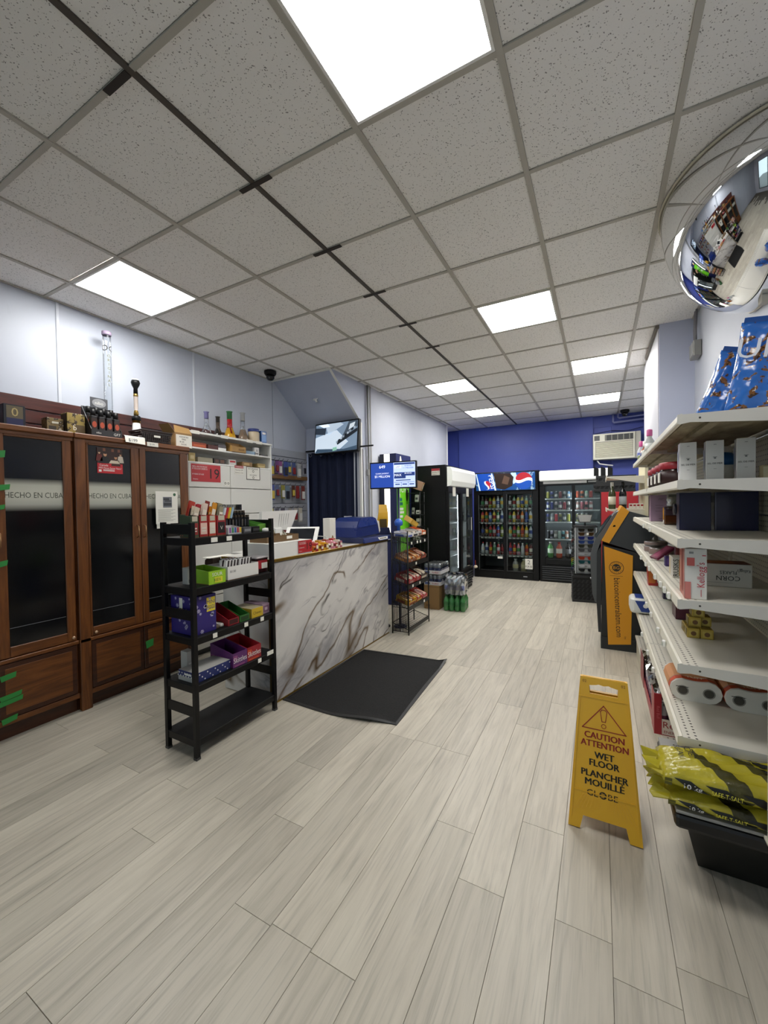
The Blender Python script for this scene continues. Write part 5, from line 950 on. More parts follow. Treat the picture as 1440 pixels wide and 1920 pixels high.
for k, z in enumerate(SH3):
    if k: P3('shelf', (-.915, 7.83, z-.02), (.115, 8.42, z-.001), M('#b4b8b8', .4))
kinds = {(4, 0): ['#8d8a3a', '#3a3f86', '#4a4f5a', '#7d3a3f', '#9a9c9e', '#6a8fae'], (3, 0): ['#232a6a', '#2a2f70', '#9a8f96', '#5a3a56', '#8d3a44', '#a3a3a0'], (2, 0): ['#2d2f6a', '#8b8f98', '#b5303a', '#6d6a3a', '#3f4448', '#8d8f3a'], (1, 0): ['#2c2e31', '#8d8a9a', '#7d7a76', '#9fb0a8', '#5f8f98', '#a87a6a', '#4a5556'], (4, 1): ['#b5533a', '#c46a4a', '#8fae9c', '#a3403a'], (3, 1): ['#9a7a74', '#a8606a', '#b56a70', '#8d5a5a'], (2, 1): ['#6a6a3a', '#8d8f6a', '#7d8a7a'], (1, 1): ['#6a5a5a', '#8d7a74', '#7a8a8a', '#5a5a5e']}
for (lv, dr), row in kinds.items():
    x0 = -.835 if dr == 0 else -.345
    for k, c in enumerate(row): drink(can_mesh(c, ['#c9c9c6', c, '#2a2a2c'][(k+lv) % 3], .029, .15 if lv < 4 else .13), 'can', f'{["slim", "bright", "matt"][k % 3]} drink can, {ORD[k]} on shelf {ORD[4-lv]} from the top, {"left" if dr == 0 else "right"} door under the white header', 'can', (x0+(.068 if lv > 1 else .062)*k, 7.88, SH3[lv]), 'cans in the white header cooler')
for k, (x, c, lab, l2) in enumerate(((-.80, '#3f8a3a', '#c9d6c0', 'green'), (-.655, '#b5442a', '#d9cfc4', 'orange red'), (-.50, '#1d1a1a', '#6a6a6c', 'dark cola'))): drink(bottle_mesh(c, lab, caps[k], .052, .29), 'bottle', f'large {l2} soda bottle on the bottom shelf of the white header cooler', 'bottle', (x, 7.90, SH3[0]), 'large soda bottles')
tag(G().box((.0, -.15, 0), (.05, .15, .1), M('#9fb4c2', .4)).put('drink_carton', None, (-.49, 8.10, 1.5055)), 'pale blue drink carton at the top right behind the left glass door', 'carton')
# --- cooler against the white wall, facing the aisle
C1, P1 = cooler('drinks_cooler', 'black drinks cooler standing sideways against the white wall with white header', -2.80, -1.97, 5.66, 6.93, 2.02, .32, 1.66, None, None, M('#b9bdbd', .5), (-2.38, 6.3), True)
g = G(); g.prism([(-1.985, 1.70), (-1.93, 1.71), (-1.905, 1.78), (-1.905, 1.93), (-1.93, 1.985), (-1.985, 1.99)], 1, 5.665, 6.925, M('#eef0ea', .35, 0, .14)); me = g.mesh('light_box'); me.transform(Matrix.Translation((2.38, -6.3, 0))); link('light_box', me, C1)
P1('header_rail', (-2.01, 5.66, 1.62), (-1.965, 6.93, 1.70), BLKM, .003)
for (a, b) in ((5.665, 5.70), (6.24, 6.35), (6.89, 6.925)): P1('door_stile', (-2.01, a, .14), (-1.965, b, 1.62), BLKM, .003)
for (a, b) in ((5.70, 6.24), (6.35, 6.89)):
    d = P1('door', (-2.0, a, 1.60), (-1.968, b, 1.62), BLKM); P1('glass_pane', (-1.99, a, .36), (-1.984, b, 1.60), GL2, 0, d); P1('frame_rail', (-2.0, a, .32), (-1.968, b, .36), BLKM, 0, d); P1('handle', (-1.965, b-.04, .9), (-1.945, b-.02, 1.2), BLKM, .003, d)
    P1('edge_strip', (-1.983, a, .36), (-1.975, a+.02, 1.6), M('#9a9ea0', .3, .6), 0, d)
for k in range(6): P1('grille_slat', (-1.985, 5.72, .06+.04*k), (-1.962, 6.88, .083+.04*k), M('#26282b', .4), .003)
P1('kick_plate', (-2.0, 5.665, 0), (-1.986, 6.925, .32), BLACK); P1('led_strip', (-2.10, 6.56, .4), (-2.06, 6.62, 1.58), M('#f3f7ff', .4, 0, 6.0)); P1('led_strip', (-2.03, 6.285, .4), (-2.012, 6.31, 1.58), LEDM)
for z in (.34, .62, .88, 1.14, 1.38):
    s = P1('shelf', (-2.72, 5.72, z-.015), (-2.06, 6.87, z-.001), M('#a9adad', .4))
for k, (y, z) in enumerate([(5.80, .88), (5.86, .62), (6.0, .88), (5.9, 1.14), (6.45, .88), (6.72, .62), (5.82, 1.38), (6.72, 1.14)]): carton('drink_carton', f'grey lettered carton inside the sideways cooler, {ORD[k]} of those seen through its glass', 'carton', (-2.12, y, z), (.10, .08, .15), M(('#8d9092', '#5a5e60', '#a9acad')[k % 3], .4), [('f', .1, .4, .9, .7, M('#2a2c2e', .5))], PI/2, 'cartons in the sideways cooler')
carton('warning_sign', 'small red headed sticker at the top of the black cooler side', 'sign', (-2.16, 5.657, 1.87), (.13, .002, .1), PAPER, [('f', 0, .65, 1, 1, M('#a8323a', .5)), ('f', 'Security Off', .5, .45, .2, INK), ('f', 'Camera in Use', .5, .17, .16, INK)], 0, None, 0)
for k, y in enumerate((5.92, 6.62)): tag(G().box((0, -.07, -.09), (.002, .07, .05), PAPER).put('paper_slip', None, (-1.9635, y, 1.645)), f'white paper slip hanging under the sideways cooler header, {"nearer" if k == 0 else "farther"} one', 'paper')
# ================================================================ cases on the floor
carton('brown_carton', 'plain brown carton on the floor under the drink cases', 'carton', (-2.04, 5.32, 0), (.22, .38, .325), M('#86683f', .75), [('f', .0, .93, 1, .955, CARDD), ('f', .1, .1, .4, .2, CARDD)], 0)
for k in range(2):
    z = .326+.153*k; t = thing('can_case', ['shrink wrapped case of silver energy drink cans, lower of two on the brown carton', 'shrink wrapped case of silver energy drink cans, upper of two on the brown carton'][k], 'drink case', (-2.035, 5.33, z), group='silver can cases')
    g = G(); g.box((-.12, -.18, 0), (.12, .18, .004), M('#a9a9aa', .5)); g.box((-.12, -.18, .004), (.12, -.177, .05), M('#c3c3c4', .45)); g.box((-.12, .177, .004), (.12, .18, .05), M('#c3c3c4', .45)); g.box((.117, -.177, .004), (.12, .177, .05), M('#c3c3c4', .45)); g.box((-.12, -.177, .004), (-.117, .177, .05), M('#c3c3c4', .45)); g.put('carton_tray', t)
    prints(.24, .36, .05, [('f', 'RedBull', .68, .5, .42, M('#a02430', .4), .5), ('f', .05, .2, .35, .8, M('#4a5a8a', .4))]).put('print', t)
    me = can_mesh('#9aa2ad', '#3a4f8d', .028, .135)
    for i in range(4):
        for j in range(6): link('can', me, t, (-.087+.058*i, -.145+.058*j, .0045), i+j)
    G().box((-.121, -.181, .051), (.121, .181, .147), CLEAR, .02, 2).put('wrap_film', t)
def pack(label, x, y, z, nx, ny, me, r, h):
    t = thing('bottle_pack', label, 'drink pack', (x, y, z), .12)
    for i in range(nx):
        for j in range(ny): link('bottle', me, t, ((i-(nx-1)/2)*2.06*r, (j-(ny-1)/2)*2.06*r, .001), i*2+j)
    return t
t = pack('pack of green soda bottles on the floor before the sideways cooler', -1.742, 5.28, 0, 4, 4, bottle_mesh('#3a7a42', '#2f6a3a', '#24602f', .036, .215), .036, .215)
t = pack('shrink wrapped pack of clear water bottles on top of the green soda pack', -1.742, 5.29, .217, 4, 4, bottle_mesh('#b5bcc4', '#6f78a6', '#d9dde2', .033, .215), .033, .215)
g = G(); nx = 10; N_ = 28
def film(a, z): 
    r = .165*(1+.05*math.sin(5*a+z*17)+.03*math.sin(11*a-z*23)); c = max(abs(math.cos(a)), abs(math.sin(a))); return V((math.cos(a)*r*(.86/c*.5+.5), math.sin(a)*r*(.86/c*.5+.5), z))
rings = [[g.bm.verts.new(film(2*PI*i/N_, z) if z < .26 else film(2*PI*i/N_, z)*f+V((0, 0, z*(1-f)))) for i in range(N_)] for z, f in ((.005, 1), (.06, 1), (.12, 1), (.18, 1), (.225, .97), (.27, .75))]
for a, b in zip(rings, rings[1:]):
    for i in range(N_): g.fa([a[i], a[(i+1) % N_], b[(i+1) % N_], b[i]], mat_glass('shrink_film', '#e6eaee', 7.0) if 'shrink_film' not in bpy.data.materials else bpy.data.materials['shrink_film'], False)
g.put('wrap_film', t)
t = thing('fire_extinguisher', 'yellow banded extinguisher on the floor between two coolers', 'extinguisher', (-2.265, 7.70, 0))
G().lathe((0, 0, 0), [(.06, 0), (.065, .01), (.065, .15)], BLACK, 14).put('foot', t); G().lathe((0, 0, 0), [(.065, .15), (.066, .16), (.066, .41), (.05, .45), (.02, .47)], M('#c28a1e', .4), 14).put('tank', t); G().box((-.02, -.07, .47), (.02, .03, .52), BLACK, .004).put('valve', t); G().tube([(0, -.05, .5), (.06, -.07, .45), (.07, -.06, .3), (.068, -.04, .2)], .01, BLACK, 6).put('hose', t)
t = thing('round_lamp_tag', 'small pale round tag hanging by the sideways cooler edge', 'tag', (-1.93, 6.94, .3)); G().tube([(0, 0, .14), (0, .01, .05)], .004, M('#a02430', .4), 6).put('string', t); G().lathe((0, .01, 0), [(0, 0), (.03, .012), (.036, .03), (.02, .05), (0, .054)], M('#d9c9b0', .4), 12).put('tag_body', t)
tag(G().box((-.004, -.09, 0), (.0, .0, .22), PAPER).put('paper_strip', None, (-1.9, 6.95, .95)), 'white paper strip on the far edge of the sideways cooler', 'paper').location = (-1.962, 6.92, .98)

# ================================================================ air conditioner, pipes on the blue wall
t = thing('air_conditioner', 'white louvred window air conditioner high on the blue wall', 'air conditioner', (.235, 8.62, 2.215)); IV = M('#d8d5c4', .45)
G().box((-.35, -.02, 0), (.42, .19, .49), M('#b9b6a8', .5), .005).put('case', t); G().box((-.345, -.06, .005), (.33, -.02, .485), IV, .012, 2).put('front_panel', t); G().box((-.305, -.0615, .045), (.295, -.0605, .335), M('#6a675c', .6)).put('louver_gap_shade', t)  # dark plate paints the shade in the gaps between the louvers
for k in range(13): G().hexa([(-.30, -.068, .05+.0215*k), (.29, -.068, .05+.0215*k), (.29, -.058, .058+.0215*k), (-.30, -.058, .058+.0215*k), (-.30, -.072, .058+.0215*k), (.29, -.072, .058+.0215*k), (.29, -.06, .068+.0215*k), (-.30, -.06, .068+.0215*k)], M('#dad6c4', .45)).put('louver_slat', t)
G().box((-.15, -.064, .35), (.30, -.059, .455), M('#3e3f3d', .6)).put('air_outlet', t); G().box((-.325, -.064, .36), (-.235, -.0595, .45), M('#2e3030', .4)).put('control_panel', t)
for k in range(5): G().box((-.14+.094*k, -.07, .355), (-.125+.094*k, -.0645, .45), M('#8d8b80', .5)).put('outlet_vane', t)
G().tube([(-.28, -.0, -.002), (-.24, -.02, -.07), (-.12, -.03, -.1), (-.02, -.03, -.115)], .012, WHITE, 6).put('drain_hose', t)
t = thing('ceiling_pipe', 'lavender painted pipes bending below the ceiling at the blue wall', 'pipe', (.4, 8.7, 2.93)); PL_ = M('#7a7fae', .5)
G().tube([(-.18, 0, .14), (-.18, 0, .0), (-.165, 0, -.02), (.3, 0, .0), (.44, 0, .015)], .02, PL_, 8).put('pipe', t); G().tube([(-.1, -.03, .14), (-.1, -.03, .07), (-.08, -.03, .05), (.36, -.03, .07), (.45, -.03, .075)], .016, PL_, 8).put('pipe', t); G().tube([(.36, .04, -.0), (.36, .04, -.55)], .018, PL_, 8).put('pipe', t)
tag(G().tube([(-.08, 8.79, 2.74), (.2, 8.79, 2.78), (.45, 8.78, 2.75), (.7, 8.78, 2.80)], .006, M('#262a5a', .5), 6).put('cable'), 'dark cable strung along the blue wall above the air conditioner', 'cable')
# ================================================================ sunglasses stand on an upturned crate
def crate(name, label, loc, size, rz=0, cat='crate', rot=None):
    w, d, h = size; t = thing(name, label, cat, loc, rz, rot=rot); CR = M('#17181a', .5)
    G().box((-w/2+.012, -d/2+.012, .01), (w/2-.012, d/2-.012, h-.01), M('#08080a', .7)).put('dark_inside', t)
    for z in (0, h-.035): 
        g = G(); g.box((-w/2, -d/2, z), (w/2, -d/2+.01, z+.035), CR, .002); g.box((-w/2, d/2-.01, z), (w/2, d/2, z+.035), CR, .002); g.box((-w/2, -d/2+.01, z), (-w/2+.01, d/2-.01, z+.035), CR, .002); g.box((w/2-.01, -d/2+.01, z), (w/2, d/2-.01, z+.035), CR, .002); g.put('rim', t)
    for (ax, L) in ((0, w), (1, d)):
        for sgn in (-1, 1):
            g = G(); n_ = max(4, int(L/.055)); hh = h-.07
            for k in range(n_):
                a = -L/2+L*k/n_
                for q in range(max(1, int(hh/.06))):
                    z = .036+q*.06; p = [(a+.008, z), (a+.028, z), (a+.048, z+.045), (a+.028, z+.045)]
                    c = (sgn*(d/2-.005) if ax == 0 else sgn*(w/2-.005)); g.prism(p, 1 if ax == 0 else 0, c-.004, c+.004, CR)
            o = g.put('lattice_side', t); o['kind'] = 'stuff'
    return t
crate('milk_crate', 'black lattice crate on the floor under the sunglasses stand', (-.21, 6.55, 0), (.33, .33, .385), .10)
t = thing('sunglasses_stand', 'square grey sunglasses stand with top mirror on a black crate', 'display stand', (-.195, 6.55, .3865), .10); SGR = M('#8f9294', .4)
G().box((-.155, -.155, 0), (.155, .155, .02), BLACK, .003).put('base', t); G().box((-.115, -.115, .02), (.115, .115, .69), SGR, .002).put('core', t); G().box((-.15, -.15, .69), (.15, .15, .705), BLACK, .003).put('top_board', t)
for sx in (-1, 1):
    for sy in (-1, 1): G().box((sx*.135-.006, sy*.135-.006, .02), (sx*.135+.006, sy*.135+.006, .69), M('#a9acae', .35)).put('post', t)
G().box((-.012, -.012, .705), (.012, .012, .75), BLACK).put('mirror_stem', t)
g = G(); g.prism([(-.075, 0), (.075, 0), (.10, .12), (-.10, .12)], 1, -.012, .006, M('#1a1a1c', .4)); g.put('mirror_frame', t, (0, 0, .75), rot=(-.42, 0, 0)); G().prism([(-.066, .008), (.066, .008), (.09, .112), (-.09, .112)], 1, -.0135, -.0125, M('#cfd3d4', .06, 1)).put('mirror_glass', t, (0, 0, .75), rot=(-.42, 0, 0))
gc = ['#1c1a16', '#3a2a18', '#1d2457', '#22335f', '#24251f', '#3c3c3e', '#83868a', '#7a2a1c', '#143a3f', '#8e9194', '#1a1c1d', '#1f1f21']
def shades(label, loc, rz, c, group):
    t = thing('sunglasses', label, 'sunglasses', loc, rz, group); t.scale = (1.5, 1, 1.3); L = M(c, .12)
    for s in (-1, 1):
        g = G(); g.prism([(s*.012, -.004), (s*.02, -.02), (s*.05, -.022), (s*.066, -.004), (s*.064, .014), (s*.014, .014)], 1, -.004, .002, L); g.put('lens', t)
        G().tube([(s*.065, 0, .01), (s*.062, .05, .012)], .003, M(c, .3), 4).put('temple', t)
    G().box((-.014, -.004, .006), (.014, .0, .014), M(c, .3)).put('bridge', t); return t
ca, sa = math.cos(.10), math.sin(.10)
for r in range(11):
    for f in range(2):
        px, py = (0, -.178) if f == 0 else (-.178, 0)
        x, y = -.195+px*ca-py*sa, 6.55+px*sa+py*ca
        shades(f'dark sunglasses, {ORD[r]} row down on the {"aisle-facing" if f == 0 else "cooler-facing"} side of the stand', (x, y, .3865+.655-.057*r), .10+(0 if f == 0 else -PI/2), gc[(r+f*4) % 12] if not (f == 1 and r in (8, 9)) else ('#b5a21e', '#3f9a2e')[r-8], 'sunglasses on the stand')
for k, (u, r) in enumerate(((.02, 1), (.07, 7))): tag(G().box((-.014, -.001, -.016), (.014, .001, .016), PAPER).put('price_tag', None, (-.195+u*ca+.185*sa, 6.55+u*sa-.185*ca, .3865+.655-.057*r), .10), f'white price tag on the sunglasses stand front, {["upper", "lower"][k]} one', 'price tag')
# red sided chest with crates on it
t = thing('red_cooler', 'tall red fronted chest with black side behind the bitcoin machine', 'cooler', (.22, 6.62, 0)); G().box((-.22, -.30, 0), (.23, .35, 1.575), M('#141416', .5), .004).put('chest_body', t); G().box((-.205, -.305, .06), (.228, -.3005, 1.57), M('#a31f27', .5)).put('front_panel', t)
crate('bread_crate', 'black lattice crate stacked lower on the red chest', (.17, 6.58, 1.576), (.5, .5, .11)); crate('bread_crate', 'black lattice crate stacked upper on the red chest', (.19, 6.58, 1.6868), (.48, .48, .11))
for k in range(3): tag(G().prism([(0, 0), (.06, 0), (.06, .10), (0, .13)], 1, -.01, .01, BLK2).put('crate_post', None, (-.075+.085*k, 6.36, 1.798)), f'black upright corner lug on the top crate, {ORD[k]} from the aisle', 'crate lug')
# far shelf bay beyond the bitcoin machine
t = thing('gondola_shelving', 'cream shelf bay beyond the bitcoin machine holding wine bottles', 'shelving', (.3, 5.4, 0)); PEG = M('#c9c3a4', .5)
G().box((.12, -.35, 0), (.15, .45, 1.95), PEG).put('back_panel', t)
for z in (.2, .7, 1.05, 1.355, 1.715):
    s = G().box((-.23, -.30, z-.012), (.12, .42, z), CREAM, .002).put('shelf', t); G().box((-.24, -.30, z-.03), (-.23, .42, z+.012), CREAM, .002).put('price_rail', s); G().prism([(-.23, z-.013), (.12, z-.013), (.12, z-.085), (.05, z-.075)], 1, -.302, -.296, CREAM).put('bracket', s)
for k, (x, lab, c) in enumerate(((.12, 'pale labelled wine bottle with white cap on the far cream shelf', '#3f4426'), (.225, 'dark wine bottle with small label on the far cream shelf', '#15171a'))):
    t = thing('wine_bottle', lab, 'bottle', (x, 5.22, 1.3555)); G().lathe((0, 0, 0), [(.034, 0), (.037, .008), (.037, .17), (.03, .20), (.014, .225), (.014, .27)], M(c, .1), 16).put('glass_body', t); G().lathe((0, 0, 0), [(.015, .255), (.016, .258), (.016, .30), (.01, .302)], M('#d9d7cf' if k == 0 else '#1b1b1d', .4), 14).put('cap', t); G().lathe((0, 0, 0), [(.0375, .05), (.0378, .05), (.0378, .14), (.0375, .14)], M('#d9d3bd' if k == 0 else '#a9b0b4', .5), 16).put('label', t)
for k in range(4): t = carton('folded_leaflet', f'white leaflet leaning on the far cream shelf, {ORD[k]} from the dark wine bottle', 'leaflet', (.30+.035*k, 5.26, 1.3555), (.03, .02, .06), PAPER, [('f', .1, .5, .9, .8, M('#a02430', .5))], .3, 'leaflets on the far shelf')
# ================================================================ bitcoin machine
AX, AY = .22, 4.74; YN, YFAR = 4.47, 4.98
t = thing('bitcoin_machine', 'dark grey and orange bitcoin kiosk leaning towards the aisle', 'kiosk', (AX, AY, 0)); AG = M('#2c2f32', .45); AG2 = M('#4d5052', .38); AO = M('#d08f14', .38)
def xz(pts): return [(x-AX, z) for x, z in pts]
G().prism(xz([(.0, .0), (.452, .0), (.452, .115), (.0, .115)]), 1, YN-.012-AY, YFAR-AY, M('#1d2022', .5)).put('base', t)
G().prism(xz([(.005, .116), (.452, .116), (.452, .95), (.32, .95), (.02, 1.02)]), 1, YN-AY, YFAR-AY, M('#17191b', .45)).put('cabinet', t)
G().prism(xz([(.032, 1.008), (.272, .925), (.254, .075), (.064, .047)]), 1, YN-.0125-.004-AY, YN-.0125-AY, AO).put('side_panel', t)
G().prism(xz([(.012, 1.06), (.075, 1.035), (.245, 1.345), (.185, 1.40)]), 1, YN-.006-AY, YFAR+.0-AY, AO).put('head_band', t)
G().prism(xz([(.076, 1.034), (.322, .955), (.455, 1.13), (.455, 1.277), (.246, 1.344)]), 1, YN-AY, YFAR-AY, AG).put('head', t)
# bulging grey front shell towards the aisle
G().prism(xz([(.0, .42), (-.05, .44), (-.072, .52), (-.088, .80), (-.088, .90), (-.045, 1.06), (.12, 1.32), (.165, 1.355), (.18, 1.335), (.005, 1.055), (-.03, .93), (-.005, .9)]), 1, YN+.05-AY, YFAR-.02-AY, AG2, True).put('front_shell', t)
G().prism(xz([(.0045, .15), (.0045, 1.0), (-.03, .93), (-.035, .46), (-.02, .15)]), 1, YN+.02-AY, YFAR-.01-AY, M('#222528', .45)).put('front_door', t)
G().hexa([(x-AX, y-AY, z) for x, y, z in ((-.037, 4.58, 1.08), (.10, 4.58, 1.30), (.09, 4.58, 1.31), (-.047, 4.58, 1.09), (-.037, 4.90, 1.08), (.10, 4.90, 1.30), (.09, 4.90, 1.31), (-.047, 4.90, 1.09))], M('#0b0c0f', .08)).put('screen', t)
G().cyl((-.09-AX, 4.6-AY, .66), (-.083-AX, 4.6-AY, .66), .01, STEEL, 10).put('key_lock', t)
yf = YN-.0175-AY; g = G(); c = V((.136-AX, yf, .803)); UX, UZ = (1, 0, 0), (0, 0, 1); DK = M('#1f1a12', .5)
g.disc(c, UX, UZ, .062, DK, 28, .057); g.disc(c, UX, UZ, .036, DK, 24); g.text('BG', c+V((0, -.0008, 0)), UX, UZ, .030, AO)
for k, ch in enumerate('BITCOIN'):
    a = PI*(.86-.72*k/6); p = c+V((math.cos(a), 0, math.sin(a)))*.0465; g.text(ch, p, (math.sin(a), 0, -math.cos(a)), (math.cos(a), 0, math.sin(a)), .012, DK)
for k, ch in enumerate('CENTRAL'):
    a = PI*(1.14+.72*k/6); p = c+V((math.cos(a), 0, math.sin(a)))*.0465; g.text(ch, p, (-math.sin(a), 0, math.cos(a)), (-math.cos(a), 0, -math.sin(a)), .011, DK)
g.poly([(.08-AX, yf, .722), (.19-AX, yf, .722), (.19-AX, yf, .7245), (.08-AX, yf, .7245)], DK)
g.text('bitcoincentralatm.com', (.150-AX, yf, .418), (.035, 0, -1), (1, 0, .035), .052, DK, 'C', .57); g.text('TM', (.205-AX, yf, .135), (0, 0, -1), (1, 0, 0), .014, DK); g.put('lettering', t)
g = G(); g.disc((.12-AX, YN-.0075-AY, 1.205), (1, 0, 0), (0, 0, 1), .008, BLACK, 10); g.poly([(.108-AX, YN-.0075-AY, 1.195), (.132-AX, YN-.0075-AY, 1.2), (.128-AX, YN-.0075-AY, 1.215), (.112-AX, YN-.0075-AY, 1.21)], BLACK); g.put('emblem', t)

# ================================================================ cream gondola along the right wall
GXF, GXB, YA, YM, YE = .285, .70, 1.975, 3.19, 4.405
PEGM = NT('pegboard'); g_ = PEGM.n('NewGeometry'); sep = PEGM.n('SeparateXYZ'); PEGM.l(g_.outputs['Position'], sep.inputs[0])
fy = PEGM.math('SUBTRACT', PEGM.math('FRACT', PEGM.math('MULTIPLY', sep.outputs[1], 40.0)), .5); fz = PEGM.math('SUBTRACT', PEGM.math('FRACT', PEGM.math('MULTIPLY', sep.outputs[2], 40.0)), .5)
dd = PEGM.math('ADD', PEGM.math('MULTIPLY', fy, fy), PEGM.math('MULTIPLY', fz, fz)); PEGM.out(PEGM.mix(PEGM.math('LESS_THAN', dd, .03), '#c6c1ae', '#4a463c'), .5)
PUN = NT('punched_shelf'); g_ = PUN.n('NewGeometry'); sep = PUN.n('SeparateXYZ'); PUN.l(g_.outputs['Position'], sep.inputs[0])
fx = PUN.math('SUBTRACT', PUN.math('FRACT', PUN.math('MULTIPLY', sep.outputs[0], 40.0)), .5); fy = PUN.math('SUBTRACT', PUN.math('FRACT', PUN.math('MULTIPLY', sep.outputs[1], 40.0)), .5)
dd = PUN.math('ADD', PUN.math('MULTIPLY', fx, fx), PUN.math('MULTIPLY', fy, fy)); inb = PUN.math('MULTIPLY', PUN.math('LESS_THAN', sep.outputs[0], GXF+.062), PUN.math('GREATER_THAN', sep.outputs[0], GXF+.012))
PUN.out(PUN.mix(PUN.math('MULTIPLY', inb, PUN.math('LESS_THAN', dd, .035)), '#d6d2c6', '#3a362e'), .42)
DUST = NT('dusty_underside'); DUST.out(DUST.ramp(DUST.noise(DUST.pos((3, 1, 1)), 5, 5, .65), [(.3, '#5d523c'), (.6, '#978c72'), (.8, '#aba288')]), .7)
ZS = [1.785, 1.525, 1.29, 1.045, .785, .49]
t = thing('gondola_shelving', 'long cream gondola of six shelf levels along the right wall', 'shelving', (.42, 3.19, 0)); O = (.42, 3.19)
def gb(n, a, b, m=CREAM, bev=.0, par=None): return G().box((a[0]-O[0], a[1]-O[1], a[2]), (b[0]-O[0], b[1]-O[1], b[2]), m, bev).put(n, par or t)
for (a, b) in ((YA+.02, YM-.016), (YM+.016, YE-.02)):
    for k in range(4): gb('back_panel', (GXB+.012, a, .2+.39*k), (GXB+.022, b, .585+.39*k), PEGM.m, .001)
for y in (YA, YM-.015, YE-.03):
    p = gb('upright', (GXB, y, 0), (GXB+.035, y+.03, 1.80), CREAM, .003)
    for k in range(22): G().box((GXB-.0006-O[0], y+.008-O[1], .25+.07*k), (GXB-O[0], y+.012-O[1], .275+.07*k), M('#4a463c', .6)).put('slot', p)
G().lathe((0, 0, 0), [(.012, 0), (.012, .006), (0, .012)], CRM2, 10).put('knob', t, (GXB+.012-O[0], YA+.012-O[1], 1.80))
gb('top_rail', (GXB+.005, YA+.03, 1.765), (GXB+.03, YE-.03, 1.80), CREAM, .002)
for lv, z in enumerate(ZS):
    for (a, b) in ((YA, YM-.002), (YM+.002, YE)):
        if lv == 0: pass
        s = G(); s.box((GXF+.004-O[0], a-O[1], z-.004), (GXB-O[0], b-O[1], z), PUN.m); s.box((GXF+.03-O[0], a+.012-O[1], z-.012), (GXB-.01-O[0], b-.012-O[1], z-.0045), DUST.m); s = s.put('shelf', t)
        g = G(); g.prism([(GXF-.006-O[0], z+.004), (GXF+.004-O[0], z+.006), (GXF+.008-O[0], z-.002), (GXF+.002-O[0], z-.034), (GXF-.012-O[0], z-.034), (GXF-.014-O[0], z-.028)], 1, a-O[1], b-O[1], CREAM); g.put('price_rail', s)
        for yy in (a, b-.003):
            g = G(); g.prism([(GXF-.012-O[0], z+.003), (GXB-O[0], z+.001), (GXB-O[0], z-.062), (GXB-.05-O[0], z-.058), (GXF+.03-O[0], z-.030), (GXF-.005-O[0], z-.036), (GXF-.013-O[0], z-.03)], 0 if False else 1, yy-O[1]-.001, yy+.003-O[1], M('#cfccc4', .42)); g.put('bracket', s)
        G().cyl((GXF+.06-O[0], a-.0015-O[1], z-.016), (GXF+.06-O[0], a-.0005-O[1], z-.016), .004, M('#3a372f', .6), 8).put('bolt', s)
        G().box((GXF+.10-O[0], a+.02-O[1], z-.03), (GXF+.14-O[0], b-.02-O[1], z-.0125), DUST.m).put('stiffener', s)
for (a, b) in ((2.30, YM-.002), (YM+.002, YE)):
    s = G().box((GXF-O[0], a-O[1], .17), (GXB-O[0], b-O[1], .186), PUN.m, .002).put('base_deck', t); G().box((GXF+.01-O[0], a-O[1], .0), (GXF+.03-O[0], b-O[1], .169), CRM2).put('kick_plate', s)
gb('foot', (GXF+.06, YE-.03, .0), (GXB, YE-.0, .16), BLK2, .003)
# tag clips on the shelf rails
for k, (y, lv) in enumerate([(2.15, 3), (2.28, 3), (2.42, 3), (2.65, 3), (2.95, 3), (3.15, 3), (3.5, 3), (2.30, 4), (2.52, 4), (2.85, 4), (3.12, 4), (2.9, 2), (3.3, 2), (2.75, 5), (3.05, 5), (3.45, 5)]):
    TC = globals().setdefault('TC', {}); TC[lv] = TC.get(lv, -1)+1
    t2 = thing('tag_clip', f'white plastic tag clip, {ORD[TC[lv]]} from the near end on the rail of gondola level {ORD[lv]}', 'tag clip', (GXF-.014, y, ZS[lv]-.012), 0, 'tag clips on the gondola rails')
    G().box((-.012, -.014, -.02), (-.0, .014, .008), PLAST, .002).put('clip', t2); G().box((-.014, -.010, -.016), (-.0125, .010, .0), M('#a9b5a5', .4)).put('print', t2)

E_ = .0008
def shelfbox(name, label, cat, x, y, lv, size, m, deco=(), rz=0, **k): return carton(name, label, cat, (x, y, ZS[lv]+E_), size, m, list(deco), rz, **k)
# level 1 (top): snack bags and small bottles
SNB = mat_spots('#2a66b8', '#7a5028', '#3a2414', 26, 'snack_bag_print', .22)
def pillow(w, d, h, m, nx=16, nz=18, wr=.006, seed=1):
    """an upright sealed bag: fat in the middle, flat seams at the top and bottom"""
    r = random.Random(seed); g = G(); F, B = [], []
    for j in range(nz+1):
        v = j/nz; rowf, rowb = [], []
        for i in range(nx+1):
            u = i/nx; e = max(0, 1-abs(2*u-1)**3.2)*max(0, 1-abs(2*v-1)**3.0); y = d/2*e**.62
            x = (u-.5)*w*(1-.06*math.sin(PI*v)); z = h*v; q = wr*math.sin(9*u+13*v+seed)*math.sin(17*v-7*u)*(1.4 if .04 < v < .96 else .5)
            rowf.append(g.bm.verts.new((x, -y+q-.0012, z))); rowb.append(g.bm.verts.new((x, y+q+.0012, z)))
        F.append(rowf); B.append(rowb)
    for X, fl in ((F, 0), (B, 1)):
        for j in range(nz):
            for i in range(nx): g.fa([X[j][i], X[j][i+1], X[j+1][i+1], X[j+1][i]], m, True)
    ed = [(0, i) for i in range(nx+1)]+[(j, nx) for j in range(1, nz+1)]+[(nz, i) for i in range(nx-1, -1, -1)]+[(j, 0) for j in range(nz-1, 0, -1)]
    for a, b in zip(ed, ed[1:]+ed[:1]): g.fa([F[a[0]][a[1]], F[b[0]][b[1]], B[b[0]][b[1]], B[a[0]][a[1]]], m)
    return g
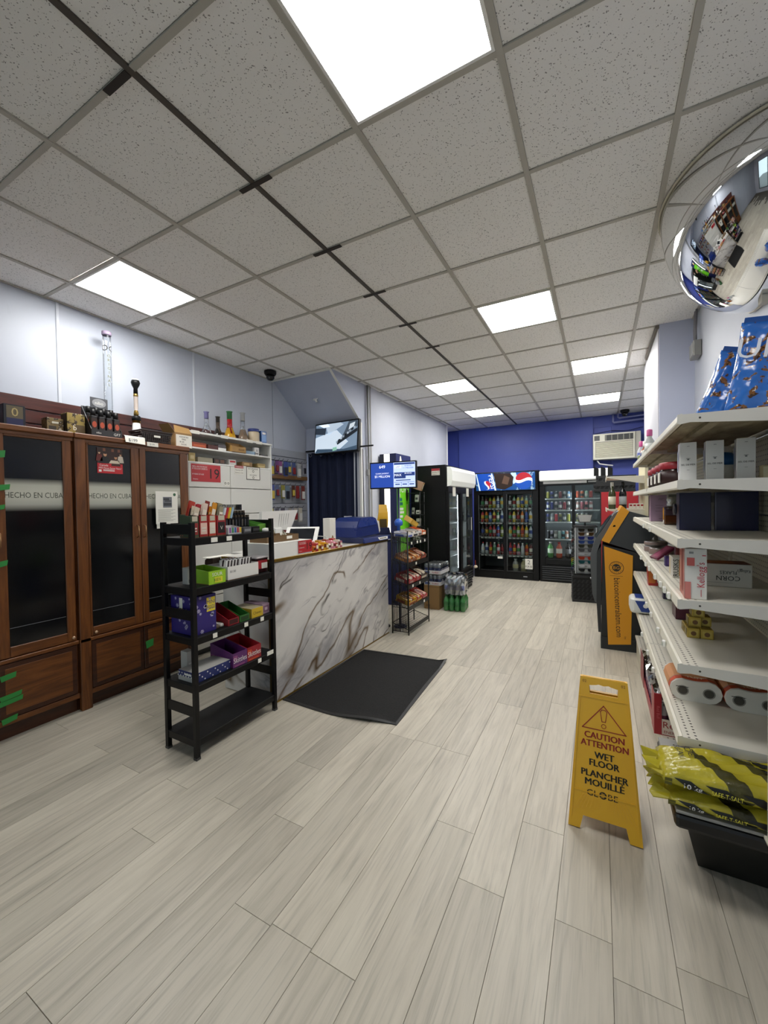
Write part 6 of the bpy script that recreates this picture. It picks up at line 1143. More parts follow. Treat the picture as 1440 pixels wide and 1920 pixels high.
t = thing('snack_bag', 'blue snack bag leaning on the top gondola shelf, the one farther from the upright', 'snack bag', (.505, 2.56, ZS[0]+.034), rot=(-.06, .33, -.22)); pillow(.19, .10, .36, SNB, seed=2).put('bag', t); g = G(); g.box((-.09, -.003, .355), (.09, .003, .38), M('#1c4a8d', .3)); g.put('top_seal', t)
t = thing('snack_bag', 'blue snack bag with big white letters next to the gondola upright', 'snack bag', (.60, 2.34, ZS[0]+.034), rot=(-.06, .16, -.2)); pillow(.215, .11, .41, SNB, seed=5).put('bag', t); G().box((-.10, -.003, .405), (.10, .003, .43), M('#1c4a8d', .3)).put('top_seal', t)
g = G(); g.text('UP', (-.03, -.071, .27), (1, 0, 0), (0, .06, 1), .085, M('#d9dde6', .4)); g.put('lettering', t)
for k, (y, x, lab, body, cap, lb) in enumerate([(4.30, .33, 'slim bottle with a pink cap and blue label on the gondola top, far end', '#c9ccd6', '#c9508f', '#3a4a9a'), (4.05, .348, 'squat amber syrup bottle with white cap on the gondola top', '#8d4512', '#dcd9d0', '#a85a1a'), (3.62, .33, 'pink capped clear bottle on the gondola top, nearer one', '#b9bcba', '#c4598f', '#d4d6d2')]):
    t = thing('bottle', lab, 'bottle', (x, y, ZS[0]+E_)); r = .032 if k != 1 else .045; h = .15 if k != 1 else .12
    G().lathe((0, 0, 0), [(r*.9, 0), (r, .01), (r, h*.7), (r*.5, h*.9), (r*.5, h)], M(body, .15), 14).put('glass_body', t); G().lathe((0, 0, 0), [(r*.56, h*.96), (r*.6, h), (r*.6, h+.04), (r*.4, h+.045)], M(cap, .4), 14).put('cap', t); G().lathe((0, 0, 0), [(r*1.01, h*.2), (r*1.02, h*.2), (r*1.02, h*.6), (r*1.01, h*.6)], M(lb, .4), 14).put('label', t)
for k, y in enumerate((4.18, 3.92, 3.78)): tag(G().lathe((0, 0, 0), [(.02, 0), (.024, .005), (.024, .05), (.015, .06), (0, .062)], M(('#7d8d5a', '#4a5a86', '#c5c5be')[k], .4), 10).put('small_jar', None, (.315, y, ZS[0]+E_)), f'small {["olive", "blue", "pale"][k]} jar between bottles on the gondola top edge', 'jar')
# level 2: red lidded jars, white perfume cartons, round pack
for k, y in enumerate((3.30, 3.10, 2.90, 2.72)):
    t = thing('jar', f'dark red lidded jar, {ORD[k]} from the far end of the second gondola level', 'jar', (.37, y, ZS[1]+E_), group='red lidded jars')
    G().lathe((0, 0, 0), [(.07, 0), (.075, .01), (.075, .085), (.068, .095)], M('#2a1512', .2), 18).put('glass_body', t); G().lathe((0, 0, 0), [(.076, .09), (.08, .095), (.08, .125), (.07, .13)], M('#9a1f2c', .4), 18).put('lid', t); G().lathe((0, 0, 0), [(.0758, .015), (.0762, .015), (.0762, .08), (.0758, .08)], [M('#33191a', .5)]*3, 18).put('label', t); G().box((-.081, -.03, .02), (-.0755, .03, .075), PAPER, .001).put('white_label', t)
PC = M('#dcdcdc', .4)
for k, (x, y, rz) in enumerate(((.375, 2.43, -.03), (.475, 2.42, -.05), (.583, 2.40, -.10))):
    shelfbox('perfume_carton', ['white perfume carton nearest the aisle on the second gondola level', 'white perfume carton standing between two like it on the second gondola level', 'white perfume carton nearest the upright on the second gondola level'][k], 'carton', x, y, 1, (.066, .062, .198), PC, [('f', .0, .0, 1, .07, M('#a9c4d2', .4)), ('f', 'SEL DE MER', .5, .46, .038, INK, .86), ('f', .44, .57, .56, .60, GREY), ('f', .38, .605, .62, .615, GREY), ('f', .42, .33, .58, .337, GREY), ('f', .42, .9, .58, .91, GREY), ('l', .2, .3, .6, .8, M('#a9b4c9', .4)), ('l', 0, 0, 1, .06, M('#a9c4d2', .4))], rz)
t = thing('round_pack', 'blue and white round pack behind the white perfume cartons', 'pack', (.535, 2.56, ZS[1]+E_)); G().lathe((0, 0, 0), [(.03, 0), (.05, .04), (.055, .09)], M('#d8d5cc', .4), 16).put('lower', t); G().lathe((0, 0, 0), [(.056, .09), (.057, .12), (.04, .15), (.0, .158)], M('#2a5f96', .4), 16).put('upper', t)
carton('small_carton', 'small brown and cream carton by the upright on the second gondola level', 'carton', (.645, 2.36, ZS[1]+E_), (.036, .05, .07), M('#a79a7a', .5), [('f', .05, .1, .5, .9, M('#cfc7ad', .5)), ('f', .85, 0, 1, 1, M('#2f2a20', .5))])
# level 3: pink perfume box, perfume bottle, dark blue boxes
shelfbox('perfume_carton', 'tall mauve perfume carton with fine script on the third gondola level', 'carton', .385, 3.66, 2, (.10, .1, .196), M('#9a7f96', .4), [('f', .5, .86, .85, .87, M('#5a4a56', .5)), ('f', .45, .82, .75, .83, M('#5a4a56', .5)), ('f', .3, .6, .8, .61, M('#5a4a56', .5)), ('f', .35, .5, .8, .51, M('#5a4a56', .5)), ('f', .3, .38, .75, .39, M('#5a4a56', .5)), ('f', .5, .1, .75, .115, M('#5a4a56', .5))])
shelfbox('carton', 'grey green carton behind the perfume bottle on the third gondola level', 'carton', .465, 3.42, 2, (.09, .08, .196), M('#6d6f68', .5), [('f', .1, .1, .9, .9, M('#7b7d74', .5))])
t = thing('perfume_bottle', 'square glass perfume bottle of amber fluid with ball stopper', 'perfume bottle', (.395, 3.12, ZS[2]+E_)); G().box((-.037, -.03, 0), (.037, .03, .115), mat_glass('perfume_glass', '#d8d0d2', 2), .006).put('glass_body', t); G().box((-.032, -.025, .004), (.032, .025, .06), M('#b0713f', .2), .004).put('fluid', t); G().box((-.033, -.026, .06), (.033, .026, .10), M('#a08a92', .2), .003).put('tint', t)
G().lathe((0, 0, 0), [(.012, .115), (.02, .12), (.02, .135), (.013, .14), (.022, .155), (.018, .172), (0, .178)], M('#d6d7d6', .12, .6), 14).put('stopper', t)
DBL = M('#10123a', .3)
shelfbox('dark_blue_carton', 'dark blue carton with lighter left side and round mark on the third gondola level', 'carton', .43, 2.62, 2, (.13, .1, .194), DBL, [('l', 0, 0, 1, 1, M('#22224a', .35)), ('f', 0, .0, .0, .0, DBL)], -.02)
t = tag(G().cyl((-.006, 0, 0), (.006, 0, 0), .03, M('#0d0e22', .35), 18).put('round_lid', None, (.35, 2.63, ZS[2]+.125)), 'black round case leaning at the side of the dark blue carton', 'lid'); t.location = (.352, 2.63, ZS[2]+.11)  # a loose round lid set against the carton side
t = shelfbox('dark_blue_carton', 'wide dark blue carton in crinkled film touching the upright on the third gondola level', 'carton', .505+.02, 2.36, 2, (.0, .1, .19), DBL) if False else shelfbox('dark_blue_carton', 'wide dark blue carton in crinkled film touching the upright on the third gondola level', 'carton', .60, 2.66, 2, (.17, .12, .194), M('#15173e', .22), [('f', .0, 0, .42, 1, M('#1d1f40', .15)), ('f', .0, 0, .03, 1, M('#5d5f74', .2)), ('l', 0, 0, 1, 1, M('#34364f', .2))])
for k in range(5): pass
shelfbox('white_carton', 'cream dark printed carton behind the blue cartons on the third gondola level', 'carton', .50, 2.92, 2, (.085, .08, .196), M('#b9b7ab', .5), [('f', .1, .72, .9, .9, M('#1f2342', .4))])
# level 4: tins, bars, biscuit and cereal boxes
for k, (y, x, h) in enumerate(((3.78, .385, .045), (3.60, .40, .05), (3.79, .385, .03))):
    t = thing('tin_can', ['flat steel tin at the far end of the fourth gondola level', 'flat steel tin second from the far end on the fourth gondola level', 'thin steel tin lying on top of the farthest flat tin'][k], 'tin', (x, y, ZS[3]+E_+(.0505 if k == 2 else 0)), group='flat tins on the gondola')
    G().lathe((0, 0, 0), [(.075, 0), (.078, .004), (.078, h-.004), (.075, h), (.068, h-.005), (0, h-.005)], [STEEL, M('#8d7a74', .4, .2), STEEL, STEEL, STEEL], 18).put('tin_body', t); G().disc((0, 0, h-.0035), (1, 0, 0), (0, 1, 0), .03, M('#b5aea5', .3, .5), 14, .024).put('ring_pull', t)
t = carton('chocolate_bar', 'maroon wrapped bar leaning slanted on the fourth gondola level', 'bar', (.37, 3.24, ZS[3]+.012), (.14, .07, .016), M('#6a1a3a', .3), [('t', .1, .2, .9, .8, M('#8d3a5a', .3))]); t.rotation_euler = (.1, -.55, .5); t.location.z = ZS[3]+.045
carton('drink_carton', 'pale carton with blue label standing at the back of the fourth gondola level', 'carton', (.52, 3.50, ZS[3]+E_), (.06, .06, .15), M('#b9bcba', .5), [('f', .1, .35, .9, .75, M('#2d4a8d', .4)), ('f', .1, .05, .9, .2, M('#d9d9d4', .5))])
shelfbox('cookie_carton', 'dark red and gold cookie carton on the fourth gondola level', 'carton', .415, 2.86, 3, (.06, .07, .165), M('#5d1a1a', .4), [('f', .35, .1, .95, .9, M('#a86a22', .4)), ('f', .45, .3, .85, .6, M('#c9902c', .4)), ('l', .2, .2, .8, .8, M('#4a1a3a', .4))])
shelfbox('purple_carton', 'small purple carton before the cookie carton on the fourth gondola level', 'carton', .365, 2.98, 3, (.035, .05, .06), M('#3f2a66', .4), [('f', .2, .2, .8, .8, M('#5a3f86', .4))])
t = shelfbox('biscuit_carton', 'white rusk carton with upright black lettering on the fourth gondola level', 'carton', .368, 2.60, 3, (.075, .12, .105), M('#cfcac0', .45), [('l', .1, .1, .45, .9, M('#d9c9a0', .4)), ('f', .35, .1, .5, .9, M('#b08a3a', .4)), ('f', .6, .1, .9, .85, M('#dcdad4', .4))], -.0)
g = G(); g.text('RUSKS', (-.0385+.0, -.0615-.0012, .052), (0, 0, 1), (-1, 0, 0), .022, INK, w=.09); o = g.put('lettering', t); o.location = (.014, 0, 0)
KR = M('#b22a3a', .45); t = shelfbox('cereal_carton', 'tall cereal carton in white and red standing at the shelf front edge', 'carton', .345, 2.115, 3, (.072, .19, .205), M('#d8d6d0', .45), [('l', 0, 0, 1, 1, M('#c98a7e', .45)), ('l', .05, .0, .5, .9, M('#b5604f', .45)), ('l', .55, .1, .8, 1, M('#9a4038', .45)), ('l', .3, .15, .42, .8, M('#d9b0a0', .45)), ('f', 0, 0, .28, .34, M('#c97a72', .45)), ('f', .1, .66, .45, .82, M('#c9605a', .45)), ('f', .2, .9, .4, .94, M('#8d8d8d', .5)), ('f', .78, .86, .95, .88, KR), ('f', .72, .06, .75, .2, KR)], -.06)
g = G(); g.text("Kellogg's", (.016, -.0975, .10), (0, 0, 1), (-1, 0, 0), .024, KR, w=.1); g.put('lettering', t)
t = shelfbox('cereal_carton', 'upside down corn flakes carton lying behind the tall cereal carton', 'carton', .515, 2.43, 3, (.17, .14, .105), M('#c5c2ba', .45), [('t', 0, 0, 1, .9, M('#8d4a34', .5)), ('t', .1, .2, .7, .7, M('#b06a3a', .5)), ('f', .05, .18, .6, .19, GREY)])
g = G(); RT, UPD = (-1, 0, 0), (0, 0, -1); g.text('CORN', (-.0, -.0725, .040), RT, UPD, .021, INK); g.text('FLAKES', (-.0, -.0725, .066), RT, UPD, .016, INK, w=.06); g.text("Kellogg's", (.055, -.0725, .075), RT, UPD, .014, INK, w=.045); g.put('lettering', t)
# level 5: red tub, purple box, maroon tray, yellow wafer stack
t = thing('red_tub', 'red orange tub with a white label at the far end of the fifth gondola level', 'tub', (.385, 3.76, ZS[4]+E_)); G().prism([(-.055, 0), (.055, 0), (.06, .125), (-.06, .125)], 1, -.045, .045, M('#a82a22', .4)).put('tub_body', t); G().box((-.0, -.0475, .025), (.05, -.0455, .105), PAPER).put('label', t); G().box((-.055, -.047, .02), (-.01, -.0455, .11), M('#c46a1c', .4)).put('print', t)
for k in range(3): G().box((-.062, -.048, .13+.014*k), (.062, .048, .139+.014*k), M('#8d4a4a', .4), .002).put('lid_ring', t)
shelfbox('dark_carton', 'small dark violet carton with fine print on the fifth gondola level', 'carton', .40, 3.27, 4, (.06, .06, .095), M('#2c2440', .4), [('f', .1, .1, .9, .9, M('#3b3150', .45)), ('f', .2, .3, .8, .5, M('#6a6080', .5))])
t = shelfbox('maroon_carton', 'maroon carton under crinkled clear film on the fifth gondola level', 'carton', .42, 2.78, 4, (.105, .12, .075), M('#451626', .4), [('f', .05, .1, .95, .9, M('#521c2e', .45))])
t = thing('film_pouch', 'crinkled clear pouch lying on the maroon carton', 'pouch', (.42, 2.77, ZS[4]+.079)); g = pillow(.11, .03, .11, mat_glass('pouch_film', '#cfc6bf', 3), 8, 8, .008, 9); g.put('bag', t, (0, .05, .02), rot=(PI/2, 0, 0))
YW = M('#b59a3c', .45); YT = M('#7d6a28', .5)
k = 0
for (dx, dy, dz) in ((0, 0, 0), (.052, 0, 0), (.0, .075, 0), (.052, .075, 0), (.012, .035, 1), (.055, .06, 1), (.028, .05, 2)):
    w_ = .049; carton('wafer_carton', f'yellow wafer carton, {["left front bottom", "right front bottom", "left rear bottom", "right rear bottom", "front upper", "rear upper", "topmost"][k]} one of its pile on the fifth level', 'carton', (.392+dx, 2.42+dy, ZS[4]+E_+.0455*dz), (w_, .072, .045), YW, [('f', .15, .15, .85, .8, M('#c4ad52', .45)), ('t', .1, .1, .9, .9, YT), ('l', .1, .1, .9, .9, YT)]); k += 1
    o = bpy.data.objects[[x.name for x in bpy.data.objects if x.name.startswith('wafer_carton')][-1]]
    g = G(); g.disc((0, -.0385, .022), (1, 0, 0), (0, 0, 1), .011, M('#6d4a22', .5), 12); g.put('emblem', o)
# level 6: tissue rolls, tissue pack
TPW = M('#d6d3cb', .6); 
for k, (x, y, ln) in enumerate(((.385, 2.50, .30), (.468+.02, 2.42, .26))):
    pass
def tpack(label, x, y, n, L):
    t = thing('tissue_roll_pack', label, 'tissue pack', (x, y, ZS[5]+E_)); r = .050
    g = G(); pts = []
    W_ = (n-1)*r*2
    for i in range(7): a = PI/2+PI*i/6; pts.append((-W_/2+r*math.cos(a), r+r*math.sin(a)))
    for i in range(7): a = -PI/2+PI*i/6; pts.append((W_/2+r*math.cos(a), r+r*math.sin(a)))
    up = [(W_/2-W_*i/8, 2*r-.006*math.sin(PI*i/8)) for i in range(1, 8)]
    g.prism(pts+up, 1, 0, L, TPW, True); g.put('wrap', t)
    g = G(); ring = pts[8:]+up+pts[:6]; sc = lambda p: (p[0]*1.012, r+(p[1]-r)*1.03)
    for y0, y1, m in ((.012, .05, M('#b8451c', .45)), (.055, L-.02, M('#c4895a', .5))):
        q = [sc(p) for p in ring]
        for a, b in zip(q, q[1:]): g.poly([(a[0], y0, a[1]), (b[0], y0, b[1]), (b[0], y1, b[1]), (a[0], y1, a[1])], m)
    g.text('TUFF', (0, .032, 2*r+.004), (1, 0, 0), (0, 1, 0), .022, M('#e6dccb', .5)); g.put('print', t)
    for i in range(n):
        cx = -W_/2+2*r*i; g = G(); g.disc((cx, -.0012, r*.95), (1, 0, 0), (0, 0, 1), .019, M('#4a463f', .8), 18); g.disc((cx, -.0008, r*.95), (1, 0, 0), (0, 0, 1), .024, M('#8d8a82', .7), 18, .017)
        if i == 0: g.poly([(cx-.026, -.0018, r*1.25), (cx+.02, -.0018, r*1.28), (cx+.026, -.0018, r*1.33), (cx-.028, -.0018, r*1.31)], BLACK)
        g.put('roll_core', t)
tpack('white tissue roll pack with orange band, nearer the aisle on the bottom shelf', .395, 2.35, 2, .24); tpack('white tissue roll pack with orange band, nearer the wall on the bottom shelf', .598, 2.33, 2, .24)
t = thing('tissue_pack', 'white and blue soft tissue pack overhanging the far end of the bottom shelf', 'tissue pack', (.34, 4.06, ZS[5]+.0075)); G().box((-.12, -.11, 0), (.12, .11, .13), M('#d8d9d6', .4), .03, 3).put('wrap', t)
g = G(); g.poly([(-.04, -.1115, .02), (.08, -.1115, .02), (.03, -.1115, .11), (-.085, -.1115, .11)], M('#1d3a86', .4)); g.poly([(-.08, -.09, .1312), (.08, -.09, .1312), (.08, .08, .1312), (-.08, .08, .1312)], M('#24408a', .4)); g.disc((-.01, -.112, .07), (1, 0, 0), (0, 0, 1), .018, WHITE, 12); g.put('print', t)
# energy drink case on the base deck
t = thing('can_case', 'red and white case of energy drink cans under torn film on the gondola base', 'drink case', (.385, 2.98, .1868)); RBR = M('#98222e', .4)
g = G(); g.box((-.13, -.40, 0), (.13, .42, .004), RBR); g.box((-.13, -.40, .004), (.13, -.396, .085), M('#d3cdc6', .5)); g.box((-.13, .416, .004), (.13, .42, .085), RBR); g.box((.126, -.396, .004), (.13, .416, .085), RBR); g.box((-.13, -.396, .004), (-.126, .416, .06), RBR); g.put('carton_tray', t)
G().box((-.132, -.402, .0), (-.098, -.3955, .22), RBR, .001).put('corner_flap', t); G().box((-.1325, -.40, .0), (-.1305, -.28, .22), RBR).put('side_flap', t); G().box((-.1325, .2, .0), (-.1305, .42, .2), M('#7d1a26', .4)).put('side_flap', t)
g = G(); g.text('RedBull', (-.092, -.4015, .058), (1, 0, 0), (0, 0, 1), .034, M('#8d1f28', .4), 'L', .17); g.text('ENERGY DRINK', (-.088, -.4015, .02), (1, 0, 0), (0, 0, 1), .014, M('#8d1f28', .4), 'L', .16)
for k in range(1): g.text('Red Bull', (-.114+.028*k, -.4035, .12), (0, 0, -1), (1, 0, 0), .014, M('#c9606a', .4), 'C', .13)
g.put('lettering', t); me = can_mesh('#a9a4ab', '#6d3a56', .03, .16)
for i in range(4):
    for j in range(12): link('can', me, t, (-.093+.062*i, -.36+.064*j, .0045), i+j)
g = G(); nx, ny = 10, 24; fr = [[g.bm.verts.new((-.127+.254*i/nx, -.394+.80*j/ny, .176+.02*math.sin(j*1.7+i)+.014*math.sin(i*2.3-j*.8))) for j in range(ny+1)] for i in range(nx+1)]
for i in range(nx):
    for j in range(ny): g.fa([fr[i][j], fr[i+1][j], fr[i+1][j+1], fr[i][j+1]], bpy.data.materials['pouch_film'], False)
g.put('torn_film', t)
# black tub with salt bags
t = thing('salt_stand', 'black plastic stand with grey top edge under the yellow salt bags', 'stand', (.385, 1.98, 0)); BT = M('#0b0b0c', .38); sx = .385; sy = 1.98
def st(pts): return [(x-sx, y-sy, z) for x, y, z in pts]
G().box((.232-sx, 1.742-sy, .268), (.70-sx, 2.26-sy, .322), BT, .014, 2).put('rim_slab', t); G().box((.236-sx, 1.745-sy, .3225), (.695-sx, 2.255-sy, .334), M('#8d8c88', .5), .003).put('top_board', t)
G().hexa(st([(.335, 1.952, .002), (.66, 1.952, .002), (.66, 2.20, .002), (.335, 2.20, .002), (.272, 1.80, .267), (.68, 1.80, .267), (.68, 2.24, .267), (.272, 2.24, .267)]), BT).put('tub_body', t)
SY = '#a89c24'
def mat_salt():
    n = NT('salt_bag_print'); tc = n.n('TexCoord'); sp = n.n('SeparateXYZ'); n.l(tc.outputs['Object'], sp.inputs[0]); X, Y, Z = sp.outputs
    q = n.math('FRACT', n.math('ADD', n.math('MULTIPLY', X, 6.2), n.math('MULTIPLY', Y, 4.6)))
    stripe = n.math('LESS_THAN', q, .40); st_ = n.math('MULTIPLY', n.math('MULTIPLY', stripe, n.math('GREATER_THAN', X, -.155)), n.math('GREATER_THAN', n.math('ADD', Y, 0), -.115))
    c = n.mix(st_, SY, '#14140f'); c = n.mix(.12, c, n.ramp(n.noise(n.pos(), 8, 3), [(.3, '#4a4a10'), (.7, '#d9cf62')])); n.bump(n.noise(n.pos(), 26, 3), .5, .012); return n.out(c, .25)
SALT = mat_salt(); SALTP = M(SY, .28)
def saltbag(label, loc, rz, w, d, h, seed):
    t = thing('salt_bag', label, 'salt bag', loc, rz); nu, nv = 40, 22; r = random.Random(seed); g = G(); P_ = {}
    def hgt(u, v): return max(0, (1-abs(u)**4.5))**.5*max(0, (1-abs(v)**5))**.5
    for sgn in (1, -1):
        for i in range(nu+1):
            for j in range(nv+1):
                u, v = -1+2*i/nu, -1+2*j/nv; z = h*hgt(u, v)*(.62 if sgn > 0 else .36)*sgn+h*.37
                if sgn < 0: z = max(0, z)
                q = .006*math.sin(9*u+5*v+seed)+.005*math.sin(15*v-7*u); x = u*w/2*(1-.03*v*v); y = v*d/2*(1-.03*u*u)
                P_[sgn, i, j] = g.bm.verts.new((x, y, z+(q*hgt(u, v) if sgn > 0 else 0)))
    for sgn in (1, -1):
        for i in range(nu):
            for j in range(nv): g.fa([P_[sgn, i, j], P_[sgn, i+1, j], P_[sgn, i+1, j+1], P_[sgn, i, j+1]], SALT, True)
    bmesh.ops.remove_doubles(g.bm, verts=g.bm.verts[:], dist=.0006); g.put('bag', t)
    # gathered end, pointing to the aisle
    g = G(); N_ = 9; A = [(-w/2+.02, -d*.42+d*.84*k/N_, h*(.38+.12*math.sin(k*2.1))) for k in range(N_+1)]; B_ = [(-w/2-.03-.02*((k*7+seed) % 3)/2, -d*.36+d*.72*k/N_, h*(.34+.34*math.sin(k*1.9+seed))) for k in range(N_+1)]
    for k in range(N_):
        vs = [A[k], A[k+1], B_[k+1], B_[k]]; g.hexa([V(p) for p in vs]+[V(p)+V((0, 0, .004)) for p in vs], SALTP)
    g.put('gathered_end', t)
    fy = -d/2; side = lambda x, z: -d/2*(1-.03*(2*x/w)**2)*max(.1, 1-abs((z-h*.37)/(h*.63 if z > h*.37 else h*.37))**2.0)**.2-.0025
    wp = lambda p: V((p.x, side(p.x, p.z), p.z)); g = G()
    def para(x0, x1, z0, z1, sk, m):
        n_ = 8
        for k in range(n_):
            a, b = k/n_, (k+1)/n_; za, zb = z0+(z1-z0)*a, z0+(z1-z0)*b
            g.poly([wp(V((x0+sk*(1-a), 0, za)))+V((0, .0008, 0)), wp(V((x1+sk*(1-a), 0, za)))+V((0, .0008, 0)), wp(V((x1+sk*(1-b), 0, zb)))+V((0, .0008, 0)), wp(V((x0+sk*(1-b), 0, zb)))+V((0, .0008, 0))], m)
    z0, z1 = h*.16, h*.62
    for x0, x1 in ((-.235, -.185), (-.145, -.085), (-.045, .01), (.06, .11), (.16, .21)): para(x0, x1, z0, z1, .06, M('#14140f', .35))
    g.text('10 kg', (-.18, 0, h*.36), (1, 0, 0), (0, 0, 1), h*.24, WHITE, warp=wp, bold=.06); g.text('SAFE-T-SALT', (-.085, 0, h*.36), (1, 0, 0), (0, 0, 1), h*.22, M('#e0d94a', .4), 'C', .085, warp=lambda p: wp(p)-V((0, .0006, 0)))
    g.poly([wp(V((-.262, 0, h*.2))), wp(V((-.24, 0, h*.2))), wp(V((-.24, 0, h*.55))), wp(V((-.262, 0, h*.55)))], M('#5d5a1a', .5))
    g.put('side_print', t)
    top = lambda p: V((p.x, p.y, h*.37+h*.62*hgt(2*p.x/w, 2*p.y/d)+.006+.006*math.sin(9*2*p.x/w+5*2*p.y/d+seed)+.005*math.sin(15*2*p.y/d-7*2*p.x/w)))
    if seed == 1:
        g = G(); g.text('SALT', (.07, .02, 0), (.25, -.97, 0), (.97, .25, 0), .075, M('#14140f', .35), 'C', .17, warp=top); g.text('ICE MELT', (-.165, .03, 0), (.1, -1, 0), (1, .1, 0), .022, INK, 'C', .1, warp=top); g.text('DEGLACANT', (-.20, .03, 0), (.1, -1, 0), (1, .1, 0), .018, INK, 'C', .1, warp=top); g.put('top_print', t)
    return t
saltbag('lower yellow and black salt bag lying on the black stand', (.475, 1.858, .3345), 0, .53, .232, .058, 4)
saltbag('upper yellow and black salt bag on top of its pair', (.465, 1.858, .403), .0, .55, .232, .075, 1)
t = thing('end_frame', 'white steel end frame post rising beside the salt bags at the frame edge', 'frame', (.485, 1.713, .3345))
G().box((-.008, -.014, 0), (.02, .014, 1.67), CREAM, .003).put('post', t); G().hexa([(-.008, -.014, 1.67), (.02, -.014, 1.67), (.02, .014, 1.67), (-.008, .014, 1.67), (.0, -.014, 1.70), (.02, -.014, 1.71), (.02, .014, 1.71), (.0, .014, 1.70)], CREAM).put('post_cap', t)
for z in (.46, .90, 1.28, 1.62): G().box((.021, -.01, z), (.20, .01, z+.025), M('#c9b9b4', .45), .002).put('cross_bar', t)
G().box((-.012, -.018, -.012), (.03, .03, 0), CREAM, .002).put('foot_plate', t)
# wet floor sign
t = thing('wet_floor_sign', 'yellow folding wet floor sign in English and French', 'floor sign', (.01, 2.065, 0)); L = .645
def signpanel(name, s):
    th = math.atan2(.115, .635)*s; bm = G(); pts = [(-.142, 0), (-.095, 0), (-.082, .055), (.082, .055), (.095, 0), (.142, 0), (.094, L), (-.094, L)]
    H = [(-.055, L-.07), (.055, L-.07), (.058, L-.035), (.03, L-.03), (.02, L-.026), (.0, L-.03), (-.02, L-.026), (-.03, L-.03), (-.058, L-.035)]
    # panel with a grip opening: built of two bands around the hole
    low = [(-.142, 0), (-.095, 0), (-.082, .055), (.082, .055), (.095, 0), (.142, 0), (.0998, L-.07), (-.0998, L-.07)]
    bm.prism(low, 1, -.006, .006, SIGNY); bm.prism([(-.0998, L-.07), (-.055, L-.07), (-.058, L-.035), (-.097, L-.035)], 1, -.006, .006, SIGNY); bm.prism([(.055, L-.07), (.0998, L-.07), (.097, L-.035), (.058, L-.035)], 1, -.006, .006, SIGNY)
    bm.prism([(-.097, L-.035), (-.058, L-.035), (-.03, L-.03), (-.02, L-.026), (0, L-.03), (.02, L-.026), (.03, L-.03), (.058, L-.035), (.097, L-.035), (.094, L), (-.094, L)], 1, -.006, .006, SIGNY)
    o = bm.put(name, t); o.rotation_euler = (-th, 0, 0); o.location = (0, -.118*s, .004); return o
fp = signpanel('front_panel', 1); bp = signpanel('back_panel', -1)
G().cyl((-.085, .0, L-.012), (.085, .0, L-.012), .007, M('#b38412', .4), 8).put('hinge', t)
g = G(); F_ = -.0066
for a, b in (((-.133, .04), (-.099, L-.085)), ((.133, .04), (.099, L-.085))):
    s = 1 if a[0] < 0 else -1; g.hexa([(a[0], -.009, a[1]), (a[0]+.006*s, -.009, a[1]), (a[0]+.006*s, -.006, a[1]), (a[0], -.006, a[1]), (b[0], -.009, b[1]), (b[0]+.006*s, -.009, b[1]), (b[0]+.006*s, -.006, b[1]), (b[0], -.006, b[1])], SIGNY)
for z in (.155, L-.088): hw = .133-(.034)*(z/L)-.006; g.box((-hw, -.0085, z), (hw, -.006, z+.004), SIGNY)
g.put('raised_rim', fp)
g = G()
for k in range(7):
    for s in (-1, 1): g.hexa([(s*(.02+.016*k)-.003, -.0075, .10-.004*k), (s*(.02+.016*k)+.003, -.0075, .10-.004*k), (s*(.02+.016*k)+.003, -.006, .10-.004*k), (s*(.02+.016*k)-.003, -.006, .10-.004*k), (s*(.02+.010*k)-.003, -.0075, .145), (s*(.02+.010*k)+.003, -.0075, .145), (s*(.02+.010*k)+.003, -.006, .145), (s*(.02+.010*k)-.003, -.006, .145)], SIGNY)
g.put('ribs', fp)['kind'] = 'stuff'
g = G(); RD = M('#8f2418', .5); BKI = M('#16130d', .5); tt = lambda s, z, h, m, w: g.text(s, (0, F_-.0006, z), (1, 0, 0), (0, 0, 1), h, m, 'C', w, sx=1.15, bold=.10)
tt('CAUTION', .398, .026, RD, .155); tt('ATTENTION', .363, .026, RD, .185); tt('WET', .318, .027, BKI, .075); tt('FLOOR', .284, .027, BKI, .115); tt('PLANCHER', .238, .027, BKI, .180); tt('MOUILLÉ', .202, .027, BKI, .150)
g.text('GL', (-.045, F_-.0006, .158), (1, 0, 0), (0, 0, 1), .024, BKI, sx=1.1); g.text('BE', (.034, F_-.0006, .158), (1, 0, 0), (0, 0, 1), .024, BKI, sx=1.1); g.disc((-.004, F_-.0005, .158), (1, 0, 0), (0, 0, 1), .0145, BKI, 20); g.poly([(-.012, F_-.0012, .15), (.0, F_-.0012, .148), (.004, F_-.0012, .165), (-.01, F_-.0012, .168)], M('#a87c12', .5))
def stroke(pts, w, m):
    for (x0, z0), (x1, z1) in zip(pts, pts[1:]):
        d = V((x1-x0, 0, z1-z0)).normalized(); n_ = V((-d.z, 0, d.x))*w/2; a = V((x0, F_-.0006, z0))-d*w/2; b = V((x1, F_-.0006, z1))+d*w/2; g.poly([a-n_, b-n_, b+n_, a+n_], m)
stroke([(-.085, .425), (.085, .425), (0, .53), (-.085, .425)], .004, RD); stroke([(-.007, .463), (-.013, .505), (-.006, .513), (.006, .513), (.013, .505), (.007, .463), (-.007, .463)], .003, RD); g.disc((0, F_-.0006, .444), (1, 0, 0), (0, 0, 1), .010, RD, 14, .0075)
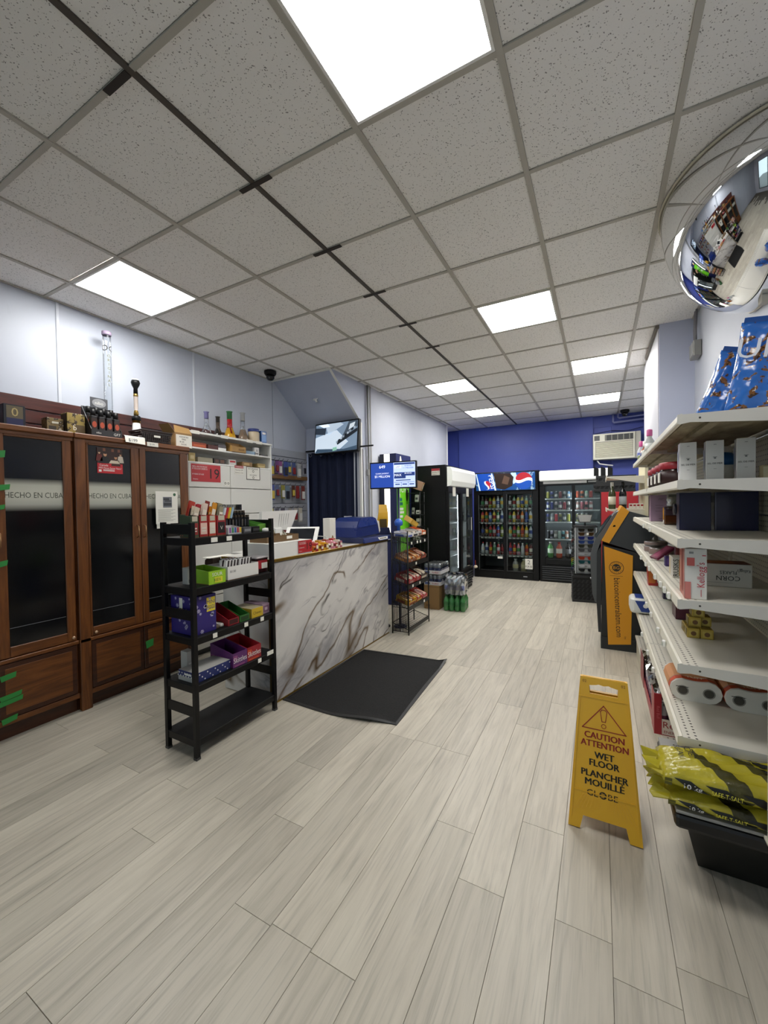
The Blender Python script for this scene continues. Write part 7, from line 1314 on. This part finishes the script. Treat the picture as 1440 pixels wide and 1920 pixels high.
for s in (-1, 1): g.text('02', (s*.077, F_-.0006, L-.018), (1, 0, 0), (0, 0, 1), .012, M('#6d4a10', .5))
g.put('lettering', fp)
# ================================================================ mirror dome, conduit box
t = thing('mirror_dome', 'big chrome half dome security mirror in the corner of ceiling and right wall', 'mirror', (XR-.004, 2.80, ZC-.012)); A_, B2, C_ = .44, .58, .60; g = G(); nu, nv = 40, 20; R_ = []
for j in range(nv+1):
    ph = PI/2*j/nv; R_.append([g.bm.verts.new((-A_*math.cos(ph)*math.sin(PI*i/nu), -B2*math.cos(ph)*math.cos(PI*i/nu), -C_*math.sin(ph))) for i in range(nu+1)] if j < nv else [g.bm.verts.new((0, 0, -C_))])
for a, b in zip(R_, R_[1:]):
    for i in range(nu):
        if len(b) == 1: g.fa([a[i], a[i+1], b[0]], CHROME, True)
        else: g.fa([a[i], a[i+1], b[i+1], b[i]], CHROME, True)
g.put('mirror_shell', t)
g = G(); rp = [(-A_*1.012*math.sin(PI*i/nu), -B2*1.012*math.cos(PI*i/nu), .003) for i in range(nu+1)]; g.tube(rp, .007, M('#c9c2ae', .4), 6); g.put('ceiling_rim', t)
G().tube([(-.004, -B2*1.0*math.cos(PI/2*i/14), -C_*1.0*math.sin(PI/2*i/14)) for i in range(15)]+[(-.004, B2*math.sin(PI/2*i/14), -C_*math.cos(PI/2*i/14)) for i in range(1, 15)], .007, M('#c9c2ae', .4), 6).put('wall_rim', t)
G().box((-.035, -.10, -C_-.03), (-.0, -.05, -C_+.03), M('#b5b0a2', .5), .003).put('wall_bracket', t)
t = thing('junction_box', 'grey metal box with two conduits rising to the ceiling on the right wall', 'junction box', (XR-.004, 4.34, 2.66)); G().box((-.055, -.10, 0), (0, .06, .13), M('#8d8c88', .45, .3), .004).put('box', t)
for dy in (-.05, .0): G().tube([(-.03, dy, .13), (-.03, dy+.01, .25), (-.02, dy+.03, .412)], .009, M('#77757a', .5), 6).put('conduit', t)
G().box((-.06, -.09, .01), (-.0555, .05, .12), M('#9d9c98', .4, .3), .002).put('cover_plate', t)
